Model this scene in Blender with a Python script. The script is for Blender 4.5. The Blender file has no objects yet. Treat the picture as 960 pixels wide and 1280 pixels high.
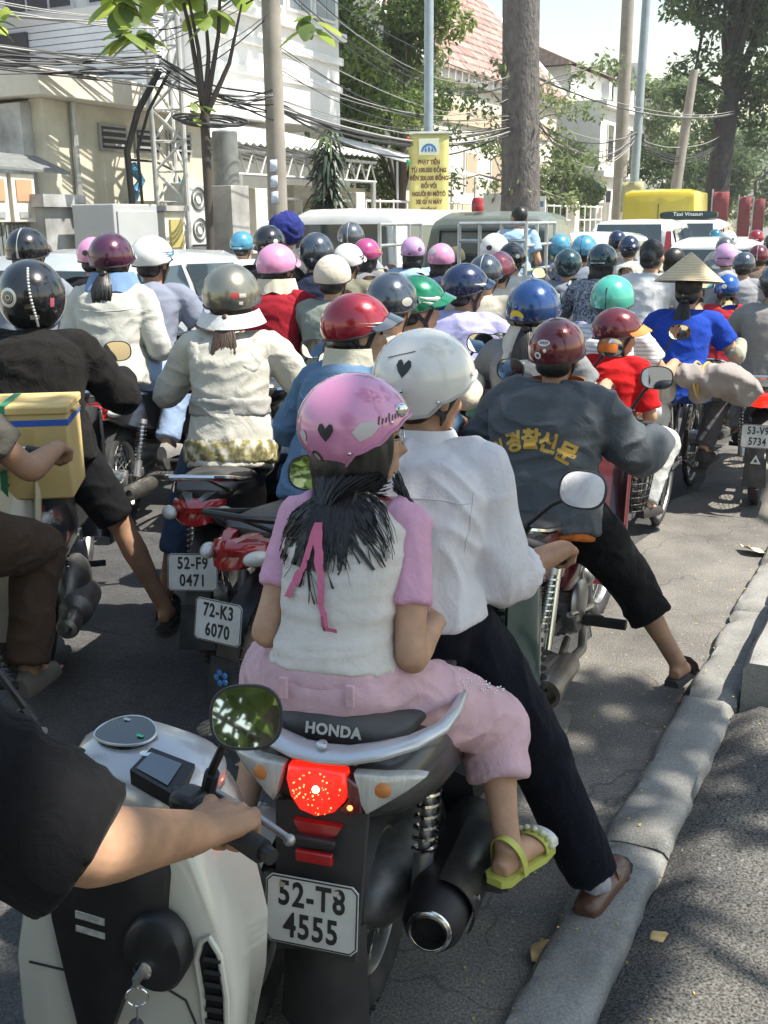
import bpy, bmesh, math, random
from mathutils import Vector as V, Matrix, Euler, noise
import numpy as np
random.seed(7)
rad = math.radians
SC = bpy.context.scene
COL = SC.collection

# ---------------------------------------------------------------- camera
cam_d = bpy.data.cameras.new('camera')
cam = bpy.data.objects.new('camera', cam_d)
COL.objects.link(cam)
cam_d.sensor_fit = 'VERTICAL'
cam_d.sensor_height = 36.0
cam_d.lens = 36.0 * 1300 / 1280
cam_d.clip_start = 0.05
cam_d.clip_end = 2000
cam.location = (0, 0, 1.75)
cam.rotation_euler = (Matrix.Rotation(rad(90 - 15.6), 4, 'X') @ Matrix.Rotation(rad(-0.5), 4, 'Z')).to_euler()
SC.camera = cam

# ---------------------------------------------------------------- sky, sun, exposure
SUN_EL, SUN_AZ = 58.0, 100.0        # azimuth clockwise from +Y
world = bpy.data.worlds.new('World')
SC.world = world
world.use_nodes = True
wn = world.node_tree.nodes
sky = wn.new('ShaderNodeTexSky')
sky.sky_type = 'NISHITA'
sky.sun_disc = False
sky.sun_elevation = rad(SUN_EL)
sky.sun_rotation = rad(SUN_AZ)
sky.air_density = 1.8
sky.dust_density = 1.0
sky.ozone_density = 0.0
wn['Background'].inputs[1].default_value = 0.105
world.node_tree.links.new(sky.outputs[0], wn['Background'].inputs[0])
sun_d = bpy.data.lights.new('sun', 'SUN')
sun_d.energy = 4.8
sun_d.angle = rad(0.55)
sun_d.color = (1.0, 0.95, 0.86)
sun = bpy.data.objects.new('sun', sun_d)
COL.objects.link(sun)
sdir = V((math.sin(rad(SUN_AZ)) * math.cos(rad(SUN_EL)), math.cos(rad(SUN_AZ)) * math.cos(rad(SUN_EL)), math.sin(rad(SUN_EL))))
sun.rotation_euler = sdir.to_track_quat('Z', 'Y').to_euler()
sun.location = sdir * 60
SC.view_settings.view_transform = 'Standard'
SC.view_settings.look = 'None'
SC.view_settings.exposure = 1.0
SC.view_settings.gamma = 1.0
SC.render.engine = 'CYCLES'
SC.cycles.max_bounces = 6
SC.cycles.transparent_max_bounces = 8
SC.cycles.use_denoising = True
SC.cycles.sample_clamp_indirect = 6.0

# ---------------------------------------------------------------- materials
MATS = {}
def mat(name, col=(.5, .5, .5), rough=.5, metal=0., coat=0., var=None, bump=None, emit=None, trans=0., sheen=0., spec=.5, vcol=None, alpha=1., flake=None, stretch=None, trl=0.):
    """Principled material; var=(scale, amount) mottles the colour, bump=(scale, strength) adds relief."""
    if name in MATS: return MATS[name]
    m = bpy.data.materials.new(name); m.use_nodes = True
    nt = m.node_tree; b = nt.nodes['Principled BSDF']
    L = nt.links.new
    b.inputs['Base Color'].default_value = (*col, 1)
    b.inputs['Roughness'].default_value = rough
    b.inputs['Metallic'].default_value = metal
    b.inputs['Coat Weight'].default_value = coat
    b.inputs['Coat Roughness'].default_value = .06
    b.inputs['Specular IOR Level'].default_value = spec
    b.inputs['Sheen Weight'].default_value = sheen
    b.inputs['Transmission Weight'].default_value = trans
    b.inputs['Alpha'].default_value = alpha
    if emit:
        b.inputs['Emission Color'].default_value = (*emit[0], 1); b.inputs['Emission Strength'].default_value = emit[1]
    tc = nt.nodes.new('ShaderNodeTexCoord')
    src = tc.outputs['Object']
    if stretch:
        mp = nt.nodes.new('ShaderNodeMapping'); mp.inputs['Scale'].default_value = stretch
        L(src, mp.inputs['Vector']); src = mp.outputs[0]
    if var:
        n = nt.nodes.new('ShaderNodeTexNoise'); n.inputs['Scale'].default_value = var[0]; n.inputs['Detail'].default_value = 5; n.inputs['Roughness'].default_value = .65
        L(src, n.inputs['Vector'])
        r = nt.nodes.new('ShaderNodeValToRGB')
        a = var[1]; c2 = var[2] if len(var) > 2 else None
        r.color_ramp.elements[0].position = .3; r.color_ramp.elements[1].position = .72
        lo = tuple(max(0, c * (1 - a)) for c in col); hi = tuple(min(1, c * (1 + a)) for c in col)
        if c2: lo, hi = c2, col
        r.color_ramp.elements[0].color = (*lo, 1); r.color_ramp.elements[1].color = (*hi, 1)
        L(n.outputs['Fac'], r.inputs[0]); L(r.outputs[0], b.inputs['Base Color'])
        rr = nt.nodes.new('ShaderNodeMapRange'); rr.inputs['To Min'].default_value = max(.02, rough * .85); rr.inputs['To Max'].default_value = min(1, rough * 1.2)
        L(n.outputs['Fac'], rr.inputs[0]); L(rr.outputs[0], b.inputs['Roughness'])
    if bump:
        n2 = nt.nodes.new('ShaderNodeTexNoise'); n2.inputs['Scale'].default_value = bump[0]; n2.inputs['Detail'].default_value = 4
        if len(bump) > 3: n2.inputs['Distortion'].default_value = bump[3]
        L(src, n2.inputs['Vector'])
        bp = nt.nodes.new('ShaderNodeBump'); bp.inputs['Strength'].default_value = bump[1]
        bp.inputs['Distance'].default_value = bump[2] if len(bump) > 2 else .02
        L(n2.outputs['Fac'], bp.inputs['Height']); L(bp.outputs[0], b.inputs['Normal'])
    if trl:
        t = nt.nodes.new('ShaderNodeBsdfTranslucent'); t.inputs[0].default_value = (*[min(1, c * 1.6) for c in col], 1)
        mx = nt.nodes.new('ShaderNodeMixShader'); mx.inputs[0].default_value = trl
        L(b.outputs[0], mx.inputs[1]); L(t.outputs[0], mx.inputs[2]); L(mx.outputs[0], nt.nodes['Material Output'].inputs[0])
    MATS[name] = m
    return m

def cloth(name, col, rough=.9, amt=.12, fold=.28, scale=9):
    if 'cloth_' + name in MATS: return MATS['cloth_' + name]
    m = mat('cloth_' + name, col, rough, var=(6, amt), bump=(scale, fold, .03, 1.2), sheen=.03, spec=.12)
    nt = m.node_tree; b = nt.nodes['Principled BSDF']; L = nt.links.new      # fine weave and soft creases over the folds
    tc = nt.nodes.new('ShaderNodeTexCoord'); b0 = b.inputs['Normal'].links[0].from_node
    w = nt.nodes.new('ShaderNodeTexNoise'); w.inputs['Scale'].default_value = 420; w.inputs['Detail'].default_value = 2; L(tc.outputs['Object'], w.inputs['Vector'])
    c = nt.nodes.new('ShaderNodeTexNoise'); c.inputs['Scale'].default_value = 26; c.inputs['Detail'].default_value = 3; c.inputs['Distortion'].default_value = 2.2; L(tc.outputs['Object'], c.inputs['Vector'])
    b1 = nt.nodes.new('ShaderNodeBump'); b1.inputs['Strength'].default_value = .24; b1.inputs['Distance'].default_value = .008; L(c.outputs['Fac'], b1.inputs['Height']); L(b0.outputs[0], b1.inputs['Normal'])
    b2 = nt.nodes.new('ShaderNodeBump'); b2.inputs['Strength'].default_value = .35; b2.inputs['Distance'].default_value = .0012; L(w.outputs['Fac'], b2.inputs['Height']); L(b1.outputs[0], b2.inputs['Normal']); L(b2.outputs[0], b.inputs['Normal'])
    return m
def paint(name, col, rough=.28, metal=0., coat=.8):
    return mat('paint_' + name, col, rough, metal, coat, var=(3, .1), bump=(60, .02, .002))

def add_dust(m, col=(.42, .38, .32), amount=.35, scale=7):
    """mix dusty grime over the base colour"""
    nt = m.node_tree; b = nt.nodes['Principled BSDF']; L = nt.links.new
    n = nt.nodes.new('ShaderNodeTexNoise'); n.inputs['Scale'].default_value = scale; n.inputs['Detail'].default_value = 8
    tc = nt.nodes.new('ShaderNodeTexCoord'); L(tc.outputs['Object'], n.inputs['Vector'])
    r = nt.nodes.new('ShaderNodeMapRange'); r.inputs['From Min'].default_value = .42; r.inputs['From Max'].default_value = .75; r.inputs['To Max'].default_value = amount
    L(n.outputs['Fac'], r.inputs[0])
    mx = nt.nodes.new('ShaderNodeMix'); mx.data_type = 'RGBA'
    bc = b.inputs['Base Color']
    if bc.links: L(bc.links[0].from_socket, mx.inputs[6])
    else: mx.inputs[6].default_value = bc.default_value
    mx.inputs[7].default_value = (*col, 1)
    L(r.outputs[0], mx.inputs[0]); L(mx.outputs[2], bc)
    return m

# ---------------------------------------------------------------- geometry buffer
class G:
    def __init__(s): s.v = []; s.f = []; s.m = []
    def add(s, vs, fs, mi=0):
        o = len(s.v); s.v += [tuple(p) for p in vs]; s.f += [tuple(i + o for i in f) for f in fs]; s.m += [mi] * len(fs); return s
    def box(s, c, d, rot=None, mi=0, taper=1.):
        x, y, z = (k / 2 for k in d); c = V(c)
        P = [V((a * x * (taper if e > 0 else 1), b_ * y * (taper if e > 0 else 1), e * z)) for e in (-1, 1) for b_ in (-1, 1) for a in (-1, 1)]
        if rot is not None: P = [rot @ p for p in P]
        return s.add([p + c for p in P], [(0, 2, 3, 1), (4, 5, 7, 6), (0, 1, 5, 4), (2, 6, 7, 3), (0, 4, 6, 2), (1, 3, 7, 5)], mi)
    def loft(s, rings, mi=0, caps=True, closed=False):
        n = len(rings[0]); vs = [p for r in rings for p in r]; fs = []
        K = len(rings)
        for k in range(K if closed else K - 1):
            a, b_ = k * n, ((k + 1) % K) * n
            for i in range(n):
                j = (i + 1) % n; fs.append((a + i, a + j, b_ + j, b_ + i))
        if caps and not closed: fs.append(tuple(range(n - 1, -1, -1))); fs.append(tuple(range((K - 1) * n, K * n)))
        return s.add(vs, fs, mi)
    def tube(s, pts, r, n=10, mi=0, caps=True, up=None, closed=False):
        """tube along pts; r scalar, list, or list of (a,b) half axes (a along the side direction)"""
        pts = [V(p) for p in pts]; K = len(pts)
        rs = r if isinstance(r, (list, tuple)) and not (isinstance(r, tuple) and len(r) == 2 and K != 2) else [r] * K
        rings = []; ref = None if up is None else V(up)
        prev = None
        for k, p in enumerate(pts):
            if closed: t = pts[(k + 1) % K] - pts[k - 1]
            else: t = pts[min(k + 1, K - 1)] - pts[max(k - 1, 0)]
            if t.length < 1e-9: t = V((0, 0, 1))
            t.normalize()
            if prev is None:
                u = ref if ref is not None else (V((0, 0, 1)) if abs(t.z) < .9 else V((1, 0, 0)))
            else: u = ref if ref is not None else prev
            a = t.cross(u)
            if a.length < 1e-5: a = t.orthogonal()
            a.normalize(); b_ = a.cross(t).normalized(); prev = b_
            ra, rb = rs[k] if isinstance(rs[k], (tuple, list)) else (rs[k], rs[k])
            rings.append([p + a * (ra * math.cos(2 * math.pi * i / n)) + b_ * (rb * math.sin(2 * math.pi * i / n)) for i in range(n)])
        return s.loft(rings, mi, caps, closed)
    def ell(s, c, r, rot=None, nu=16, nv=10, mi=0):
        c = V(c); r = (r, r, r) if not isinstance(r, (tuple, list)) else r
        vs = [V((0, 0, r[2]))]; fs = []
        for k in range(1, nv):
            t = math.pi * k / nv
            for i in range(nu):
                a = 2 * math.pi * i / nu; vs.append(V((r[0] * math.sin(t) * math.cos(a), r[1] * math.sin(t) * math.sin(a), r[2] * math.cos(t))))
        vs.append(V((0, 0, -r[2]))); e = len(vs) - 1
        for i in range(nu): fs.append((0, 1 + i, 1 + (i + 1) % nu))
        for k in range(nv - 2):
            for i in range(nu):
                j = (i + 1) % nu; a = 1 + k * nu; b_ = a + nu; fs.append((a + i, b_ + i, b_ + j, a + j))
        a = 1 + (nv - 2) * nu
        for i in range(nu): fs.append((a + i, e, a + (i + 1) % nu))
        if rot is not None: vs = [rot @ p for p in vs]
        return s.add([p + c for p in vs], fs, mi)
    def lathe(s, prof, o=(0, 0, 0), axis=(0, 0, 1), n=24, mi=0, caps=True):
        ax = V(axis).normalized(); a = ax.orthogonal().normalized(); b_ = ax.cross(a); o = V(o)
        rings = [[o + ax * z + (a * math.cos(2 * math.pi * i / n) + b_ * math.sin(2 * math.pi * i / n)) * max(r, 1e-4) for i in range(n)] for r, z in prof]
        return s.loft(rings, mi, caps)
    def torus(s, c, R, r, axis=(0, 0, 1), n=28, k=8, mi=0):
        ax = V(axis).normalized(); a = ax.orthogonal().normalized(); b_ = ax.cross(a); c = V(c)
        ra, rb = r if isinstance(r, tuple) else (r, r)
        rings = []
        for i in range(n):
            t = 2 * math.pi * i / n; d = a * math.cos(t) + b_ * math.sin(t)
            rings.append([c + d * (R + ra * math.cos(2 * math.pi * j / k)) + ax * (rb * math.sin(2 * math.pi * j / k)) for j in range(k)])
        return s.loft(rings, mi, False, True)
    def prism(s, poly, fn, t, mi=0):
        """poly: 2D points; fn(u, v, w) -> 3D; extruded from w=0 to w=t"""
        n = len(poly)
        vs = [fn(u, v_, 0) for u, v_ in poly] + [fn(u, v_, t) for u, v_ in poly]
        fs = [tuple(range(n - 1, -1, -1)), tuple(range(n, 2 * n))] + [(i, (i + 1) % n, n + (i + 1) % n, n + i) for i in range(n)]
        return s.add(vs, fs, mi)
    def grid(s, nu, nv, fn, mi=0, wrap=False):
        vs = [fn(i, j) for j in range(nv) for i in range(nu)]
        fs = [(j * nu + i, j * nu + (i + 1) % nu, (j + 1) * nu + (i + 1) % nu, (j + 1) * nu + i) for j in range(nv - 1) for i in range(nu if wrap else nu - 1)]
        return s.add(vs, fs, mi)
    def xf(s, M):
        s.v = [tuple(M @ V(p)) for p in s.v]; return s
    def mesh(s, name, smooth=True, ang=38, fixn=True):
        me = bpy.data.meshes.new(name); me.from_pydata(s.v, [], s.f)
        if any(s.m): me.polygons.foreach_set('material_index', s.m)
        if fixn and len(s.f) < 60000:
            bm = bmesh.new(); bm.from_mesh(me); bmesh.ops.recalc_face_normals(bm, faces=bm.faces); bm.to_mesh(me); bm.free()
        me.validate()
        if smooth:
            me.shade_smooth(); me.set_sharp_from_angle(angle=rad(ang))
        return me
    def build(s, name, mats, parent=None, smooth=True, ang=38, bev=0., loc=None, fixn=True):
        return link(s.mesh(name, smooth, ang, fixn), name, mats, parent, bev, loc)

def link(me, name, mats, parent=None, bev=0., loc=None):
    o = bpy.data.objects.new(name, me)
    COL.objects.link(o)
    mats = mats if isinstance(mats, (list, tuple)) else [mats]
    if len(me.materials) == 0:
        for m in mats: me.materials.append(None)
    for i, m in enumerate(mats):
        if i < len(o.material_slots):
            o.material_slots[i].link = 'OBJECT'; o.material_slots[i].material = m
    if parent is not None: o.parent = parent
    if loc is not None: o.location = loc
    if bev:
        b = o.modifiers.new('bevel', 'BEVEL'); b.width = bev; b.segments = 2; b.limit_method = 'ANGLE'; b.angle_limit = rad(35); b.harden_normals = False
    return o

CACHE = {}
def inst(key, name, mats, parent, fn, bev=0., smooth=True, ang=38):
    """a part whose mesh is made once per key and shared"""
    if key not in CACHE:
        g = G(); r = fn(g)
        CACHE[key] = r if isinstance(r, bpy.types.Mesh) else g.mesh(name, smooth, ang)
    return link(CACHE[key], name, mats, parent, bev)

def tag(o, label, cat=None, group=None, kind=None):
    o['label'] = label
    if cat: o['category'] = cat
    if group: o['group'] = group
    if kind: o['kind'] = kind
    return o
def thing(name, label, cat, loc=(0, 0, 0), rotz=0., group=None):
    o = bpy.data.objects.new(name, None); COL.objects.link(o)
    o.location = loc; o.rotation_euler = (0, 0, rotz); o.empty_display_size = .2
    return tag(o, label, cat, group)
def struct(o): o['kind'] = 'structure'; return o

TMP = bpy.data.scenes.new('tmp_fuse')
def fuse(g, voxel, it=4, fac=.5, disp=None, ang=70):
    """weld overlapping closed pieces into one continuous skin"""
    me = bpy.data.meshes.new('t'); me.from_pydata(g.v, [], g.f)
    bm = bmesh.new(); bm.from_mesh(me); bmesh.ops.recalc_face_normals(bm, faces=bm.faces); bm.to_mesh(me); bm.free()
    ob = bpy.data.objects.new('t', me); TMP.collection.objects.link(ob)
    r = ob.modifiers.new('r', 'REMESH'); r.mode = 'VOXEL'; r.voxel_size = voxel; r.adaptivity = 0
    if it:
        sm = ob.modifiers.new('s', 'SMOOTH'); sm.factor = fac; sm.iterations = it
    vl = TMP.view_layers[0]; vl.update()
    out = bpy.data.meshes.new_from_object(ob.evaluated_get(vl.depsgraph))
    bpy.data.objects.remove(ob); bpy.data.meshes.remove(me)
    out.materials.clear()
    if disp:
        n = len(out.vertices); co = np.empty(n * 3); no = np.empty(n * 3)
        out.vertices.foreach_get('co', co); out.vertices.foreach_get('normal', no)
        co = co.reshape(-1, 3); no = no.reshape(-1, 3)
        d = np.array([disp(V(p)) for p in co])
        co += no * d[:, None]
        out.vertices.foreach_set('co', co.ravel()); out.update()
    out.shade_smooth()
    return out
def ncos(x): return math.cos(x)
def folds(amp, f=(9, 9, 20), seed=0., sharp=1.5):
    """cloth folds: ridged, stretched noise"""
    def d(p):
        q = V((p.x * f[0] + seed, p.y * f[1] - seed, p.z * f[2] + seed * 2))
        w = noise.noise(q * .4 + V((5, 2, 8))) * 1.6
        n = noise.noise(q + V((w, w, w)))
        r = 1 - abs(n) * 2.4
        return amp * (max(r, -.6) * abs(max(r, 0)) ** (sharp - 1) if r > 0 else -amp * 0) + amp * .3 * noise.noise(q * 2.3)
    return d

def text(body, size, name, material, parent, M, extrude=.0008, align='CENTER', sx=1., bold=0., spacing=1.):
    c = bpy.data.curves.new(name, 'FONT'); c.body = body; c.size = size; c.align_x = align; c.align_y = 'CENTER'
    c.extrude = extrude; c.offset = bold; c.space_character = spacing; c.resolution_u = 3
    ob = bpy.data.objects.new('t', c); TMP.collection.objects.link(ob)
    vl = TMP.view_layers[0]; vl.update()
    me = bpy.data.meshes.new_from_object(ob.evaluated_get(vl.depsgraph))
    bpy.data.objects.remove(ob); bpy.data.curves.remove(c)
    me.materials.clear()
    me.transform(Matrix.Diagonal((sx, 1, 1, 1))); me.transform(M)
    return link(me, name, material, parent)
def frame(o, x, y):
    """matrix with origin o, x and y axes given"""
    x = V(x).normalized(); y = V(y); z = x.cross(y).normalized(); y = z.cross(x)
    M = Matrix((x, y, z)).transposed().to_4x4(); M.translation = V(o); return M

# street frame: s metres along the street, l metres to the left of the near kerb
RD = V((.469, .883, 0)); LD = V((-.883, .469, 0)); K0 = V((.45, 2.31, 0))
def RL(s, l, z=0.): return K0 + RD * s + LD * l + V((0, 0, z))
ROADROT = -rad(28.0)
# ================================================================ the street
def surface_mat(name, base, spots, rough=.92, scale=1., crack=True, grit=.5, patch=None):
    """weathered ground: blotches, grit, cracks; world coordinates"""
    m = bpy.data.materials.new(name); m.use_nodes = True
    nt = m.node_tree; b = nt.nodes['Principled BSDF']; L = nt.links.new; N = nt.nodes.new
    g = N('ShaderNodeNewGeometry'); src = g.outputs['Position']
    n1 = N('ShaderNodeTexNoise'); n1.inputs['Scale'].default_value = .9 * scale; n1.inputs['Detail'].default_value = 9; n1.inputs['Roughness'].default_value = .6; L(src, n1.inputs['Vector'])
    r1 = N('ShaderNodeValToRGB'); e = r1.color_ramp.elements
    e[0].position = .3; e[0].color = (*spots[0], 1); e[1].position = .7; e[1].color = (*spots[1], 1)
    k = e.new(.5); k.color = (*base, 1); L(n1.outputs['Fac'], r1.inputs[0])
    n2 = N('ShaderNodeTexNoise'); n2.inputs['Scale'].default_value = 150; n2.inputs['Detail'].default_value = 3; L(src, n2.inputs['Vector'])
    vo = N('ShaderNodeTexVoronoi'); vo.inputs['Scale'].default_value = 110; L(src, vo.inputs['Vector'])
    mr = N('ShaderNodeMapRange'); mr.inputs['From Min'].default_value = .3; mr.inputs['From Max'].default_value = .7; mr.inputs['To Min'].default_value = 1 - grit; mr.inputs['To Max'].default_value = 1 + grit
    L(n2.outputs['Fac'], mr.inputs[0])
    mx = N('ShaderNodeMix'); mx.data_type = 'RGBA'; mx.blend_type = 'MULTIPLY'; mx.inputs[0].default_value = 1
    L(r1.outputs[0], mx.inputs[6]); L(mr.outputs[0], mx.inputs[7])
    col = mx.outputs[2]
    # pale aggregate stones
    sep = N('ShaderNodeMath'); sep.operation = 'GREATER_THAN'; sep.inputs[1].default_value = .93
    L(vo.outputs['Color'], sep.inputs[0])
    mx2 = N('ShaderNodeMix'); mx2.data_type = 'RGBA'; mx2.inputs[7].default_value = (*[min(.5, c * 2.6) for c in base], 1)
    ml = N('ShaderNodeMath'); ml.operation = 'MULTIPLY'; ml.inputs[1].default_value = grit * .8; L(sep.outputs[0], ml.inputs[0])
    L(ml.outputs[0], mx2.inputs[0]); L(col, mx2.inputs[6]); col = mx2.outputs[2]
    hgt = n2.outputs['Fac']
    if crack:
        w = N('ShaderNodeTexNoise'); w.inputs['Scale'].default_value = 3; L(src, w.inputs['Vector'])
        va = N('ShaderNodeVectorMath'); va.operation = 'MULTIPLY_ADD'; va.inputs[1].default_value = (.5, .5, .5); L(w.outputs['Color'], va.inputs[0]); L(src, va.inputs[2])
        v2 = N('ShaderNodeTexVoronoi'); v2.feature = 'DISTANCE_TO_EDGE'; v2.inputs['Scale'].default_value = .8 * scale; L(va.outputs[0], v2.inputs['Vector'])
        lt = N('ShaderNodeMapRange'); lt.inputs['From Max'].default_value = .008; lt.inputs['To Min'].default_value = .62; lt.inputs['To Max'].default_value = 1; L(v2.outputs['Distance'], lt.inputs[0])
        mx3 = N('ShaderNodeMix'); mx3.data_type = 'RGBA'; mx3.blend_type = 'MULTIPLY'; mx3.inputs[0].default_value = 1
        L(col, mx3.inputs[6]); L(lt.outputs[0], mx3.inputs[7]); col = mx3.outputs[2]
    L(col, b.inputs['Base Color']); b.inputs['Roughness'].default_value = rough
    b.inputs['Specular IOR Level'].default_value = .3
    bp = N('ShaderNodeBump'); bp.inputs['Strength'].default_value = .6; bp.inputs['Distance'].default_value = .004
    L(hgt, bp.inputs['Height']); L(bp.outputs[0], b.inputs['Normal'])
    MATS[name] = m
    return m

M_ROAD = surface_mat('asphalt', (.07, .069, .068), ((.034, .035, .037), (.125, .118, .108)), .78)
M_GUT = surface_mat('dusty_asphalt', (.165, .154, .138), ((.085, .081, .075), (.25, .232, .20)), .9, 1.6)
M_KERB = surface_mat('kerb_concrete', (.25, .245, .225), ((.15, .147, .135), (.33, .32, .295)), .9, 2.5, False, .22)
M_PAVE = surface_mat('pavement_asphalt', (.085, .082, .076), ((.05, .048, .045), (.135, .125, .108)), .95, 2.2, True, .9)
M_SLAB = surface_mat('pavement_slab', (.125, .12, .112), ((.085, .083, .08), (.18, .175, .16)), .95, 3, False, 1.)
M_CEM = surface_mat('left_pavement', (.33, .31, .27), ((.25, .23, .2), (.42, .4, .35)), .9, 1., True, .2)

def sheet(name, pts, z, m, sub=None):
    g = G(); g.add([(*p[:2], z) for p in pts], [tuple(range(len(pts)))])
    return struct(g.build(name, m, smooth=False))
sheet('ground', [(-600, -300), (600, -300), (600, 900), (-600, 900)], -.012, M_PAVE)
sheet('road', [RL(-90, 7), RL(-90, 0), RL(260, 0), RL(260, 7)], -.004, M_ROAD)
# dusty gutter band of the road with a ragged inner edge
random.seed(3)
edge = []
for k in range(120):
    s = -3 + k * .35
    edge.append(RL(s, .62 + .28 * noise.noise(V((s * .9, 1, 0))) + .1 * noise.noise(V((s * 4, 7, 0))) + max(0, s - 2) * .02))
g = G(); n = len(edge); inner = [RL(-3 + k * .35, -.02) for k in range(n)]
g.add([(p.x, p.y, .0005) for p in edge] + [(p.x, p.y, .0005) for p in inner], [(i, i + 1, n + i + 1, n + i) for i in range(n - 1)])
struct(g.build('gutter', M_GUT, smooth=False))
# worn repair patch in the gutter
g = G(); c = RL(1.02, .42); vs = []
for i in range(26):
    a = i / 26 * 6.283; rr = .13 * (1 + .22 * noise.noise(V((math.cos(a) * 1.4, math.sin(a) * 1.4, 4))))
    vs.append((c.x + RD.x * rr * 1.1 * math.cos(a) + LD.x * rr * .9 * math.sin(a), c.y + RD.y * rr * 1.1 * math.cos(a) + LD.y * rr * .9 * math.sin(a), .006))
g.add(vs, [tuple(range(26))]); struct(g.build('road_patch', surface_mat('patch_concrete', (.23, .215, .185), ((.17, .16, .14), (.29, .27, .23)), .9, 4, False, .3), smooth=False))

# low kerb strip: worn concrete blocks, slightly tilted to the road
strip = bpy.data.objects.new('kerb', None); COL.objects.link(strip); struct(strip)
random.seed(11)
s = -1.6
while s < 34:
    ln = random.uniform(.92, 1.06); g = G(); J = random.uniform
    nS = 34 if s < 6 else 2
    rings = []
    for k in range(nS + 1):
        t = s + .006 + (ln - .012) * k / nS
        w = .008 * noise.noise(V((t * 3, 2, 0))) + .004 * noise.noise(V((t * 9, 5, 0)))
        zz = .006 * noise.noise(V((t * 5, 9, 0)))
        e = .022 if k in (0, nS) and s < 6 else 0
        row = []
        for (l0, z0) in ((0, -.02), (0, .012), (-.004, .03), (-.02, .043), (-.05, .047), (-.085, .049), (-.12, .051), (-.15, .052), (-.172, .047), (-.186, .03), (-.19, -.02)):
            q = V((t * 14, l0 * 60, z0 * 60)); chip = max(0, noise.noise(q * .55 + V((3, 8, s))) - .18) * (.045 if -.03 < l0 < .001 or l0 < -.165 else .012)
            row.append(RL(t, l0 + w * (1 if l0 > -.1 else .6) - (chip if l0 > -.1 else -chip), z0 + (zz + .003 * noise.noise(q * 1.3) - chip * .8 - (e if z0 > .02 else 0)) * (1 if z0 > 0 else 0)))
        rings.append(row)
    g.loft(rings); g.build('kerb_stone', M_KERB, strip, ang=50)
    s += ln
raised = bpy.data.objects.new('kerb_raised', None); COL.objects.link(raised); struct(raised); raised['label'] = 'raised concrete kerb'
s = 1.46
while s < 36:
    ln = random.uniform(.98, 1.04); g = G()
    nS = 10 if s < 5 else 2; rings = []
    for k in range(nS + 1):
        t = s + .005 + (ln - .01) * k / nS
        w = .008 * noise.noise(V((t * 4, 12, 0))); zz = .004 * noise.noise(V((t * 6, 19, 0))); e = .012 if k in (0, nS) else 0
        rings.append([RL(t, -.196 + w, -.02), RL(t, -.196 + w, .175 - e), RL(t, -.216 + w, .2 + zz - e), RL(t, -.40, .205 + zz - e), RL(t, -.455, .2 - e), RL(t, -.46, -.02)])
    g.loft(rings); g.build('kerb_block', M_KERB, raised, ang=40)
    s += ln
# near pavement: broken asphalt, lumpy
g = G()
def pv(i, j):
    s = -2.2 + i * .046; l = -.185 - j * .046
    p = RL(s, l); h = .055 + .014 * noise.noise(p * 3.1) + .008 * noise.noise(p * 9) + .004 * noise.noise(p * 27)
    return (p.x, p.y, h - .05 * max(0, 1 - j / 2))
g.grid(79, 60, pv); struct(g.build('pavement', M_PAVE))
g = G()
random.seed(5)
ed = [(s_, -.62 - .10 * noise.noise(V((s_ * 2.2, 31, 0))) - .05 * noise.noise(V((s_ * 7, 3, 0)))) for s_ in [-2.2 + k * .06 for k in range(61)]]
top = [RL(a, b_, .083 + .004 * noise.noise(V((a * 6, b_ * 6, 2)))) for a, b_ in ed]; far = [RL(a, -3., .09) for a, b_ in ed]; bot = [RL(a, b_ + .02, .0) for a, b_ in ed]
n = len(ed)
g.add(bot + top + far, [(i, i + 1, n + i + 1, n + i) for i in range(n - 1)] + [(n + i, n + i + 1, 2 * n + i + 1, 2 * n + i) for i in range(n - 1)])
struct(g.build('pavement_slab', M_SLAB))
sheet('pavement_far', [RL(1.47, -.455), RL(1.47, -5), RL(200, -5), RL(200, -.455)], .196, M_PAVE)
sheet('pavement_left', [RL(-90, 7.2), RL(260, 7.2), RL(260, 40), RL(-90, 40)], .14, M_CEM)
lk = bpy.data.objects.new('kerb_left', None); COL.objects.link(lk); struct(lk)
for k in range(60):
    g = G(); c = RL(-10 + k * 1.6 + .8, 7.1, .07); g.box(c, (.2, 1.585, .16), Matrix.Rotation(ROADROT, 3, 'Z')); g.build('kerb_stone', M_KERB, lk, bev=.01)

# fallen leaves and litter
M_DRY = mat('dry_leaf', (.50, .36, .16), .8, var=(14, .4), trl=.2)
M_DRY2 = mat('dry_leaf_pale', (.62, .56, .38), .8, var=(14, .25))
def dry_leaf(label, p, size, rot, m, tilt=.2):
    g = G(); n = 9; vs = []
    R = Matrix.Rotation(rot, 3, 'Z') @ Matrix.Rotation(tilt, 3, 'X')
    for i in range(n):
        t = i / (n - 1); w = math.sin(math.pi * t ** .8) * .32 * (1 + .2 * noise.noise(V((i * 1.7, rot, 0)))) + .01
        for q in (-1, 0, 1):
            vs.append(V(p) + R @ V(((t - .5) * size, q * w * size, .012 + abs(q) * .10 * size * math.sin(t * 5 + rot) ** 2 + .06 * size * t)))
    fs = [(i * 3 + q, i * 3 + q + 1, i * 3 + q + 4, i * 3 + q + 3) for i in range(n - 1) for q in (0, 1)]
    g.add(vs, fs); b = g.build('fallen_leaf', m); tag(b, label, 'leaf', 'fallen leaves on the street edge'); md = b.modifiers.new('t', 'SOLIDIFY'); md.thickness = .0012
dry_leaf('curled brown dry leaf in the gutter below the brown leather shoe', (.385, 2.17, .004), .10, .7, M_DRY)
dry_leaf('pale crumpled dry leaf lying beside the raised kerb at the far road edge', (1.99, 5.36, .004), .17, 2.2, M_DRY2, .3)
dry_leaf('small dry leaf on broken pavement asphalt beside the low kerb', RL(.62, -.5, .07), .06, 1.2, M_DRY)
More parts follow.
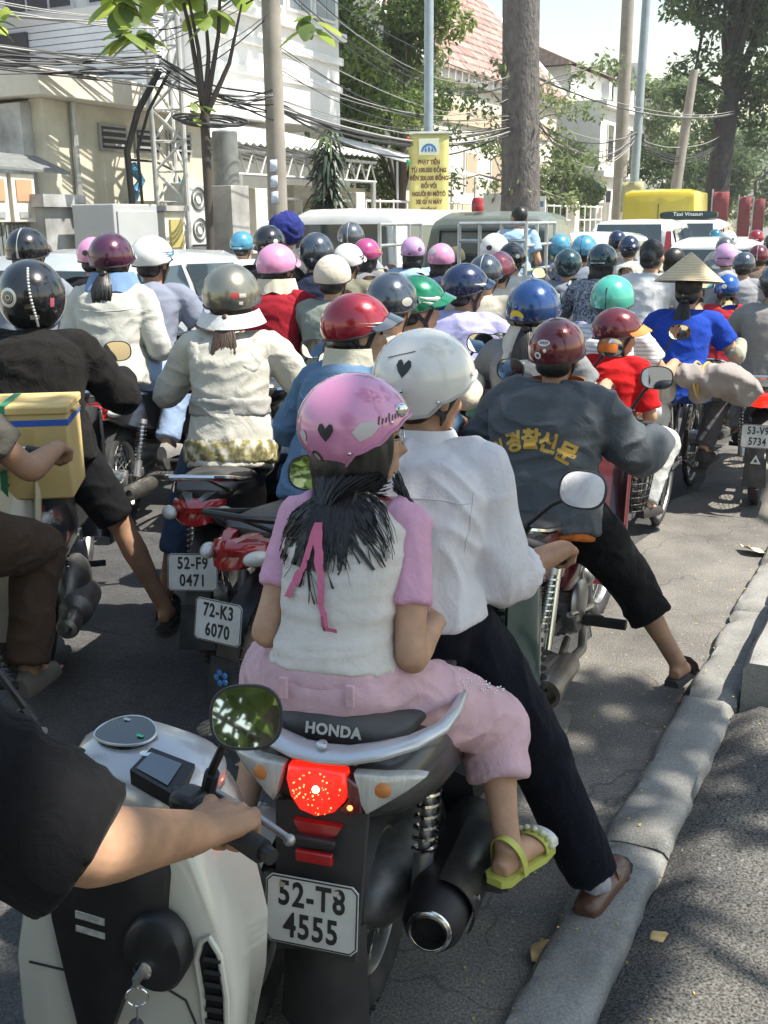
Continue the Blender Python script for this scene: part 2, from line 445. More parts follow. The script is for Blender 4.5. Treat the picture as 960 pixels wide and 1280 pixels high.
dry_leaf('small curled leaf lying on the low kerb strip edge near the bottom', RL(-.06, -.26, .075), .05, .3, M_DRY)
g = G(); random.seed(21)
for k in range(800):
    s = random.uniform(-.5, 6.5) if random.random() < .8 else random.uniform(-1, 14)
    l = random.gauss(.08, .14) if random.random() < .72 else random.uniform(-.7, .9)
    if s > 1.4 and l < -.2: l = abs(l) * .6
    z = .004
    if l < 0: z = .058
    p = RL(s, l, z); r = random.uniform(.002, .0065); a = random.uniform(0, 6.28)
    d1 = V((math.cos(a), math.sin(a), random.uniform(-.2, .3))) * r; d2 = V((-math.sin(a), math.cos(a), random.uniform(-.2, .3))) * r * random.uniform(.3, .8)
    g.add([p - d1, p - d2, p + d1, p + d2], [(0, 1, 2, 3)], 0 if random.random() < .7 else 1)
o = g.build('leaf_litter', [mat('litter_yellow', (.55, .40, .10), .9), mat('litter_brown', (.25, .16, .08), .9)], smooth=False, fixn=False); tag(o, 'tiny yellow and brown petals scattered along the gutter', 'litter', kind='stuff')

# ================================================================ buildings on the far pavement
M_YEL = mat('yellow_plaster', (.58, .54, .43), .9, var=(1.2, .22), bump=(30, .15, .01)); add_dust(M_YEL, (.33, .30, .24), .5, 2.2)
M_GREY = mat('stained_plaster', (.42, .42, .41), .95, var=(1.5, .4), bump=(20, .2, .01)); add_dust(M_GREY, (.12, .12, .115), .75, 2.6)
M_WHITE = mat('white_plaster', (.78, .77, .74), .9, var=(.9, .08), bump=(25, .1, .01))
M_CREAM = mat('cream_wall', (.64, .60, .51), .9, var=(1.0, .14), bump=(20, .1, .01))
M_CONC = mat('concrete', (.38, .37, .35), .9, var=(2.5, .25), bump=(30, .2, .01)); add_dust(M_CONC, (.16, .155, .15), .5, 3)
M_DARKGLASS = mat('dark_glass', (.03, .035, .05), .08, spec=.8)
M_STEEL = mat('galvanised', (.50, .51, .50), .45, .6, var=(8, .2))
M_TRUSS = mat('white_steel', (.52, .52, .50), .5, .2, var=(8, .15))
M_BLACK = mat('black_plastic', (.018, .018, .019), .42, var=(12, .3), bump=(80, .05, .002))
M_RUB = mat('rubber', (.022, .022, .022), .75, var=(10, .3), bump=(60, .2, .003)); add_dust(M_RUB, (.16, .145, .125), .35, 9)
M_CABLE = mat('cable', (.035, .035, .035), .6)
M_CABLE2 = mat('cable_grey', (.30, .29, .28), .6)
M_IRON = mat('grey_iron', (.20, .21, .20), .6, .3, var=(9, .25))
RZ = Matrix.Rotation(ROADROT + rad(90), 3, 'Z')     # local x along the street, local y to the left
def rbox(g, s0, s1, l0, l1, z0, z1, mi=0):
    P = [RL(s_, l_, z_) for z_ in (z0, z1) for l_ in (l0, l1) for s_ in (s0, s1)]
    return g.add(P, [(0, 2, 3, 1), (4, 5, 7, 6), (0, 1, 5, 4), (2, 6, 7, 3), (0, 4, 6, 2), (1, 3, 7, 5)], mi)
def rb(name, args, m, parent, bev=0.):
    g = G(); rbox(g, *args); return g.build(name, m, parent, smooth=False, bev=bev)

# --- yellow house with flat roof slab
h = thing('yellow_house', 'low yellow plastered house with flat concrete roof slab and louvred vents', 'house', RL(8.2, 9.8, .14))
h.location = (0, 0, 0)
yw = rb('wall', (8.2, 11.6, 9.8, 9.95, .14, 3.3), M_YEL, h)
rb('back_wall', (8.2, 11.6, 9.95, 14.5, .14, 3.28), M_YEL, h)
rb('end_wall', (8.02, 8.198, 9.93, 14.5, .14, 3.24), M_GREY, h)
rb('pilaster', (8.2, 8.42, 9.72, 9.798, .14, 3.3), M_YEL, h)
rb('roof_slab', (7.9, 11.75, 9.45, 14.6, 3.303, 3.62), M_CREAM, h, .01)
for k in range(3):
    s0 = 9.25 + k * .72
    fr = rb('vent', (s0, s0 + .56, 9.76, 9.797, 2.72, 3.08), M_CONC, h)
    rb('vent_recess', (s0 + .04, s0 + .52, 9.752, 9.758, 2.76, 3.04), M_BLACK, fr)
    for q in range(3): rb('slat', (s0 + .04, s0 + .52, 9.72, 9.75, 2.79 + q * .09, 2.82 + q * .09), M_CONC, fr)
dr = rb('metal_door', (9.9, 11.1, 9.73, 9.797, .14, 1.95), M_CREAM, h)
rb('door_gap', (10.49, 10.51, 9.72, 9.728, .16, 1.93), M_BLACK, dr)
rb('door_awning', (9.7, 11.3, 9.2, 9.797, 1.99, 2.06), M_CREAM, h)
g = G(); g.tube([RL(8.75, 9.76, .2), RL(8.75, 9.74, 3.3)], .045, 8); g.build('drain_pipe', M_STEEL, h)

# gate, meters and stained pillar before the house
t = thing('gate_pillar', 'water stained grey concrete gate pillar beside the electric meters', 'pillar', RL(7.6, 9.2, .14))
g = G(); rbox(g, 7.3, 7.85, 8.95, 9.5, .14, 1.95); rbox(g, 7.22, 7.93, 8.87, 9.58, 1.953, 2.1); o = g.build('pillar_shaft', M_GREY, None, smooth=False); o.parent = t; o.matrix_parent_inverse = Matrix.Translation(-t.location)
t = thing('sheet_gate', 'grey corrugated metal gate under the electric meter boxes', 'gate', (0, 0, 0))
for k in range(26): rb('gate_slat', (5.6 + k * .066, 5.648 + k * .066, 9.2, 9.24, .2, 1.75), M_IRON, t)
rb('gate_frame', (5.55, 7.29, 9.245, 9.27, .2, 1.8), M_IRON, t)
t = thing('meter_roof', 'small tilted metal sheet roof above the electric meter boxes', 'roof', (0, 0, 0))
g = G(); g.add([RL(5.9, 9.05, 2.4), RL(7.9, 9.05, 2.34), RL(7.9, 9.6, 2.55), RL(5.9, 9.6, 2.6), RL(5.9, 9.05, 2.43), RL(7.9, 9.05, 2.37), RL(7.9, 9.6, 2.58), RL(5.9, 9.6, 2.63)], [(0, 1, 2, 3), (4, 5, 6, 7), (0, 1, 5, 4), (1, 2, 6, 5), (2, 3, 7, 6), (3, 0, 4, 7)]); g.build('roof_sheet', M_IRON, t, smooth=False)
for k, lab in enumerate(['cream electric meter box by the frame edge with orange dial', 'cream electric meter box beside the stained pillar']):
    t = thing('meter_box', lab, 'meter box', (0, 0, 0), 0, 'electric meters')
    s0 = 6.55 + k * .42
    rb('meter_case', (s0, s0 + .36, 9.1, 9.3, 1.78, 2.33), M_CREAM, t, .01)
    rb('meter_dial', (s0 + .06, s0 + .3, 9.085, 9.098, 2.02, 2.26), mat('meter_orange', (.62, .30, .18), .3), t)
    rb('meter_vent', (s0 + .08, s0 + .28, 9.085, 9.098, 1.83, 1.9), M_STEEL, t)

# blue lamp and blue bracket on the yellow wall
t = thing('wall_lamp', 'blue metal wall lamp on a bent arm over the door awning', 'lamp', RL(10.1, 9.6, 2.6))
g = G(); g.tube([RL(9.75, 9.72, 2.62) , RL(10.0, 9.45, 2.6), RL(10.3, 9.35, 2.48), RL(10.38, 9.33, 2.34)], .018, 8); o = g.build('lamp_arm', M_BLACK, None); o.parent = t; o.matrix_parent_inverse = Matrix.Translation(-t.location)
M_BLUE = mat('blue_enamel', (.05, .22, .38), .35, coat=.4, var=(10, .2))
g = G(); g.lathe([(.03, .14), (.05, .1), (.07, .05), (.14, -.03), (.145, -.05), (.12, -.045)], RL(10.4, 9.33, 2.22)); o = g.build('lamp_shade', M_BLUE, None); o.parent = t; o.matrix_parent_inverse = Matrix.Translation(-t.location)
t = thing('wall_bracket', 'blue curved cable cover bracket on the yellow wall beside the lamp', 'bracket', RL(9.8, 9.7, 2.1))
g = G(); g.tube([RL(9.75, 9.68, 2.06), RL(9.72, 9.6, 2.2), RL(9.85, 9.6, 2.34), RL(9.72, 9.6, 2.46), RL(9.82, 9.68, 2.55)], [.05, .07, .06, .08, .05], 10); o = g.build('bracket_body', M_BLUE, None); o.parent = t; o.matrix_parent_inverse = Matrix.Translation(-t.location)

# --- tall white house
h = thing('white_house', 'tall white plastered corner house with wide banded balcony front', 'house', (0, 0, 0))
M_SHW = mat('shaded_white_plaster', (.60, .60, .60), .9, var=(.7, .1))  # white plaster greyed: the shade on these walls is put into the colour
rb('wall', (14.4, 18.8, 11.5, 26, 3.7, 9.5), M_WHITE, h)
rb('ground_wall', (14.6, 18.6, 14.6, 26, .14, 3.69), M_CREAM, h)
for z, o_ in ((5.48, .14), (5.0, .08), (4.45, .06), (8.9, .14)): rb('moulding', (14.4 - o_, 18.8 + o_, 11.5 - o_, 11.499, z, z + .16), M_WHITE, h, .02)
for s0 in (14.45, 18.3): rb('column', (s0, s0 + .45, 11.52, 11.97, .14, 3.69), M_WHITE, h)
for k in range(4):
    s0 = 14.75 + k * 1.0
    w = rb('window', (s0, s0 + .86, 11.44, 11.497, 5.8, 8.2), M_WHITE, h)
    for q in range(2):
        rb('pane', (s0 + .06 + q * .39, s0 + .41 + q * .39, 11.425, 11.438, 5.86, 8.1), mat('window_glass', (.16, .19, .22), .1, spec=.8), w)
# end wall towards the camera: balconies and tall windows
for k in range(5):
    l0 = 12.6 + k * 2.2
    w = rb('window', (14.34, 14.397, l0, l0 + 1.85, 5.75, 8.6), M_SHW, h)
    for q in range(3): rb('pane', (14.325, 14.338, l0 + .08 + q * .59, l0 + .6 + q * .59, 5.82, 8.5), M_DARKGLASS, w)
rb('ledge', (13.5, 14.397, 12.2, 24.5, 5.35, 5.55), M_SHW, h)
for k in range(10): rb('siding_board', (13.5, 13.56, 12.2, 20.5, 4.15 + k * .12, 4.255 + k * .12), mat('pale_blue_boards', (.62, .65, .70), .8, var=(2, .1)), h)
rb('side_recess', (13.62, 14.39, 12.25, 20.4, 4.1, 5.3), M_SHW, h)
rb('side_window', (13.44, 13.49, 15.2, 16.3, 4.2, 5.25), M_DARKGLASS, h)
# --- left apartment with columns at the frame edge
h = thing('grey_apartment', 'grey shaded apartment block with tall dark windows behind the yellow house', 'building', (0, 0, 0))
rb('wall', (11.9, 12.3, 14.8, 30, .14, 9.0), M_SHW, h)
rb('balcony_slab', (11.0, 11.898, 14.8, 30, 4.0, 4.25), M_CONC, h)
for k in range(6):
    l0 = 15.2 + k * 1.5
    w = rb('window', (11.85, 11.897, l0, l0 + 1.2, 4.6, 7.0), M_SHW, h)
    for q in range(2): rb('pane', (11.835, 11.848, l0 + .06 + q * .56, l0 + .56 + q * .56, 4.66, 6.9), M_DARKGLASS, w)
rb('corner_column', (11.5, 11.898, 16.5, 16.9, 4.26, 9), M_SHW, h)

# --- shed roof with white trusses
h = thing('shed', 'open carport shed with ribbed sloping roof and white roof trusses', 'shed', (0, 0, 0))
g = G()
for k in range(24):
    s0 = 11.9 + k * .2
    g.add([RL(s0, 9.4, 2.95), RL(s0 + .1, 9.4, 3.0), RL(s0 + .2, 9.4, 2.95), RL(s0 + .2, 12.3, 3.65), RL(s0 + .1, 12.3, 3.7), RL(s0, 12.3, 3.65)], [(0, 1, 4, 5), (1, 2, 3, 4)])
g.build('roof_sheet', M_WHITE, h, smooth=False, fixn=False).modifiers.new('t', 'SOLIDIFY').thickness = .01
g = G()
for z in (2.5, 2.86): g.tube([RL(11.9, 9.5, z), RL(16.7, 9.5, z)], .03, 6)
for k in range(12):
    s0 = 11.9 + k * .4; g.tube([RL(s0, 9.5, 2.5), RL(s0 + .2, 9.5, 2.86), RL(s0 + .4, 9.5, 2.5)], .02, 6)
g.build('truss', M_TRUSS, h)
for s0 in (12.1, 14.4, 16.6):
    g = G(); g.tube([RL(s0, 9.5, .14), RL(s0, 9.5, 2.5)], .05, 8); g.build('post', M_STEEL, h)
g = G()
for k in range(9): g.tube([RL(12 + k * .55, 9.5, 2.7), RL(12 + k * .55, 12.2, 3.4)], .022, 5)
g.build('rafter', M_STEEL, h)
# concrete pillar with pipe stub
t = thing('concrete_post', 'square weathered concrete pillar with a rusted drum on top beneath the shed', 'pillar', (0, 0, 0))
rb('shaft', (10.75, 11.2, 8.7, 9.2, .14, 2.28), M_CONC, t, .01)
g = G(); g.lathe([(.19, 0), (.19, .75), (.17, .77)], RL(11.0, 8.95, 2.283), n=16); g.build('drum', M_IRON, t)

# --- cabinets on the pavement
t = thing('switch_cabinet', 'grey steel roadside switch cabinet below the lattice mast', 'cabinet', (0, 0, 0))
M_CAB = mat('cabinet_grey', (.40, .41, .41), .6, var=(2, .08))
rb('case', (7.55, 8.35, 8.1, 8.75, .24, 1.98), M_CAB, t, .015); rb('plinth', (7.5, 8.4, 8.05, 8.8, .14, .237), M_CONC, t)
rb('cabinet_door', (7.6, 8.3, 8.078, 8.097, .34, 1.9), M_CAB, t, .006)
t = thing('meter_cabinet', 'narrow pale cabinet with yellow window beside the grey cabinet', 'cabinet', (0, 0, 0))
rb('case', (8.6, 9.0, 8.2, 8.6, .14, 1.9), M_CREAM, t, .01); rb('cap', (8.55, 9.05, 8.15, 8.65, 1.903, 1.97), M_CONC, t)
rb('window', (8.68, 8.92, 8.17, 8.197, 1.45, 1.8), mat('yellow_glass', (.45, .38, .14), .2), t)
t = thing('air_unit', 'white air conditioner unit stacked behind the sapling', 'air conditioner', (0, 0, 0))
rb('case', (9.95, 10.5, 8.9, 9.3, 1.45, 2.3), mat('ac_white', (.62, .62, .60), .5, var=(3, .1)), t, .01)
rb('stand', (10.0, 10.45, 8.92, 9.28, .14, 1.447), M_IRON, t)
for k in range(2):
    g = G(); g.torus(RL(10.22, 8.885, 1.67 + k * .42), .15, .012, LD, 20, 6); g.torus(RL(10.22, 8.885, 1.67 + k * .42), .08, .01, LD, 20, 6); g.build('fan_guard', M_IRON, t)

# --- garden fence and awning further along
t = thing('garden_fence', 'long low cream wall with white railing along the far pavement', 'fence', (0, 0, 0))
rb('plinth_wall', (12.4, 34, 9.6, 9.8, .14, 1.25), M_CREAM, t)
rb('coping', (12.4, 34, 9.5, 9.9, 1.253, 1.38), M_WHITE, t, .02)
for z in (1.75, 2.15): 
    g = G(); g.tube([RL(12.4, 9.7, z), RL(34, 9.7, z)], .025, 6); g.build('rail', M_WHITE, t)
for k in range(37):
    g = G(); g.tube([RL(12.45 + k * .6, 9.7, 1.38), RL(12.45 + k * .6, 9.7, 2.2)], .02, 6); g.build('bar', M_WHITE, t)
for k in range(7): rb('post', (12.6 + k * 3.4, 12.95 + k * 3.4, 9.55, 9.85, 1.383, 2.3), M_CREAM, t, .01)
t = thing('garden_wall', 'tall cream boundary wall behind the railing', 'wall', (0, 0, 0))
rb('wall_face', (19.5, 34, 13.2, 13.4, .14, 2.6), M_CREAM, t); 
for k in range(12): rb('panel', (19.8 + k * 1.15, 20.75 + k * 1.15, 13.17, 13.198, .6, 2.3), mat('tan_panel', (.52, .43, .30), .9, var=(2, .2)), t)
t = thing('white_awning', 'white fabric awning on thin posts beside the white house', 'awning', (0, 0, 0))
g = G(); g.add([RL(19.0, 10.2, 3.05), RL(25, 10.2, 2.75), RL(25, 13, 3.6), RL(19.0, 13, 3.9)], [(0, 1, 2, 3)]); g.build('canopy', mat('awning_cloth', (.8, .8, .78), .8, trl=.3), t, fixn=False).modifiers.new('t', 'SOLIDIFY').thickness = .02
for k in range(5):
    g = G(); g.tube([RL(19.1 + k * 1.45, 10.25, .14), RL(19.1 + k * 1.45, 10.25, 3.02 - k * .07)], .03, 6); g.build('post', M_TRUSS, t)

# --- house with red tiled roof
M_TILE = [mat('roof_tile_%d' % k, c, .85, var=(6, .35)) for k, c in enumerate([(.33, .215, .18), (.38, .27, .23), (.27, .17, .145)])]
h = thing('tiled_house', 'cream two storey house with steep red tiled gable roof behind the trees', 'house', (0, 0, 0))
rb('wall', (29, 42, 14.5, 26, .14, 6.2), M_CREAM, h)
rb('cornice', (28.8, 42.2, 14.3, 26.2, 6.203, 6.5), M_WHITE, h)
for k in range(5):
    w = rb('window', (30 + k * 2.4, 31.1 + k * 2.4, 14.44, 14.497, 2.2, 4.1), M_WHITE, h); rb('shutter', (30.08 + k * 2.4, 31.02 + k * 2.4, 14.42, 14.438, 2.28, 4.02), mat('shutter_tan', (.45, .36, .25), .8), w)
w = rb('balustrade', (30, 41, 14.4, 14.497, 4.9, 5.5), mat('tan_panel', (.52, .43, .30)), h)
rf = bpy.data.objects.new('roof', None); COL.objects.link(rf); rf.parent = h
for side in (0, 1):
    for k in range(20):
        t0, t1 = k / 20, (k + 1.25) / 20
        def rp(s_, t_, up):
            if side == 0: return RL(s_, 14.1 + 6.2 * t_, 6.45 + 6.6 * t_ + up)
            return RL(s_, 26.5 - 6.2 * t_, 6.45 + 6.6 * t_ + up)
        g = G(); inset = 0
        for q in range(26):
            a, b_ = 28.6 + q * .54, 28.6 + (q + .94) * .54; dz = .02 * random.random()
            g.add([rp(a, t0, .1 + dz), rp(b_, t0, .1 + dz), rp(b_, t1, .03), rp(a, t1, .03), rp(a, t0, .0), rp(b_, t0, .0)], [(0, 1, 2, 3), (0, 4, 5, 1)], random.choice((0, 0, 1, 1, 2)))
        g.build('tile_course', M_TILE, rf, smooth=False, fixn=False)
g = G(); g.add([RL(28.7, 14.3, 6.4), RL(28.7, 26.3, 6.4), RL(28.7, 20.3, 12.9)], [(0, 1, 2)]); g.add([RL(42.3, 14.3, 6.4), RL(42.3, 26.3, 6.4), RL(42.3, 20.3, 12.9)], [(0, 1, 2)]); g.build('gable', M_CREAM, h, smooth=False)
for s0 in (28.5, 42.4):
    g = G(); g.tube([RL(s0, 14.0, 6.4), RL(s0, 20.3, 13.15), RL(s0, 26.6, 6.4)], .14, 4); g.build('verge', M_WHITE, h)
# --- white villa further back
h = thing('white_villa', 'white villa with stepped gable, dormer and red roof beyond the big trunk', 'house', (0, 0, 0))
rb('wall', (45, 57, 13.5, 24, .14, 6.8), M_WHITE, h)
for k in range(6):
    for z in (1.4, 4.2):
        w = rb('window', (46 + k * 1.8, 46.9 + k * 1.8, 13.44, 13.497, z, z + 1.7), M_CREAM, h); rb('pane', (46.08 + k * 1.8, 46.82 + k * 1.8, 13.42, 13.438, z + .08, z + 1.62), M_DARKGLASS, w)
for z in (3.6, 6.5): rb('cornice', (44.8, 57.2, 13.2, 13.499, z, z + .25), M_WHITE, h)
for k in range(7): rb('baluster_post', (45.2 + k * 1.85, 45.6 + k * 1.85, 13.25, 13.6, 6.81, 7.5), M_WHITE, h)
rb('attic', (45.2, 51, 15, 23.5, 6.81, 8.3), M_WHITE, h)
g = G(); g.add([RL(44.8, 14.6, 8.3), RL(51.4, 14.6, 8.3), RL(51.4, 19.2, 10.4), RL(44.8, 19.2, 10.4), RL(51.4, 24, 8.3), RL(44.8, 24, 8.3)], [(0, 1, 2, 3), (3, 2, 4, 5), (0, 3, 5), (1, 4, 2)]); g.build('roof', M_TILE[1], h, smooth=False)
rb('chimney', (52.6, 53.6, 14, 15, 6.81, 9.2), M_WHITE, h)
# pale far street buildings
for k, (s0, s1, l0, z1, m, lab) in enumerate([(64, 80, 13, 5.2, M_CREAM, 'pale cream low building far along the street'), (86, 112, 12, 6.4, M_WHITE, 'distant white building glimpsed under the far trees'), (58, 62, 11, 3.0, M_GREY, 'small grey kiosk wall by the far pavement')]):
    h = thing('far_building', lab, 'building', (0, 0, 0)); rb('wall', (s0, s1, l0, l0 + 9, .14, z1), m, h); rb('parapet', (s0 - .1, s1 + .1, l0 - .1, l0 + 9.1, z1 + .003, z1 + .3), M_CONC, h)
    for q in range(4):
        a = s0 + (s1 - s0) * (q + .25) / 4; rb('window', (a, a + (s1 - s0) * .1, l0 - .05, l0 - .003, z1 * .45, z1 * .8), M_DARKGLASS, h)
# white street signs near the trunk
for (s0, l0, lab) in [(20.9, 8.6, 'white blank signboard beside the big tree trunk'), (24.3, 9.0, 'small white sign with a blue band near the yellow van')]:
    t = thing('signboard', lab, 'sign', (0, 0, 0)); rb('board', (s0, s0 + .06, l0 - .35, l0 + .35, 1.75, 2.35), M_WHITE, t)
    if 'blue' in lab: rb('blue_band', (s0 - .006, s0 - .002, l0 - .3, l0 + .3, 2.08, 2.22), M_BLUE, t)
    g = G(); g.tube([RL(s0 + .03, l0, .14), RL(s0 + .03, l0, 1.75)], .03, 8); g.build('post', M_STEEL, t)
# ================================================================ poles, mast, wires, banners
M_POLE = mat('pole_concrete', (.30, .27, .23), .9, var=(3, .2), bump=(30, .2, .01))
M_LAMP = mat('lamp_post_paint', (.30, .36, .40), .5, .2, var=(5, .12))
def pole(name, label, base, top, r0, r1, m, cat, n=14):
    t = thing(name, label, cat, base)
    g = G(); b = V(base); p = V(top); g.tube([V((0, 0, 0)), (p - b) * .5, p - b], [r0, (r0 + r1) / 2, r1], n); g.build('shaft', m, t); return t
p = pole('utility_pole', 'brown concrete utility pole with pale paper notices, in front of the white house', RL(10, 7.4, .14), RL(10, 7.4, 9), .135, .11, M_POLE, 'pole')
for k in range(3):
    g = G(); a0 = -2.2
    def nt(i, j): a = a0 + i * .16; return (math.cos(a) * .134, math.sin(a) * .134, 1.86 + k * .2 + j * .15)
    g.grid(6, 2, nt); g.build('notice', mat('notice_paper', (.55, .62, .75), .8, var=(20, .3)), p, fixn=False).modifiers.new('t', 'SOLIDIFY').thickness = .002
lp = pole('street_lamp', 'tall blue grey lamp post carrying the yellow banner', RL(14.5, 7.3, .14), RL(14.5, 7.3, 9.5), .085, .07, M_LAMP, 'lamp post')
g = G(); g.lathe([(.14, 0), (.14, .5), (.1, .55)], n=16); g.build('base', M_LAMP, lp)
g = G(); g.tube([(0, 0, 9.3), (.2, -.1, 9.7), (1.2, -.6, 9.95)], .045, 8); g.build('arm', M_LAMP, lp)
g = G(); g.ell((1.45, -.75, 9.97), (.3, .12, .07), Matrix.Rotation(-.46, 3, 'Z')); g.build('lamp_head', M_LAMP, lp)
pole('street_lamp', 'slim grey lamp post with small yellow flag above the yellow van', RL(28, 7.4, .14), RL(28.2, 7.3, 11), .13, .10, M_LAMP, 'lamp post')
pole('utility_pole', 'brown timber pole behind the slim grey lamp post', RL(29.2, 8.1, .14), RL(29.4, 8.2, 10.5), .2, .16, M_POLE, 'pole')
pole('utility_pole', 'leaning brown power pole before the far trees', RL(33.1, 7.6, .14), RL(33.9, 7.2, 6.3), .2, .13, M_POLE, 'pole')

# yellow banner on the lamp post
c0 = RL(14.5, 7.3, 0)
M_BAN = mat('banner_yellow', (.66, .60, .22), .75, var=(2.5, .08), bump=(4, .25, .03), trl=.12)
ban = thing('street_banner', 'yellow vertical banner with dark lettering and blue emblem on the lamp post', 'banner', (c0.x, c0.y - .16, 0))
BW = .33
g = G()
def bn(i, j): return ((i / 6 - .5) * 2 * BW, .018 * math.sin(j * .7 + i * .5), 3.15 - j * .145)
g.grid(7, 11, bn); g.build('banner_cloth', M_BAN, ban, fixn=False).modifiers.new('t', 'SOLIDIFY').thickness = .004
g = G(); g.tube([(-BW - .06, 0, 3.17), (BW + .06, 0, 3.17)], .02, 8); g.tube([(0, .16, 3.17), (0, 0, 3.17)], .03, 8); g.tube([(-BW, 0, 1.68), (BW, 0, 1.68)], .015, 8); g.build('banner_bar', M_STEEL, ban)
M_INK = mat('banner_ink', (.12, .05, .03), .7)
for k, w in enumerate(['PHẠT TIỀN', 'TỪ 100.000 ĐỒNG', 'ĐẾN 200.000 ĐỒNG', 'ĐỐI VỚI', 'NGƯỜI ĐI MÔTÔ', 'XE GẮN MÁY', 'KHÔNG', 'ĐỘI MŨ BẢO HIỂM']):
    text(w, .098, 'lettering', M_INK, ban, frame((0, -.026, 2.70 - k * .128), (1, 0, 0), (0, 0, 1)), .002, sx=.74, bold=.004)
M_EMB = mat('emblem_blue', (.04, .16, .42), .6)
em = G(); em.box((0, -.012, 2.95), (.34, .004, .26)); eo = em.build('emblem', mat('emblem_pale', (.62, .66, .50), .7), ban)
g = G()
arc = [(.13 * math.cos(a), .13 * math.sin(a)) for a in [math.pi * i / 14 for i in range(15)]]; arc2 = [(.095 * math.cos(a), .095 * math.sin(a)) for a in [math.pi * i / 14 for i in range(14, -1, -1)]]
g.prism(arc + arc2, lambda u, v_, w: (u, -.0145 - w, 2.87 + v_), .003)
for x, hh in ((-.055, .07), (0, .09), (.055, .07)):
    g.ell((x, -.0165, 2.885 + hh), (.018, .003, .018)); g.prism([(x - .02, 0), (x + .02, 0), (x + .014, hh - .015), (x - .014, hh - .015)], lambda u, v_, w: (u, -.0145 - w, 2.87 + v_), .003)
g.build('emblem_figures', M_EMB, eo)
for x, z, c in ((-BW - .02, 3.06, 'red'), (-BW - .02, 2.7, 'green')):
    g = G(); g.ell((x, -.01, z), (.035, .02, .05)); g.build('banner_light', mat('banner_' + c, (.5, .04, .03) if c == 'red' else (.02, .25, .12), .4), ban)
# small far flags and red banners
def flag(label, s, l, z0, z1, w, m):
    t = thing('street_flag', label, 'banner', (0, 0, 0), 0, 'flags along the far pavement'); g = G()
    def f(i, j): return RL(s - .02 * math.sin(i * 1.3 + j), l - (i / 5 - .5) * w, z0 + (z1 - z0) * j / 4)
    g.grid(6, 5, f); g.build('flag_cloth', m, t, fixn=False).modifiers.new('t', 'SOLIDIFY').thickness = .006
    g = G(); g.tube([RL(s, l + w / 2, .14), RL(s, l + w / 2, z1 + .1)], .03, 6); g.build('flag_pole', M_STEEL, t)
M_BAN2 = mat('flag_yellow', (.55, .52, .28), .8, var=(2, .15))
M_RED = mat('banner_redcloth', (.24, .05, .055), .8, var=(2, .3))
flag('small yellow flag beneath the slim grey lamp post', 27.6, 7.3, 1.95, 2.75, .62, M_BAN2)
flag('short red banner at the foot of the leaning power pole', 32.6, 7.2, 1.9, 2.4, .7, M_RED)
flag('red banner at the foot of the thick dark trunk', 38.8, 7.0, .9, 2.7, .6, M_RED)
flag('red banner just beyond the thick dark trunk', 44, 7.0, .8, 2.6, .5, M_RED)
flag('red banner by the frame edge beyond the far trees', 49, 7.2, .8, 2.6, .5, M_RED)

# lattice mast
t = thing('lattice_mast', 'white steel lattice mast standing before the yellow house', 'mast', RL(9.8, 9.0, .14))
B = [(-.21, -.12), (.21, -.12), (0, .24)]
for (x, y) in B:
    g = G(); g.tube([(x, y, 0), (x, y, 10)], .036, 8); g.build('leg', M_TRUSS, t)
for k in range(24):
    z = .3 + k * .4
    for i in range(3):
        a, b_ = B[i], B[(i + 1) % 3]; g = G()
        q = (a, b_) if k % 2 else (b_, a)
        g.tube([(*q[0], z), (*q[1], z + .4)], .021, 5); g.tube([(*a, z), (*b_, z)], .012, 5)
        g.build('brace', M_TRUSS, t)

# cables: hanging bundles
def cable(label, a, b, sag, n, spread, r, m, name='cable_bundle', seed=0):
    rnd = random.Random(seed); a = V(a); b = V(b); t = thing(name, label, 'cable', (0, 0, 0), 0, 'overhead cables')
    for k in range(n):
        da = V((0, rnd.uniform(-.1, .1), rnd.uniform(-spread, spread))); db = V((0, rnd.uniform(-.1, .1), rnd.uniform(-spread, spread))); sg = sag * rnd.uniform(.6, 1.5)
        pts = []
        for i in range(13):
            u = i / 12; p = (a + da).lerp(b + db, u); p.z -= sg * 4 * u * (1 - u) + .015 * math.sin(u * 9 + k); pts.append(p)
        g = G(); g.tube(pts, r * .68 * rnd.uniform(.7, 1.3), 5); g.build('cable', m if rnd.random() < .6 else M_CABLE2, t)
P10 = RL(10, 7.4, 0); MST = RL(9.8, 9.0, 0)
cable('thick tangle of cables crossing from the frame edge to the lattice mast', (-6.2, 11.5, 3.75), MST + V((0, -.3, 3.65)), .10, 16, .30, .014, M_CABLE, seed=1)
cable('upper pair of loose cables above the yellow house roof', (-6.2, 11.5, 4.35), MST + V((0, -.3, 4.3)), .12, 5, .1, .012, M_CABLE2, seed=2)
cable('cable bundle spanning from the lattice mast to the brown utility pole', MST + V((0, -.3, 3.7)), P10 + V((0, -.1, 3.2)), .12, 12, .2, .014, M_CABLE, seed=3)
cable('fan of cables from the mast up past the sapling', MST + V((0, -.3, 3.9)), P10 + V((0, -.1, 4.6)), .12, 6, .35, .01, M_CABLE, seed=4)
cable('heavy cable bundle running from the utility pole past the white house', P10 + V((0, 0, 3.25)), RL(19.3, 7.6, 3.6), .42, 8, .1, .018, M_CABLE, seed=5)
cable('upper cables from utility pole to the thick trunk', P10 + V((0, 0, 4.9)), RL(19.3, 7.6, 4.6), .5, 5, .25, .011, M_CABLE, seed=6)
cable('middle cables crossing behind the lamp post', P10 + V((0, 0, 3.9)), RL(19.3, 7.6, 4.0), .45, 6, .25, .011, M_CABLE, seed=7)
cable('sagging cables from the thick trunk to the slim lamp post', RL(19.4, 7.5, 4.1), RL(28, 7.4, 4.0), .75, 8, .18, .018, M_CABLE, seed=8)
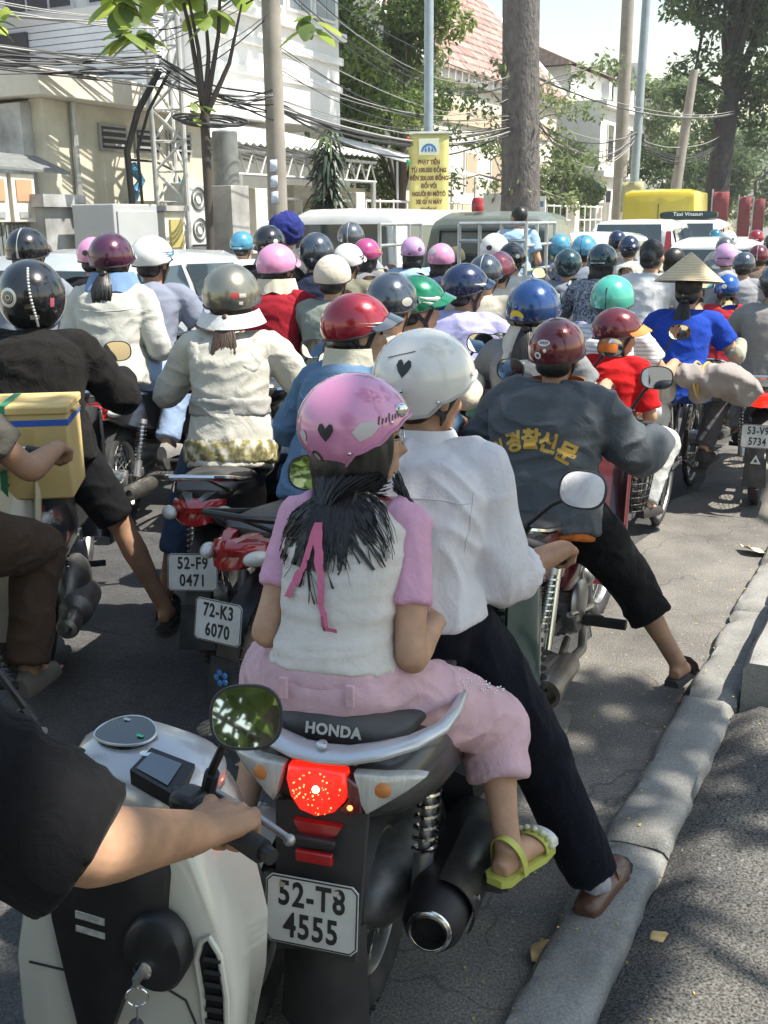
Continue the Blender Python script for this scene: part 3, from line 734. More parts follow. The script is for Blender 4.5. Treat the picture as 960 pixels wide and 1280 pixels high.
cable('cables from the slim lamp post to the dark trunk', RL(28, 7.4, 4.0), RL(40, 7.4, 4.6), .6, 7, .2, .02, M_CABLE, seed=9)
cable('straight high cable line over the far street', RL(19.4, 7.5, 4.7), RL(44, 6.8, 6.2), .5, 3, .15, .018, M_CABLE, seed=10)
cable('far cables beyond the dark trunk', RL(39.8, 7.4, 4.8), RL(62, 5.0, 6.4), .5, 4, .3, .025, M_CABLE, seed=11)
# coil of spare cable hung by the sapling, and black feeder pipes
t = thing('cable_coil', 'black coil of spare cable hanging among the wires by the sapling', 'cable coil', (0, 0, 0))
for k in range(5):
    g = G(); c = RL(8.9, 7.7, 2.95 + k * .012); g.torus(c + V((.15 * (k % 2), 0, 0)), .30 + .025 * k, .014, (.1, -.22, 1), 36, 6); g.build('coil_turn', M_CABLE, t)
for k, (dx, lab) in enumerate([(0, 'thick black feeder pipe running down beside the lattice mast'), (.14, 'thin black feeder pipe running down beside the lattice mast')]):
    g = G(); c = RL(9.25, 9.3, 0) + V((dx, 0, 0)); g.tube([c + V((.5, 0, 3.7)), c + V((.18, 0, 3.2)), c + V((0, 0, 2.7)), c + V((.03, 0, 1.4)), c + V((.1, 0, .14))], .045 if k == 0 else .022, 8); tag(g.build('feeder_pipe', M_BLACK), lab, 'pipe')

# ================================================================ trees
LEAF = {}
def leafmat(k, c, trl=.35): return mat('leaf_' + k, c, .55, var=(3, .3), trl=trl, spec=.3)
GREENS = [leafmat('mid', (.115, .17, .045)), leafmat('dark', (.075, .12, .035)), leafmat('light', (.19, .24, .065))]
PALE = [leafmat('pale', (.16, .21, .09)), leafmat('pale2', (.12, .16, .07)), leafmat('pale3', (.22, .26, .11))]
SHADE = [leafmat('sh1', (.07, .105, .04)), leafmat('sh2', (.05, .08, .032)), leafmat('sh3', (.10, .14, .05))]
def leaves(g, rnd, blobs, n, size, hollow=.45):
    """n leaf faces spread through clumps given as (centre, radii)"""
    tot = sum(b[1][0] * b[1][1] * b[1][2] for b in blobs) ** 1
    for c, r in blobs:
        k = max(8, int(n * r[0] * r[1] * r[2] / tot)); c = V(c); mi0 = rnd.choice((0, 0, 1, 2))
        for _ in range(k):
            d = V((rnd.gauss(0, 1), rnd.gauss(0, 1), rnd.gauss(0, 1))); d.normalize(); q = rnd.uniform(hollow, 1) ** .7
            p = c + V((d.x * r[0], d.y * r[1], d.z * r[2])) * q
            nrm = (d * .5 + V((rnd.uniform(-1, 1), rnd.uniform(-1, 1), rnd.uniform(-.2, 1.2)))).normalized()
            a = nrm.orthogonal().normalized(); a = Matrix.Rotation(rnd.uniform(0, 6.28), 3, nrm) @ a; b_ = nrm.cross(a); s = size * rnd.uniform(.6, 1.35)
            g.add([p - a * s, p - b_ * s * .42 + nrm * s * .12, p + a * s, p + b_ * s * .42 + nrm * s * .12], [(0, 1, 2, 3)], mi0 if rnd.random() < .6 else rnd.choice((0, 1, 2)))
def clumps(rnd, c, r, n, sz):
    out = []
    for _ in range(n):
        d = V((rnd.gauss(0, 1), rnd.gauss(0, 1), rnd.gauss(0, 1))); d.normalize(); q = rnd.uniform(.25, 1) ** .6; s = sz * rnd.uniform(.6, 1.3)
        out.append((V(c) + V((d.x * r[0], d.y * r[1], d.z * r[2])) * q, (s, s, s * .75)))
    return out
def tree(name, label, base, trunk, r0, crowns, nleaf, size, mats, seed, limb=8, bark=None, group=None):
    rnd = random.Random(seed); t = thing(name, label, 'tree', base, 0, group); b = V(base)
    g = G(); pts = [V(p) for p in trunk]; K = len(pts)
    g.tube(pts, [r0 * (1 - .5 * k / (K - 1)) for k in range(K)], 14)
    bl = []
    for c, r, n, sz in crowns:
        cl = clumps(rnd, c, r, n, sz); bl += cl
        for q in range(limb):
            e = rnd.choice(cl)[0]; k0 = rnd.randint(max(1, K - 2), K - 1); st = pts[k0]; mid = st.lerp(e, .5) + V((rnd.uniform(-.3, .3), rnd.uniform(-.3, .3), rnd.uniform(-.1, .4)))
            g.tube([st, mid, e], [r0 * .3, r0 * .16, r0 * .04], 6)
    g.build('trunk', bark or M_BARK, t)
    g = G(); leaves(g, rnd, bl, nleaf, size); g.build('crown', mats, t, smooth=False, fixn=False)
    return t
M_BARK = mat('bark', (.13, .105, .085), .95, var=(5, .4), bump=(14, .8, .04), stretch=(1, 1, .35))
M_BARK2 = mat('bark_grey', (.12, .108, .1), .95, var=(9, .45), bump=(22, .9, .05), stretch=(1, 1, .45))
# big bare trunk
b = RL(19.3, 7.4, .14)
t = thing('big_tree', 'thick straight grey brown tree trunk rising behind the pickup truck', 'tree', b)
g = G(); rings = []
for k in range(40):
    z = k * .33; rr = .40 + .28 * math.exp(-z * 1.4) - .004 * z
    rings.append([(math.cos(a) * rr * (1 + .05 * noise.noise(V((math.cos(a) * 3, math.sin(a) * 3, z * .7)))) - .022 * z, math.sin(a) * rr * (1 + .05 * noise.noise(V((math.cos(a) * 3, math.sin(a) * 3, z * .7 + 9)))), z) for a in [6.283 * i / 28 for i in range(28)]])
g.loft(rings); g.build('trunk', M_BARK2, t)
rnd = random.Random(4); g = G(); leaves(g, rnd, clumps(rnd, (0, 0, 15), (5, 5, 2.5), 26, 1.3), 6000, .22); g.build('crown', GREENS, t, smooth=False, fixn=False)
b = RL(20.2, 8.1, .14)
t = thing('slim_tree', 'slim sunlit trunk close behind the thick grey trunk, thin leafy twigs', 'tree', b)
g = G(); g.tube([(0, 0, 0), (.03, 0, 2.5), (.0, 0, 4.2)], [.19, .15, .1], 12)
twig = []
for k in range(26):
    a = random.uniform(0, 6.28); z = random.uniform(2.0, 4.2); e = V((math.cos(a) * random.uniform(.6, 1.9) + .5, math.sin(a) * 1.3, z + random.uniform(-.4, 1.0))); twig.append(e)
    g.tube([(0, 0, z), e * .5 + V((0, 0, z * .5 + .15)), e], [.03, .018, .006], 5)
g.build('trunk', M_POLE, t)
rnd = random.Random(9); g = G(); leaves(g, rnd, [(e, (.45, .45, .35)) for e in twig], 1700, .08, .1); g.build('crown', PALE, t, smooth=False, fixn=False)
tree('garden_tree', 'dense bright green garden tree between white house and tiled house', RL(24, 12.8, .14), [(0, 0, 0), (.1, 0, 2), (.2, 0, 4)], .22, [((-.1, 0, 5.6), (2.1, 1.9, 3.4), 60, .62), ((-1.2, -.3, 4.4), (1.4, 1.5, 1.8), 26, .55)], 17000, .1, GREENS, 12)
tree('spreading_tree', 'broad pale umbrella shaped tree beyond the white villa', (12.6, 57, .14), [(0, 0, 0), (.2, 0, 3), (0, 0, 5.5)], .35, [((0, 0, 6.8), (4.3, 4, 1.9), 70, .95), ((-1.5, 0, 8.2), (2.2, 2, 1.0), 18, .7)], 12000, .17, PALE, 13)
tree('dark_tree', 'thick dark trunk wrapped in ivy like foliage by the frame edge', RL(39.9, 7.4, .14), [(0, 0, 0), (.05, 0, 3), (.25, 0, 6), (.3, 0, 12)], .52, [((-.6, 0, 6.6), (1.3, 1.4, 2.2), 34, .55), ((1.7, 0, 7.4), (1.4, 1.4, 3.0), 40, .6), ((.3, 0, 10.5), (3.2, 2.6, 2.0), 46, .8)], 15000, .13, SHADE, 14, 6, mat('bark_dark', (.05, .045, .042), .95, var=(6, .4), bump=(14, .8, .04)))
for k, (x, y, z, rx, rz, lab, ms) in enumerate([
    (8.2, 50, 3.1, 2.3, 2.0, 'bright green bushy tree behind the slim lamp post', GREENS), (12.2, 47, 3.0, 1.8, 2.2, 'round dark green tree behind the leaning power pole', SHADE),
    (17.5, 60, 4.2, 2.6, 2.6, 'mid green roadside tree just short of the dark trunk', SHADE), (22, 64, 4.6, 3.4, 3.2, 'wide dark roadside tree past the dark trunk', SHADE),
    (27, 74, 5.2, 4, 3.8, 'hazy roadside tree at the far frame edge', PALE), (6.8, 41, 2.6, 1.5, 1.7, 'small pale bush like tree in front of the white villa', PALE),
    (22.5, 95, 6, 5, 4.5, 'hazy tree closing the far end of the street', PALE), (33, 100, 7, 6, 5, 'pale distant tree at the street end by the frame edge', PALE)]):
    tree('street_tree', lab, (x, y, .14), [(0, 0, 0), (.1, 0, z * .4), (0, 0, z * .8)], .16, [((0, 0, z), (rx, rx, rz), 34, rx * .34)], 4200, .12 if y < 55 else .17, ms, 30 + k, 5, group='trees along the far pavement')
# sapling with large leaves
M_BIG = [mat('big_leaf', (.20, .27, .05), .5, var=(5, .25), trl=.5), mat('big_leaf_dark', (.09, .14, .035), .5, var=(5, .25), trl=.4), mat('big_leaf_bright', (.34, .40, .07), .5, var=(5, .2), trl=.5)]
def big_leaf(g, p, d, s, mi, droop=.5, wd=.34):
    d = V(d).normalized(); side = d.cross(V((0, 0, 1)));
    if side.length < .1: side = V((1, 0, 0))
    side.normalize(); vs = []; n = 7
    for i in range(n):
        t = i / (n - 1); w = s * wd * math.sin(math.pi * min(1, t * .92 + .05)) ** .8; q = V(p) + d * (t * s) - V((0, 0, droop * s * t * t))
        vs += [q - side * w - V((0, 0, w * .25)), q + V((0, 0, 0)), q + side * w - V((0, 0, w * .25))]
    g.add(vs, [(i * 3 + q, i * 3 + q + 1, i * 3 + q + 4, i * 3 + q + 3) for i in range(n - 1) for q in (0, 1)], mi)
t = thing('sapling', 'young tree with thin dark forked trunk and big bright leaves on the far pavement', 'tree', RL(8.7, 7.6, .14))
g = G(); g.tube([(0, 0, 0), (.02, 0, 1.5), (.03, 0, 2.9)], [.055, .05, .06], 10)
tips = [(-.12, 0, 4.4), (.08, .1, 4.3), (.55, -.1, 4.1), (.3, .2, 4.7), (-.3, .1, 4.8)]
for e in tips: g.tube([(.03, 0, 2.85), V((.03, 0, 2.9)).lerp(V(e), .55) + V((.05, 0, -.1)), e], [.04, .026, .012], 7)
g.tube([(.6, -.1, 4.1), (1.0, -.15, 4.3), (1.5, -.1, 4.35)], [.012, .01, .008], 5)
for a in (0, 2.1, 4.2): g.tube([(math.cos(a) * .5, math.sin(a) * .5, 0), (0, 0, 1.25)], .022, 6)
g.build('trunk', mat('bark_sapling', (.07, .055, .045), .9), t)
rnd = random.Random(6); g = G()
for (cx, cy, cz, n, s) in [(-.95, 0, 4.2, 16, .42), (-.55, 0, 4.45, 12, .42), (-.1, 0, 4.35, 16, .42), (.15, 0, 4.0, 9, .36), (.55, 0, 4.35, 9, .38), (-.72, -.3, 3.75, 14, .36), (1.35, 0, 3.9, 8, .33), (-.05, -.1, 2.95, 7, .22), (-.3, .2, 4.8, 12, .4), (.3, 0, 4.8, 12, .4)]:
    for _ in range(n):
        a = rnd.uniform(0, 6.28); big_leaf(g, (cx + rnd.uniform(-.12, .12), cy + rnd.uniform(-.12, .12), cz + rnd.uniform(-.1, .1)), (math.cos(a), math.sin(a), rnd.uniform(-.5, .5)), s * rnd.uniform(.6, 1.1), rnd.choice((0, 0, 1, 2)))
g.build('crown', M_BIG, t, fixn=False)
# branch reaching in from beyond the frame, with its trunk
t = thing('leafy_tree', 'bright green leafy branches reaching in at the top corner of the street', 'tree', RL(2.2, 7.6, .14))
g = G(); o0 = V((-4.9, 10.0, 3.9)) - t.location; g.tube([(0, 0, 0), (0, .1, 2.2), (.1, .3, 3.6), (.3, .6, 6)], [.14, .11, .09, .04], 10); g.tube([(.1, .3, 3.5), o0 * .6 + V((0, 0, 1.2)), o0, o0 + V((.9, .2, .1))], [.06, .045, .03, .01], 7); g.build('trunk', M_BARK, t)
rnd = random.Random(16); g = G()
for (c, n) in [((-3.75, 10.2, 3.75), 16), ((-3.6, 10.3, 3.5), 16), ((-3.95, 10.1, 4.0), 14), ((-3.5, 10.2, 3.62), 10), ((-4.4, 10.1, 3.9), 14), ((-4.5, 10.2, 4.6), 30), ((-5.4, 10.2, 5), 40), ((-3.8, 10.2, 3.35), 7)]:
    for _ in range(n):
        a = rnd.uniform(0, 6.28); big_leaf(g, V(c) - t.location + V((rnd.uniform(-.15, .15), rnd.uniform(-.15, .15), rnd.uniform(-.1, .1))), (math.cos(a), math.sin(a), rnd.uniform(-.6, .3)), rnd.uniform(.12, .2), rnd.choice((0, 1, 2, 0)))
g.build('crown', M_BIG, t, fixn=False)
# dracaena by the white house
t = thing('dracaena_plant', 'tall dark dracaena plant with drooping strap leaves before the white house', 'plant', RL(14.4, 9.2, .14))
g = G(); g.tube([(0, 0, 0), (.03, 0, 1.5), (0, 0, 2.8)], [.05, .04, .03], 8); g.build('trunk', M_BARK, t)
g = G(); rnd = random.Random(31)
for k in range(420):
    z = rnd.uniform(1.3, 3.2); a = rnd.uniform(0, 6.28); ln = rnd.uniform(.3, .62) * (1.15 - (z - 1.5) * .3)
    big_leaf(g, (rnd.uniform(-.06, .06), rnd.uniform(-.06, .06), z), (math.cos(a), math.sin(a), rnd.uniform(-.2, 1.1)), ln, 0 if z < 2.9 else 1, rnd.uniform(.5, 1.5), .075)
g.build('crown', [mat('dracaena', (.03, .05, .025), .5), mat('dracaena2', (.09, .13, .05), .5)], t, fixn=False)
t = thing('yucca_plant', 'small bright spiky plant behind the railing beside the dracaena', 'plant', RL(16.4, 10.6, .14))
g = G(); g.tube([(0, 0, 0), (.02, 0, 1.7)], .05, 8); g.build('trunk', M_BARK, t)
g = G()
for k in range(90):
    a = rnd.uniform(0, 6.28); big_leaf(g, (0, 0, rnd.uniform(1.5, 2.0)), (math.cos(a), math.sin(a), rnd.uniform(-.1, 1.3)), rnd.uniform(.35, .65), 0, .5, .09)
g.build('crown', mat('yucca', (.20, .24, .10), .5, trl=.3), t, fixn=False)
# trees on the near pavement: they stand beside the frame and throw the dappled shade
for k, (s, l, cs, n, sz, lab) in enumerate([
    (-14.7, -7.0, [((0, 0, 4.6), (4.0, 3.0, 3.2), 40, .9)], 6000, .18, 'large leafy tree across the pavement behind the viewer'),
    (-6.5, -2.4, [((0, 0, 3.6), (2.0, 2.0, 1.8), 26, .6)], 5000, .12, 'bushy tree on the near pavement behind the viewer'),
    (-.6, -4.6, [((-.75, 1.75, 7.4), (2.7, 2.6, 1.3), 46, .46)], 8500, .13, 'shade tree on the near pavement beside the white scooter'),
    (6.5, -3.2, [((.6, -1.0, 7.6), (3.6, 3.0, 1.6), 12, .5)], 2600, .13, 'shade tree on the near pavement beyond the frame edge'),
    (17, -3.2, [((1.2, -.5, 8), (4.0, 4.0, 1.9), 14, .8)], 4500, .15, 'tall shade tree further along the near pavement'),
    (30, -3.2, [((1.2, -.5, 8.4), (4.0, 4.0, 2.2), 14, .85)], 4000, .16, 'far shade tree along the near pavement')]):
    tree('shade_tree', lab, RL(s, l, .19), [(0, 0, 0), (.1, 0, 2.5), (.2, 0, 6)], .25, cs, n, sz, GREENS, 60 + k, 10, group='trees on the near pavement')
# ================================================================ people: skeleton, skin, clothes, hair, helmets
def skinmat(n, c): return mat('skin_' + n, c, .55, var=(15, .2), bump=(90, .12, .002), spec=.35)
SK = {'a': skinmat('tan', (.46, .27, .17)), 'b': skinmat('brown', (.33, .185, .115)), 'c': skinmat('fair', (.56, .36, .25)), 'd': skinmat('warm', (.38, .22, .135))}
M_EYE = mat('eye_dark', (.02, .015, .012), .2)
M_LIP = mat('lip', (.36, .15, .12), .5)
M_HAIR = mat('hair', (.012, .010, .009), .42, spec=.5, var=(40, .4), bump=(60, .4, .004), stretch=(1, 1, .15))
M_HAIRB = mat('hair_brown', (.055, .03, .018), .45, var=(40, .4), bump=(60, .4, .004), stretch=(1, 1, .15))

def ik(a, t, l1, l2, pole):
    a = V(a); t = V(t); d = t - a; L = min(d.length, (l1 + l2) * .995); dn = d.normalized()
    x = (l1 * l1 - l2 * l2 + L * L) / (2 * L); hgt = math.sqrt(max(0, l1 * l1 - x * x))
    p = V(pole); p = p - dn * p.dot(dn)
    if p.length < 1e-4: p = dn.orthogonal()
    return a + dn * x + p.normalized() * hgt, a + dn * L

def rider(role='driver', lean=0., feet='peg', hands='grip', yaw=0., pitch=0., sc=1., hb=(.80, .30, 1.0), sway=0., pole=None):
    """joints of a seated rider in the motorbike's frame (x ahead, y left); index 0 left, 1 right"""
    J = {}
    if role == 'driver': pel = V((.34, 0, .83)); nk = V((.41 + lean, sway, 1.235 - lean * .25))
    else: pel = V((.0, 0, .87)); nk = V((.06 + lean, sway, 1.275 - lean * .25))
    J['pel'] = pel; J['nk'] = nk
    hd = nk + V((.035, 0, .135)); J['hd'] = hd
    J['HM'] = Matrix.Translation(hd) @ Matrix.Rotation(yaw, 4, 'Z') @ Matrix.Rotation(pitch, 4, 'Y')
    J['sh'] = [nk + V((-.012, s * .158, -.045)) for s in (1, -1)]
    J['hp'] = [pel + V((.02, s * .088, -.01)) for s in (1, -1)]
    J['wr'] = []; J['el'] = []; J['kn'] = []; J['an'] = []; J['hdir'] = []; J['hn'] = []; J['curl'] = []
    for k, s in enumerate((1, -1)):
        hm = hands if isinstance(hands, str) else hands[k]
        if hm == 'grip': w = V((hb[0] - .055, s * hb[1], hb[2] + .025)); hd_, hn, cu = V((.8, -s * .12, -.35)), V((-.3, 0, -1)), 62
        elif hm == 'thigh': w = V((pel.x + .26, s * .13, pel.z + .085)); hd_, hn, cu = V((.9, -s * .3, -.25)), V((0, 0, -1)), 14
        elif hm == 'hug': w = V((pel.x + .30, s * .16, pel.z + .18)); hd_, hn, cu = V((.6, -s * .7, 0)), V((-.3, -s, 0)), 25
        else: w = V(hm); hd_, hn, cu = V((.7, 0, -.6)), V((-.5, 0, -.7)), 30
        e, w = ik(J['sh'][k], w, .27, .245, V(pole) if pole else (-.45, s * .45, -.7)); J['el'].append(e); J['wr'].append(w); J['hdir'].append(hd_); J['hn'].append(hn); J['curl'].append(cu)
        fm = feet if isinstance(feet, str) else feet[k]
        if role == 'driver': an = {'peg': V((.54, s * .15, .37)), 'ground': V((.40, s * .36, .085))}[fm] if isinstance(fm, str) else V(fm)
        else: an = {'peg': V((.20, s * .19, .41)), 'ground': V((.1, s * .36, .085))}[fm] if isinstance(fm, str) else V(fm)
        kn, an = ik(J['hp'][k], an, .41, .40, (1, s * .35, .35)); J['kn'].append(kn); J['an'].append(an)
    J['toe'] = [V((1, s * .12, -.05)) for s in (1, -1)]
    return J

def hand_geo(g, w, d, n, side, curl=40, s=1., fr=1., spread=0.):
    """palm, four fingers and a thumb; w wrist, d pointing, n palm normal, side +1 left hand"""
    d = V(d).normalized(); n = V(n); n = (n - d * n.dot(d)).normalized()
    th = d.cross(n) * side * -1           # towards the thumb
    th.normalize()
    w = V(w)
    g.tube([w - d * .015 * s, w + d * .025 * s, w + d * .06 * s, w + d * .088 * s], [(.026 * s, .020 * s), (.034 * s, .020 * s), (.042 * s, .018 * s), (.040 * s, .014 * s)], 12, up=n)
    for q, (o, ln, r) in enumerate(((.031, .074, .0088), (.0105, .084, .0092), (-.010, .078, .0088), (-.030, .060, .0078))):
        p = w + d * (.084 - abs(o - .004) * .14) * s + th * o * s - n * .004 * s; dd = (d + th * (o * 1.5 + spread * (1.5 - q) * .12)).normalized(); pts = [p - dd * .012 * s, p]; rs = [r * fr * 1.05 * s, r * fr * 1.05 * s]; ang = 0
        g.ell(p - n * .005 * s, (r * 1.25 * s,) * 3, nu=8, nv=6); g.tube([w + d * .01 * s + th * o * .5 * s - n * .014 * s, p - n * .007 * s], [.004 * s, .006 * s], 6)
        for k, fl in enumerate((.44, .32, .24)):
            ang += rad(curl * (.72, 1.3, .95)[k] + q * 2); q2 = dd * math.cos(ang) + n * math.sin(ang)
            p = p + q2 * ln * fl * s; pts.append(p); rs.append(r * fr * (1, .92, .78)[k] * s)
        g.tube(pts, rs, 9); g.ell(pts[-1], rs[-1], nu=8, nv=6)
    p = w + d * .02 * s + th * .027 * s + n * .006 * s
    a = (d * .75 + th * .75 + n * .35).normalized(); b_ = (d * .95 + th * (.25 - curl * .006) + n * (.3 + curl * .009)).normalized()
    pts = [p - a * .01 * s, p + a * .036 * s, p + a * .036 * s + b_ * .03 * s, p + a * .036 * s + (b_ + n * .15).normalized() * .054 * s]
    g.tube(pts, [.014 * s, .0125 * fr * s, .011 * fr * s, .009 * fr * s], 9); g.ell(pts[-1], .0092 * fr * s, nu=8, nv=6)

def head_geo(g, HM, s=1.):
    R = HM.to_3x3()
    def E(c, r): g.ell(HM @ V([k * s for k in c]), tuple(k * s for k in r), R, 20, 14)
    E((-.014, 0, .03), (.096, .076, .088)); E((.016, 0, -.022), (.076, .064, .088)); E((.036, 0, -.078), (.044, .044, .036)); E((-.055, 0, -.02), (.05, .06, .06))
    for k in (1, -1):
        E((-.008, k * .077, -.012), (.019, .009, .032)); E((.052, k * .036, -.028), (.028, .026, .024)); E((.078, k * .027, .022), (.014, .022, .008))
    T = lambda c: HM @ V([k * s for k in c])
    g.tube([T((.078, 0, .014)), T((.094, 0, -.012)), T((.106, 0, -.034)), T((.088, 0, -.046))], [.008 * s, .010 * s, .014 * s, .010 * s], 10)
    g.ell(T((.086, 0, -.066)), (.010 * s, .022 * s, .006 * s), R, 12, 8); g.ell(T((.084, 0, -.078)), (.011 * s, .019 * s, .007 * s), R, 12, 8)

def spath(pts, rs, m=4):
    """rounded path through the joints (Catmull-Rom) with interpolated radii"""
    P = [V(p) for p in pts]; Q = []; R_ = []; n = len(P)
    for i in range(n - 1):
        p0, p1, p2, p3 = P[max(0, i - 1)], P[i], P[i + 1], P[min(n - 1, i + 2)]
        for k in range(m):
            t = k / m; Q.append(.5 * ((2 * p1) + (p2 - p0) * t + (2 * p0 - 5 * p1 + 4 * p2 - p3) * t * t + (3 * p1 - p0 - 3 * p2 + p3) * t ** 3)); R_.append(rs[i] + (rs[i + 1] - rs[i]) * t)
    Q.append(P[-1]); R_.append(rs[-1]); return Q, R_
def ring_loft(g, P, A, W, D, n=22, pw=2.3):
    rings = []
    for k, p in enumerate(P):
        t = (P[min(k + 1, len(P) - 1)] - P[max(k - 1, 0)]).normalized(); a = (A[k] - t * A[k].dot(t)).normalized(); b_ = t.cross(a)
        rr = []
        for i in range(n):
            c, s = math.cos(6.28318 * i / n), math.sin(6.28318 * i / n)
            rr.append(p + a * W[k] * math.copysign(abs(c) ** (2 / pw), c) + b_ * D[k] * math.copysign(abs(s) ** (2 / pw), s))
        rings.append(rr)
    g.loft(rings)

def torso(g, J, w=1., d=1., lo=-.22, hi=1.03, hem=1., pad=0., hunch=.03):
    lat0 = (J['hp'][0] - J['hp'][1]).normalized(); lat1 = (J['sh'][0] - J['sh'][1]).normalized(); up = (J['nk'] - J['pel']); fw = lat1.cross(up).normalized() * 1.
    tab = [(-.25, .172, .132), (-.1, .172, .135), (.08, .162, .128), (.3, .146, .112), (.5, .152, .112), (.68, .166, .118), (.82, .162, .108), (.92, .115, .085), (1.0, .066, .062), (1.1, .058, .056)]
    ts = [lo] + [r[0] for r in tab if lo < r[0] < hi] + [hi]
    P = []; A = []; W = []; D = []
    for t in ts:
        for q in range(len(tab) - 1):
            if tab[q][0] <= t <= tab[q + 1][0] or q == len(tab) - 2:
                u = (t - tab[q][0]) / (tab[q + 1][0] - tab[q][0]); ww = tab[q][1] + (tab[q + 1][1] - tab[q][1]) * u; dd = tab[q][2] + (tab[q + 1][2] - tab[q][2]) * u; break
        bulge = -hunch * math.sin(math.pi * min(1, max(0, t)))
        P.append(J['pel'].lerp(J['nk'], t) + fw * bulge + fw * (.0 if t < .8 else (t - .8) * .05)); A.append(lat0.lerp(lat1, min(1, max(0, t))))
        e = hem if t < .15 else 1.
        W.append(ww * .97 * w * e + pad * (1 if t < .85 else .5)); D.append(dd * d * e + pad * (1 if t < .85 else .5))
    ring_loft(g, P, A, W, D)

def skin_body(J, s=1., feet=True, vox=.011, bulk=1., hs=1., arm=1., curlfr=1., feetbare=True):
    g = G(); head_geo(g, J['HM'], s)
    HM = J['HM']
    g.tube([J['nk'] + (J['pel'] - J['nk']).normalized() * .06, J['nk'], HM @ V((-.022 * s, 0, -.085 * s)), HM @ V((-.018, 0, -.03))], [.062 * bulk, .054 * s * bulk, .05 * s, .045 * s], 14)
    torso(g, J, .86 * bulk, .84 * bulk, -.12, 1.0)
    for k, sd in enumerate((1, -1)):
        sh, el, wr = J['sh'][k], J['el'][k], J['wr'][k]
        g.tube(*spath([J['nk'].lerp(sh, .45) - V((0, 0, .02)), sh, sh.lerp(el, .35), sh.lerp(el, .75), el, el.lerp(wr, .25), el.lerp(wr, .6), wr], [q * arm for q in (.05, .053, .048, .041, .039, .042, .034, .026)]), 20)
        hand_geo(g, wr, J['hdir'][k], J['hn'][k], sd, J['curl'][k], hs, curlfr)
        hp, kn, an = J['hp'][k], J['kn'][k], J['an'][k]
        g.tube(*spath([J['pel'].lerp(hp, .6), hp, hp.lerp(kn, .5), kn, kn.lerp(an, .12), kn.lerp(an, .32), kn.lerp(an, .7), an], [q * bulk for q in (.08, .083, .07, .053, .05, .053, .038, .034)]), 18)
        if feet: foot_geo(g, an, J['toe'][k], 1.)
    return fuse(g, vox, 3, .5)
def foot_geo(g, an, toe, s=1., toes=True):
    t = V(toe).normalized(); sd = t.cross(V((0, 0, 1))).normalized(); u = sd.cross(t)
    sole = an - u * .055 * s
    P = [sole - t * .045 * s + u * .02 * s, sole + u * .028 * s, sole + t * .06 * s + u * .022 * s, sole + t * .12 * s + u * .006 * s, sole + t * .15 * s - u * .003 * s]
    g.tube(P, [(.024 * s, .024 * s), (.033 * s, .034 * s), (.036 * s, .032 * s), (.042 * s, .020 * s), (.040 * s, .013 * s)], 12, up=u)
    g.tube([an + u * .02, an - u * .03 * s], [.033 * s, .034 * s], 12)
    for q in range(5):
        p = sole + t * (.15 - .006 * q) * s + sd * (.034 - .0165 * q) * s - u * .004 * s; g.tube([p - t * .02, p + t * (.032 - .004 * q) * s], [.010 * s, .0085 * s], 7); g.ell(p + t * (.032 - .004 * q) * s, .0088 * s, nu=7, nv=5)

def face_bits(parent, HM, s=1., lash=True):
    g = G(); R = HM.to_3x3()
    for k in (1, -1):
        g.ell(HM @ V((.079 * s, k * .031 * s, .003 * s)), (.008 * s, .0155 * s, .0065 * s), R, 10, 7)
        g.ell(HM @ V((.09 * s, k * .031 * s, .026 * s)), (.004 * s, .021 * s, .004 * s), R, 10, 6)
    return g

def shirt_geo(J, sleeve='long', w=1.04, d=1.06, lo=-.2, hi=1.0, hem=1.04, arm=1.25, vox=.011, fold=(.006, (8, 8, 16)), seed=0., pad=.008, cuff=None, hunch=.03, frac=.62, shoulder=.07):
    g = G(); torso(g, J, w, d, lo, hi, hem, pad, hunch)
    for k in range(2):
        sh, el, wr = J['sh'][k], J['el'][k], J['wr'][k]; nk = J['nk']
        r0 = shoulder
        if sleeve == 'long': pts = [nk.lerp(sh, .25) - V((0, 0, .03)), sh, sh.lerp(el, .5), el, el.lerp(wr, .5), el.lerp(wr, .94)]; rs = [r0 * .9, r0, .056 * arm, .049 * arm, .046 * arm, (cuff or .036) * arm]
        elif sleeve == 'three': pts = [nk.lerp(sh, .25) - V((0, 0, .03)), sh, sh.lerp(el, .5), el, el.lerp(wr, .3)]; rs = [r0 * .9, r0, .056 * arm, .051 * arm, .05 * arm]
        elif sleeve == 'short': pts = [nk.lerp(sh, .25) - V((0, 0, .03)), sh, sh.lerp(el, frac * .5), sh.lerp(el, frac)]; rs = [r0 * .9, r0, .058 * arm, .06 * arm]
        else: pts = [nk.lerp(sh, .25) - V((0, 0, .03)), sh]; rs = [r0 * .9, r0 * .85]
        g.tube(*spath(pts, rs), 18)
        if sleeve != 'none': g.ell(sh, r0 * .98)
    return fuse(g, vox, 3, .5, folds(fold[0], fold[1], seed) if fold else None)
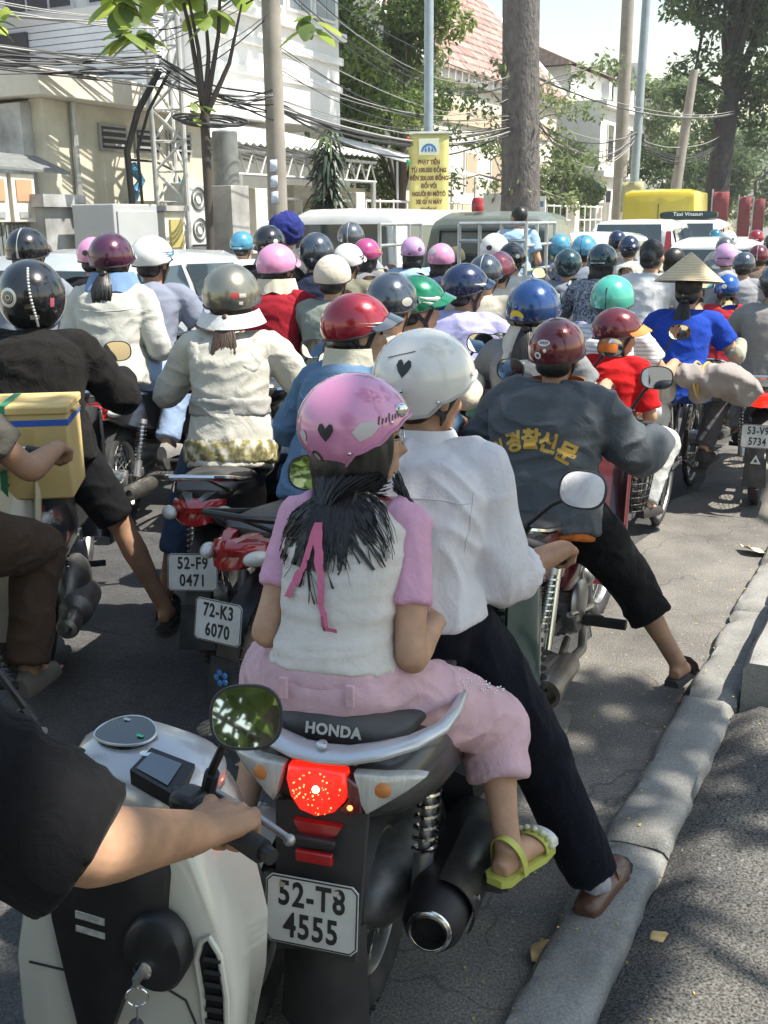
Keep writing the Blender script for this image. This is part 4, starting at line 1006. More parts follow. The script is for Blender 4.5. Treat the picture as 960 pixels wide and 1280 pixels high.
def trouser_geo(J, leg='long', w=1.0, vox=.012, fold=(.006, (9, 9, 9)), seed=3., loose=1.2, top=.12):
    g = G(); lat = (J['hp'][0] - J['hp'][1]).normalized(); up = (J['nk'] - J['pel']).normalized()
    P = [J['pel'] - up * .10, J['pel'] - up * .03, J['pel'] + up * .05, J['pel'] + up * top]
    ring_loft(g, P, [lat] * 4, [.15 * w, .178 * w, .172 * w, .152 * w], [.11 * w, .138 * w, .13 * w, .115 * w])
    for k in range(2):
        hp, kn, an = J['hp'][k], J['kn'][k], J['an'][k]
        pts = [J['pel'].lerp(hp, .5), hp, hp.lerp(kn, .5), kn]; rs = [.09 * w, .1 * w, .078 * loose, .063 * loose]
        if leg == 'short': pts[-1] = hp.lerp(kn, .93); rs[-1] = .07 * loose
        if leg == 'capri': pts += [kn.lerp(an, .2), kn.lerp(an, .45)]; rs += [.06 * loose, .058 * loose]
        if leg == 'long': pts += [kn.lerp(an, .2), kn.lerp(an, .6), kn.lerp(an, .96)]; rs += [.058 * loose, .053 * loose, .05 * loose]
        g.tube(*spath(pts, rs), 18)
        if leg != 'short': g.ell(kn, .064 * loose)
    return fuse(g, vox, 3, .5, folds(fold[0], fold[1], seed) if fold else None)
def shoe_mesh(J, kind='shoe', side=0):
    g = G()
    for k in (side,):
        an = J['an'][k]; t = V(J['toe'][k]).normalized(); sd = t.cross(V((0, 0, 1))).normalized(); u = sd.cross(t); so = an - u * .065
        rings = []
        for x, w, h in ((-.07, .028, .05), (-.03, .037, .07), (.04, .041, .06), (.10, .046, .045), (.155, .043, .034), (.185, .022, .022)):
            c = so + t * x
            if kind == 'sandal': h = .016
            rings.append([c + sd * w * a - u * .012 + u * (h + .012) * b_ for a, b_ in ((-1, 0), (-1.04, .25), (-.9, .7), (-.4, 1), (.4, 1), (.9, .7), (1.04, .25), (1, 0))])
        g.loft(rings)
        if kind == 'sandal':
            for x0, x1 in ((.06, .1), (.1, .12)):
                pts = [so + t * (x0 + .02 * abs(q)) + sd * .046 * math.sin(q * 1.57) + u * (.055 * math.cos(q * 1.57) + .004) for q in (-1, -.6, -.2, .2, .6, 1)]
                g.tube(pts, (.012, .004), 6)
    return g.mesh('shoes')

def strands(g, rnd, root_fn, tip_fn, n, r=.0035, bend=None, seg=6):
    for k in range(n):
        u = rnd.random(); w = rnd.random(); a = root_fn(u, w); b_ = tip_fn(u, w); pts = []
        for i in range(seg + 1):
            t = i / seg; p = V(a).lerp(V(b_), t)
            if bend: p = p + V(bend(u, w, t))
            pts.append(p)
        rr = r * rnd.uniform(.7, 1.4)
        g.tube(pts, [rr * (1.25 - .9 * (i / seg) ** 2) for i in range(seg + 1)], 5)
def hair_mesh(HM, style, seed=1, s=1., length=.3):
    g = G(); R = HM.to_3x3(); rnd = random.Random(seed); T = lambda c: HM @ V([k * s for k in c])
    g.ell(T((-.022, 0, .036)), (.098 * s, .082 * s, .09 * s), R, 20, 14); g.ell(T((-.05, 0, -.03)), (.056 * s, .072 * s, .052 * s), R, 18, 12)
    if style == 'short': return fuse(g, .008, 2, .5, lambda p: .002 * noise.noise(p * 90))
    if style == 'long':
        g.ell(T((-.06, 0, -.08)), (.05 * s, .078 * s, .07 * s), R, 18, 12)
        for k in (1, -1): g.ell(T((-.02, k * .07, -.03)), (.045 * s, .02 * s, .06 * s), R, 14, 10)
    if style == 'bun':
        g.ell(T((-.11, 0, .0)), (.05 * s, .055 * s, .05 * s), R, 16, 12)
    me = fuse(g, .008, 2, .5, lambda p: .003 * noise.noise(p * 60))
    g2 = G()
    if style == 'long':
        strands(g2, rnd, lambda u, w: T((-.055 - .04 * w, (u - .5) * .15, -.05 - .05 * w)), lambda u, w: T((-.085 - .045 * w, (u - .5) * .17, -.09 - length * (.72 + .5 * w))), 110, .0052, lambda u, w, t: (0, .006 * math.sin(t * 5 + u * 9), 0))
    if style == 'tail':
        g2.ell(T((-.135, 0, -.05)), (.022 * s, .02 * s, .02 * s), R, 12, 8)
        strands(g2, rnd, lambda u, w: T((-.125, (u - .5) * .03, -.045)), lambda u, w: T((-.165 - .035 * w, (u - .5) * .085, -.06 - length * (.8 + .35 * w))), 80, .0058, lambda u, w, t: tuple(R @ V((-.035 * math.sin(t * 3.14), .02 * math.sin(t * 3.14) * (u - .5) * 2, 0))))
    bm = bmesh.new(); bm.from_mesh(me)
    if g2.v:
        m2 = g2.mesh('h'); bm.from_mesh(m2)
    bm.to_mesh(me); bm.free(); me.shade_smooth(); return me

# ---------------------------------------------------------------- helmets
HK = {  # half axes and rim heights (degrees) by azimuth 0 front .. 180 back
    'half': ((.134, .110, .119), ((0, 14), (35, 10), (70, -6), (95, -16), (130, -22), (180, -24))),
    'open': ((.142, .121, .128), ((0, 16), (40, 12), (62, 2), (78, -12), (100, -22), (118, -44), (150, -50), (180, -50))),
    'ear': ((.142, .122, .128), ((0, 16), (35, 12), (55, 2), (72, -34), (90, -40), (112, -36), (140, -46), (180, -48))),
    'full': ((.150, .128, .142), ((0, 14), (40, 4), (58, -30), (80, -54), (120, -60), (180, -60))),
}
def rim_el(kind, az):
    a = abs((az + 180) % 360 - 180); T = HK[kind][1]
    for (a0, e0), (a1, e1) in zip(T, T[1:]):
        if a <= a1: u = (a - a0) / (a1 - a0); u = u * u * (3 - 2 * u); return e0 + (e1 - e0) * u
    return T[-1][1]
def hpt(kind, az, el, off=0.):
    r = HK[kind][0]; c, s = math.cos(rad(el)), math.sin(rad(el)); x, y, z = c * math.cos(rad(az)), c * math.sin(rad(az)), s
    p = V((x * r[0], y * r[1], z * r[2]))
    if z < 0: p.x *= 1 - .10 * z * z; p.z *= .98
    n = V((p.x / r[0] ** 2, p.y / r[1] ** 2, p.z / r[2] ** 2)).normalized()
    return p + n * off
def shell_mesh(g, kind):
    n, m = 56, 14; outer = []
    for j in range(m + 1):
        row = []
        for i in range(n):
            az = 360 * i / n; e0 = rim_el(kind, az); el = e0 + (89 - e0) * (j / m) ** .9; row.append(hpt(kind, az, el))
        outer.append(row)
    g.loft(outer, 0, False); g.add(outer[-1], [tuple(range(n))], 0)
    inner = [[hpt(kind, 360 * i / n, rim_el(kind, 360 * i / n) + (80 - rim_el(kind, 360 * i / n)) * q, -.018) for i in range(n)] for q in (0, .4, .8)]
    g.loft([outer[0], inner[0], inner[1], inner[2]], 1, False)
def hdecal(g, kind, poly, off=.0018, mi=0, sub=4):
    """flat mark laid on the shell: poly of (azimuth, elevation)"""
    c = (sum(p[0] for p in poly) / len(poly), sum(p[1] for p in poly) / len(poly)); n = len(poly)
    rows = [[hpt(kind, c[0] + (p[0] - c[0]) * q / sub, c[1] + (p[1] - c[1]) * q / sub, off) for p in poly] for q in range(1, sub + 1)]
    vs = [hpt(kind, *c, off)] + [p for r in rows for p in r]; fs = [(0, 1 + i, 1 + (i + 1) % n) for i in range(n)]
    for q in range(sub - 1): fs += [(1 + q * n + i, 1 + (q + 1) * n + i, 1 + (q + 1) * n + (i + 1) % n, 1 + q * n + (i + 1) % n) for i in range(n)]
    g.add(vs, fs, mi)
M_PAD = mat('helmet_padding', (.02, .02, .02), .9)
M_TRIM = mat('helmet_trim', (.025, .025, .027), .5)
M_STRAP = mat('helmet_strap', (.02, .02, .022), .8)
M_CHROME = mat('chrome', (.72, .72, .70), .16, 1., var=(9, .12))
M_SILVER = mat('silver_decal', (.60, .60, .57), .35, .5)
def helmet(parent, HM, kind, shell, peak=None, decals=(), s=1., strap=True, trim=M_TRIM, dz=.032, tilt=0., peak_len=.055, rivets=False):
    o = inst('shell_' + kind, 'helmet', [shell, M_PAD], parent, lambda g: shell_mesh(g, kind), ang=80)
    o.matrix_local = HM @ Matrix.Translation((-.012, 0, dz)) @ Matrix.Rotation(tilt, 4, 'Y') @ Matrix.Scale(s, 4)
    inst('trim_' + kind, 'rim_trim', trim, o, lambda g: g.tube([hpt(kind, 6.428 * i, rim_el(kind, 6.428 * i), .001) for i in range(56)], .0042, 6, closed=True))
    if strap:
        def st(g):
            for k in (1, -1):
                for az in (66, 112): g.tube([hpt(kind, k * az, rim_el(kind, az) + 4, -.014), V((.02, k * .066, -.085)), V((.045, k * .03, -.145))], (.010, .0022), 6, up=(0, 1, 0))
            g.tube([V((.045, .03, -.145)), V((.048, 0, -.15)), V((.045, -.03, -.145))], (.010, .003), 6, up=(1, 0, 0))
        inst('strap_' + kind, 'strap', M_STRAP, o, st)
    if peak:
        key = 'peak_%s_%.3f' % (kind, peak_len)
        def pk(g):
            rows = []
            for v in range(5):
                t = v / 4; row = []
                for i in range(17):
                    az = -78 + 156 * i / 16; c = math.cos(rad(az)); b_ = hpt(kind, az, rim_el(kind, az) + 9 - 2 * t, .004); row.append(b_ + V((1, 0, -.34)) * peak_len * t * max(0, c) ** .7 + V((0, 0, -.004 * t)))
                rows.append(row)
            up = [p for r in rows for p in r]; lo = [p - V((0, 0, .004)) for p in up]
            g.add(up, [(j * 17 + i, j * 17 + i + 1, j * 17 + i + 18, j * 17 + i + 17) for j in range(4) for i in range(16)]); g.add(lo, [(j * 17 + i, j * 17 + i + 17, j * 17 + i + 18, j * 17 + i + 1) for j in range(4) for i in range(16)])
            g.add([rows[4][i] for i in range(17)] + [rows[4][i] - V((0, 0, .004)) for i in range(17)], [(i, i + 1, 18 + i, 17 + i) for i in range(16)])
        inst(key, 'peak', peak, o, pk)
    for poly, m, nm in decals:
        g = G()
        for q in (poly if isinstance(poly[0][0], (tuple, list)) else [poly]): hdecal(g, kind, q)
        g.build(nm, m, o, fixn=False)
    if rivets:
        for k in (1, -1):
            for az in (64, 108):
                g = G(); g.ell(hpt(kind, k * az, rim_el(kind, az) + 9, .001), .005, nu=10, nv=6); g.build('rivet', M_CHROME, o)
    return o
def disc(az, el, ra, re, n=16): return [(az + ra * math.cos(6.283 * i / n), el + re * math.sin(6.283 * i / n)) for i in range(n)]
def wing(side, az=50, el=12):
    out = []
    for k in range(3): out.append([(side * (az + 4 + k * 5), el + 6 - k * 7), (side * (az + 70 - k * 12), el + 2 - k * 5), (side * (az + 40 - k * 8), el - 2 - k * 6), (side * (az + 6 + k * 5), el - 1 - k * 7)])
    return out
def heart(az, el, s=1.):
    P = [(0, -9), (5, -3), (8, 3), (7, 8), (4, 9.5), (1, 6), (0, 3.5), (-1, 6), (-4, 9.5), (-7, 8), (-8, 3), (-5, -3)]
    return [(az + p[0] * s, el + p[1] * s) for p in P]

# ---------------------------------------------------------------- crowd members: shared meshes, own colours
def person(name, label, loc, heading, J, sp, key=None, scale=1., group=None):
    """sp: skin, shirt, sleeve, trousers, leg, shoe, hair, helmet args; key shares meshes between look-alike poses"""
    t = thing(name, label, 'person', loc, rad(90 - heading), group); t.scale = (scale,) * 3
    def C(k, fn):
        if key is None: return fn()
        kk = (key, k)
        if kk not in CACHE: CACHE[kk] = fn()
        return CACHE[kk]
    vox = sp.get('vox', .012)
    body = C('body', lambda: skin_body(J, 1., sp.get('feet', True), vox, sp.get('bulk', 1.), sp.get('hs', 1.), sp.get('armr', 1.)))
    link(body, 'body', sp.get('skin', SK['a']), t)
    if sp.get('face'):
        g = face_bits(t, J['HM']); g.build('eyes', M_EYE, t)
    sl = sp.get('sleeve', 'long')
    link(C('shirt' + sl, lambda: shirt_geo(J, sl, vox=vox, seed=sum(map(ord, str(key))) % 17, **sp.get('sk', {}))), sp.get('shirt_name', 'shirt'), sp['shirt'], t)
    lg = sp.get('leg', 'long')
    link(C('tr' + lg, lambda: trouser_geo(J, lg, vox=vox, **sp.get('tk', {}))), 'trousers', sp['trousers'], t)
    if sp.get('shoe'):
        for k in (0, 1): link(C('shoe%d' % k + sp.get('shoe_kind', 'shoe'), lambda: shoe_mesh(J, sp.get('shoe_kind', 'shoe'), k)), sp.get('shoe_kind', 'shoe'), sp['shoe'], t)
    hs = sp.get('hair', 'short')
    if hs: link(C('hair' + hs + str(sp.get('hlen', .3)), lambda: hair_mesh(J['HM'], hs, 3, 1., sp.get('hlen', .3))), 'hair', sp.get('hairmat', M_HAIR), t)
    if sp.get('helmet'): helmet(t, J['HM'] @ Matrix.Rotation(sp.get('hyaw', 0), 4, 'Z'), *sp['helmet'][0], **sp['helmet'][1])
    return t
# ================================================================ motorbikes (local frame: x ahead, y left, z up; rear axle over the origin)
M_TAIL = mat('tail_lens', (.32, .012, .012), .18, coat=.6, spec=.6)
M_AMBER = mat('indicator_lens', (.50, .26, .10), .2, coat=.5)
M_CLEAR = mat('clear_lens', (.55, .55, .52), .15, coat=.6, var=(30, .2))
M_SEAT = mat('seat_vinyl', (.035, .034, .034), .55, var=(6, .3), bump=(70, .15, .002)); add_dust(M_SEAT, (.22, .20, .18), .4, 4)
M_ENG = mat('engine_metal', (.20, .20, .195), .5, .7, var=(14, .4)); add_dust(M_ENG, (.08, .07, .06), .6, 12)
M_ALU = mat('aluminium', (.42, .42, .41), .4, .85, var=(12, .2))
M_EXH = mat('exhaust_metal', (.36, .34, .31), .35, .9, var=(7, .3)); add_dust(M_EXH, (.20, .12, .07), .4, 6)
M_PLATE = mat('plate_white', (.62, .63, .60), .45, var=(8, .1)); add_dust(M_PLATE, (.40, .37, .30), .35, 18)
M_PINK_INK = mat('plate_black', (.02, .02, .022), .6)
M_MIRR = mat('mirror_glass', (.85, .87, .88), .02, 1.)
def smooth_plate(g, fn, nu, nv, th, mi=0):
    """two-sided curved panel of real thickness: fn(u, v) -> point"""
    P = [[V(fn(i / (nu - 1), j / (nv - 1))) for i in range(nu)] for j in range(nv)]; N = []
    for j in range(nv):
        row = []
        for i in range(nu):
            a = P[j][min(i + 1, nu - 1)] - P[j][max(i - 1, 0)]; b_ = P[min(j + 1, nv - 1)][i] - P[max(j - 1, 0)][i]; n = a.cross(b_); row.append(n.normalized() if n.length > 1e-9 else V((0, 0, 1)))
        N.append(row)
    A = [p for r in P for p in r]; B_ = [P[j][i] - N[j][i] * th for j in range(nv) for i in range(nu)]; K = nu * nv
    f = [(j * nu + i, j * nu + i + 1, (j + 1) * nu + i + 1, (j + 1) * nu + i) for j in range(nv - 1) for i in range(nu - 1)]
    F = f + [tuple(K + q for q in reversed(x)) for x in f]
    bd = [i for i in range(nu)] + [j * nu + nu - 1 for j in range(1, nv)] + [(nv - 1) * nu + i for i in range(nu - 2, -1, -1)] + [j * nu for j in range(nv - 2, 0, -1)]
    F += [(bd[q], K + bd[q], K + bd[(q + 1) % len(bd)], bd[(q + 1) % len(bd)]) for q in range(len(bd))]
    g.add(A + B_, F, mi)
def wheel(parent, x, R=.285, r=.04, key='u', spokes=18, disc_=False, z=None):
    z = z or R
    def ty(g):
        n = 40
        rings = []
        for i in range(n):
            a = 6.283 * i / n; d = V((math.cos(a), 0, math.sin(a)))
            rr = []
            for q in range(10):
                b_ = 6.283 * q / 10; rr.append(d * (R - r + r * 1.0 * math.cos(b_)) + V((0, r * .95 * math.sin(b_), 0)))
            rings.append(rr)
        g.loft(rings, 0, False, True)
        for i in range(46):
            a = 6.283 * i / 46
            for s in (1, -1):
                c = V((math.cos(a + .03 * s), 0, math.sin(a + .03 * s))) * (R + .0005); g.box(c + V((0, s * r * .42, 0)), (.008, r * .5, .012), Matrix.Rotation(-a, 3, 'Y'))
    o = inst('tyre' + key, 'wheel', M_RUB, parent, ty, ang=45); o.location = (x, 0, z)
    def rm(g):
        g.torus((0, 0, 0), R - 2 * r + .002, (.010, r * .62), (0, 1, 0), 40, 8)
        g.lathe([(.02, -.05), (.045, -.045), (.05, 0), (.045, .045), (.02, .05)], axis=(0, 1, 0), n=18)
    inst('rim' + key, 'rim', M_ALU, o, rm)
    def sp(g):
        for i in range(spokes * 2):
            a = 6.283 * i / (spokes * 2); b_ = a + (.5 if i % 2 else -.5); y = .03 if (i // 2) % 2 else -.03
            g.tube([(math.cos(b_) * .04, y, math.sin(b_) * .04), (math.cos(a) * (R - 2 * r), 0, math.sin(a) * (R - 2 * r))], .0022, 4)
    inst('spk' + key, 'spokes', M_CHROME, o, sp)
    return o
def mirror(parent, base, head, facing, w=.062, h=.045, key='m', stem=M_BLACK, shell=M_BLACK):
    """stem, rounded shell and glass; facing = direction the glass looks"""
    base = V(base); head = V(head); f = V(facing).normalized(); sd = V((0, 0, 1)).cross(f).normalized(); u = f.cross(sd)
    g = G()
    def sup(a, e=2.6): c, s = math.cos(a), math.sin(a); return math.copysign(abs(c) ** (2 / e), c), math.copysign(abs(s) ** (2 / e), s)
    def ring(k, off): return [head + sd * w * k * sup(6.283 * i / 32)[0] + u * h * k * sup(6.283 * i / 32)[1] + f * off for i in range(32)]
    g.loft([ring(.35, -.032), ring(.75, -.027), ring(.97, -.012), ring(1.03, .002), ring(1.0, .006), ring(.94, .006), ring(.93, .0015)])
    o = g.build('mirror', shell, parent, ang=60)
    g = G(); g.loft([ring(.945, .0012), ring(.945, .003)]); g.build('mirror_glass', M_MIRR, o)
    g = G(); g.tube([base, base.lerp(head, .5) + V((0, 0, .015)), head - f * .02], [.007, .0065, .006], 8); g.tube([base - V((0, 0, .02)), base + (head - base).normalized() * .03], .012, 8); g.build('mirror_stem', stem, o)
    return o
def plate(parent, M, lines, w=.19, h=.14, size=.062):
    """number plate: M maps plate plane (x right, y up, z out)"""
    g = G(); 
    P = [(-w / 2 + .012, -h / 2), (w / 2 - .012, -h / 2), (w / 2, -h / 2 + .012), (w / 2, h / 2 - .012), (w / 2 - .012, h / 2), (-w / 2 + .012, h / 2), (-w / 2, h / 2 - .012), (-w / 2, -h / 2 + .012)]
    g.prism(P, lambda u, v_, t: M @ V((u, v_, t)), .0025); o = g.build('number_plate', M_PLATE, parent, smooth=False)
    g = G(); g.tube([M @ V((u * .97, v_ * .96, .0028)) for u, v_ in P], .0016, 5, closed=True); g.build('plate_border', M_PINK_INK, o)
    for k, t in enumerate(lines):
        text(t, size, 'lettering', M_PINK_INK, o, M @ Matrix.Translation((0, (.5 - k) * h * .46, .0032)), .0006, sx=.74, bold=.0016, spacing=1.12)
    return o
def shock(parent, a, b, r=.022, key=None, m=M_CHROME, turns=9):
    a = V(a); b = V(b); g = G(); d = (b - a); n = d.normalized(); x = n.orthogonal().normalized(); y = n.cross(x)
    g.tube([a, b], r * .55, 10); g.tube([a, a + d * .28], r * .9, 12); g.tube([b - d * .08, b], r * 1.05, 12)
    o = g.build('shock_absorber', M_ALU if m is M_CHROME else M_BLACK, parent)
    g = G(); g.tube([a + d * (.28 + .62 * i / (turns * 10)) + (x * math.cos(i * .6283) + y * math.sin(i * .6283)) * r for i in range(turns * 10 + 1)], r * .2, 5); g.build('spring', m, o)
    return o
def moto(label, loc, heading, body=(.02, .02, .02), accent=None, plate_lines=None, detail=True, scale=1., group='motorbikes in the traffic', name='motorbike', bodym=None, chrome_rail=True, mirrors=True):
    t = thing(name, label, 'motorbike', loc, rad(90 - heading), group); t.scale = (scale,) * 3
    PB = bodym or paint('bike_%.2f_%.2f_%.2f' % body, body)
    wheel(t, 0, key='u'); wheel(t, 1.22, key='u')
    def fender(g):
        def f(u, v_):
            a = rad(60 + 128 * u); w = (v_ - .5) * .105; return (math.cos(a) * (.325 + .02 * u) , w * (1 - .15 * u), .285 + math.sin(a) * (.325 + .01 * u) - abs(w) * .28)
        smooth_plate(g, f, 14, 7, .003)
    inst('u_fender', 'rear_fender', M_BLACK, t, fender, ang=60)
    def flap(g): smooth_plate(g, lambda u, v_: (-.335 - .03 * u, (v_ - .5) * (.12 + .02 * u), .36 - .17 * u), 5, 5, .004)
    inst('u_flap', 'mud_flap', M_RUB, t, flap)
    def bodyg(g):
        for sgn in (1, -1):
            rings = []
            for x, z0, z1, y0, y1 in ((-.30, .70, .745, .0, .03), (-.24, .66, .765, .02, .075), (-.1, .60, .77, .05, .105), (.1, .54, .765, .07, .125), (.3, .50, .745, .07, .13), (.48, .46, .70, .05, .115), (.62, .44, .60, .03, .09), (.74, .46, .56, .02, .06)):
                rings.append([V((x, sgn * y, z)) for y, z in ((y0, z1), (y1 * .8, z1 + .004), (y1, z1 - .03), (y1 * 1.02, (z0 + z1) / 2), (y1 * .9, z0 + .01), (y0, z0))])
            g.loft(rings)
    inst('u_body', 'body_panel', PB, t, bodyg, ang=50)
    def seatg(g):
        rings = []
        for x, z, w, hgt in ((-.20, .775, .085, .03), (-.16, .79, .12, .06), (0, .795, .132, .075), (.16, .785, .132, .07), (.24, .76, .13, .065), (.4, .755, .115, .06), (.52, .765, .09, .05), (.58, .76, .06, .03)):
            rings.append([V((x, w * math.cos(a), z - hgt * .5 + hgt * .5 * math.sin(a) if math.sin(a) < 0 else z - hgt * .5 + hgt * .5 * math.sin(a) ** .55)) for a in [6.283 * i / 20 for i in range(20)]])
        g.loft(rings)
    inst('u_seat', 'seat', M_SEAT, t, seatg, ang=60)
    def rail(g):
        g.tube([(.12, .135, .74), (-.1, .145, .79), (-.24, .13, .83), (-.30, .08, .845), (-.31, 0, .848), (-.30, -.08, .845), (-.24, -.13, .83), (-.1, -.145, .79), (.12, -.135, .74)], .012, 8)
        g.tube([(-.16, .11, .76), (-.3, .06, .84)], .008, 6); g.tube([(-.16, -.11, .76), (-.3, -.06, .84)], .008, 6)
    inst('u_rail', 'grab_rail', M_CHROME if chrome_rail else M_BLACK, t, rail)
    def tail(g):
        rings = []
        for x, w, z0, z1 in ((-.345, .03, .69, .715), (-.335, .075, .67, .735), (-.30, .095, .665, .75), (-.25, .1, .67, .752)):
            rings.append([V((x + .05 * (abs(y) ** 2), y * w, z)) for y, z in ((-1, z0 + .02), (-.6, z0), (0, z0 - .004), (.6, z0), (1, z0 + .02), (1, z1 - .012), (.6, z1), (0, z1 + .003), (-.6, z1), (-1, z1 - .012))])
        g.loft(rings)
    inst('u_tail', 'tail_light', M_TAIL, t, tail, ang=50)
    for s in (1, -1):
        def ind(g): g.ell((-.275, s * .10, .705), (.05, .028, .026), Matrix.Rotation(s * .5, 3, 'Z'), 14, 10)
        inst('u_ind%d' % s, 'indicator', M_CLEAR, t, ind)
    def exh(g): g.tube([(.42, -.09, .2), (.2, -.13, .21), (.1, -.14, .235)], .016, 10); g.lathe([(.02, 0), (.042, .05), (.046, .1), (.044, .44), (.036, .47), (.018, .475), (.018, .42)], (.13, -.14, .232), (-1, -.05, .12), 18)
    inst('u_exh', 'exhaust', M_EXH, t, exh)
    def eng(g):
        g.box((.52, 0, .32), (.26, .2, .17)); g.lathe([(.085, -.13), (.09, -.11), (.09, .11), (.085, .13)], (.46, 0, .31), (0, 1, 0), 18)
        for k in range(6): g.box((.68 + k * .022, 0, .33 + k * .006), (.012, .13, .13))
        g.box((.83, 0, .36), (.06, .1, .1)); g.box((.3, .075, .29), (.5, .03, .08)); g.box((.25, -.07, .29), (.55, .025, .05))
    inst('u_eng', 'engine', M_ENG, t, eng, .008)
    for s in (1, -1):
        k = 'u_shock%d' % s
        if detail: shock(t, (-.02, s * .1, .3), (.1, s * .115, .6), .024)
    def leg(g):
        for s in (1, -1): smooth_plate(g, lambda u, v_: (.70 + .27 * v_ + .06 * math.sin(u * 3.14), s * (.05 + .17 * math.sin(u * 1.9) * (1 - .25 * v_)), .34 + .58 * v_ - .04 * u), 9, 9, .006)
        g.tube([(.74, 0, .5), (.95, 0, .88)], [.05, .06], 12); g.tube([(.5, 0, .42), (.74, 0, .5)], [.06, .05], 12)
    inst('u_leg', 'leg_shield', PB, t, leg, ang=55)
    def front(g):
        for s in (1, -1): g.tube([(1.22, s * .065, .285), (1.13, s * .065, .5), (1.0, s * .06, .82)], [.018, .022, .022], 10)
        g.box((1.0, 0, .83), (.06, .16, .04))
    inst('u_fork', 'fork', M_ALU, t, front)
    def ff(g): smooth_plate(g, lambda u, v_: (1.22 + math.cos(rad(20 + 130 * u)) * .32, (v_ - .5) * .12, .285 + math.sin(rad(20 + 130 * u)) * .32 - abs(v_ - .5) * .05), 12, 6, .004)
    inst('u_ffend', 'front_fender', PB, t, ff, ang=60)
    def cowl(g):
        rings = []
        for x, w, z0, z1 in ((.78, .05, .93, 1.0), (.82, .12, .92, 1.04), (.90, .15, .90, 1.06), (.98, .13, .88, 1.04), (1.05, .08, .9, .99)): rings.append([V((x, w * math.cos(a), (z0 + z1) / 2 + (z1 - z0) / 2 * math.sin(a))) for a in [6.283 * i / 18 for i in range(18)]])
        g.loft(rings)
    inst('u_cowl', 'handlebar_cowl', PB, t, cowl)
    def hl(g): g.ell((1.04, 0, .945), (.035, .075, .055))
    inst('u_hl', 'headlight', M_CLEAR, t, hl)
    def bar(g): g.tube([(.76, .33, 1.0), (.80, .2, 1.01), (.86, .05, .98), (.86, -.05, .98), (.80, -.2, 1.01), (.76, -.33, 1.0)], .011, 8)
    inst('u_bar', 'handlebar', M_CHROME, t, bar)
    for s in (1, -1):
        inst('u_grip%d' % s, 'grip', M_RUB, t, lambda g: g.tube([(.795, s * .215, 1.008), (.76, s * .33, 1.0)], .018, 10))
        if detail: inst('u_lever%d' % s, 'lever', M_ALU, t, lambda g: g.tube([(.85, s * .19, 1.0), (.83, s * .3, .99)], .006, 6))
        if mirrors:
            kk = 'u_mir%d' % s
            mirror(t, (.83, s * .19, 1.03), (.80, s * .30, 1.19), (-1, s * .12, .06))
        inst('u_peg%d' % s, 'foot_peg', M_RUB, t, lambda g: g.tube([(.5, s * .09, .27), (.5, s * .21, .275)], .015, 8))
    if plate_lines is not None:
        plate(t, frame((-.365, 0, .50), (0, -1, 0), (.18, 0, 1)), plate_lines)
    return t
# ================================================================ riders in the traffic
C_ = cloth
def gloss(n, c, metal=.25, rough=.22): return mat('helmet_' + n, c, rough, metal, 1., var=(2.5, .12))
HBLACK = gloss('black', (.012, .012, .014)); HGREY = gloss('grey', (.12, .13, .14), .5); HSTEEL = gloss('steel', (.07, .085, .11), .6)
HPINK = gloss('pink', (.66, .27, .45), .1); HLILAC = gloss('lilac', (.55, .32, .55), .1); HTEAL = gloss('teal', (.02, .17, .28)); HWHITE = gloss('white', (.72, .72, .69), 0)
HMAG = gloss('magenta', (.45, .06, .20)); HGREEN = gloss('green', (.0, .16, .075), .35); HNAVY = gloss('navy', (.012, .022, .07), .4); HRED = gloss('red', (.30, .012, .025), .3)
HBLUE = gloss('blue', (.012, .055, .19), .4); HMAROON = gloss('maroon', (.13, .012, .018), .35); HTURQ = gloss('turquoise', (.07, .42, .32), .1); HPURP = gloss('purple', (.075, .015, .04), .35)
HGOLD = gloss('greygold', (.26, .245, .19), .7, .3); HSKY = gloss('skyblue', (.08, .30, .46)); HROYAL = gloss('royal', (.012, .09, .36), .3); HDTEAL = gloss('darkteal', (.015, .05, .06), .4); HROSE = gloss('rose', (.48, .10, .15), .2)
BLK = C_('black', (.008, .008, .009)); JEAN = C_('jeans', (.055, .085, .16)); KHAKI = C_('khaki', (.30, .26, .19)); GRYT = C_('greytrouser', (.10, .10, .105))
M_SHOE = mat('shoe_dark', (.03, .025, .022), .6); M_SANDAL = mat('sandal_rubber', (.025, .025, .026), .7)
GRP = 'riders in the traffic'
SHARE = ('mid',)
def ride(label, T, heading, sp, role='driver', bike=None, key=None, name='person', **jk):
    J = rider(role, **jk); hc = J['HM'] @ V((-.012, 0, .032)); s = T[2] / hc.z
    R = Matrix.Rotation(rad(90 - heading), 3, 'Z'); o = R @ V((hc.x, hc.y, 0)) * s; loc = (T[0] - o.x, T[1] - o.y, 0)
    p = person(name, label, loc, heading, J, sp, key, s, GRP)
    if bike: bl, bk = bike; moto(bl, loc, heading, scale=min(1.08, max(.94, s)), **bk)
    return p, J, loc, s
def far_sp(shirt, hel, sleeve='long', trousers=None, hair='short', skin='a', peak=None, kind='half', hlen=.25, decals=(), **k):
    d = dict(skin=SK[skin], shirt=shirt, sleeve=sleeve, trousers=trousers or GRYT, leg='long', shoe=M_SHOE, hair=hair, hlen=hlen, helmet=((kind, hel), dict(peak=peak, decals=decals)) if hel else None, vox=.014)
    d.update(k); return d
D1 = dict(detail=False)
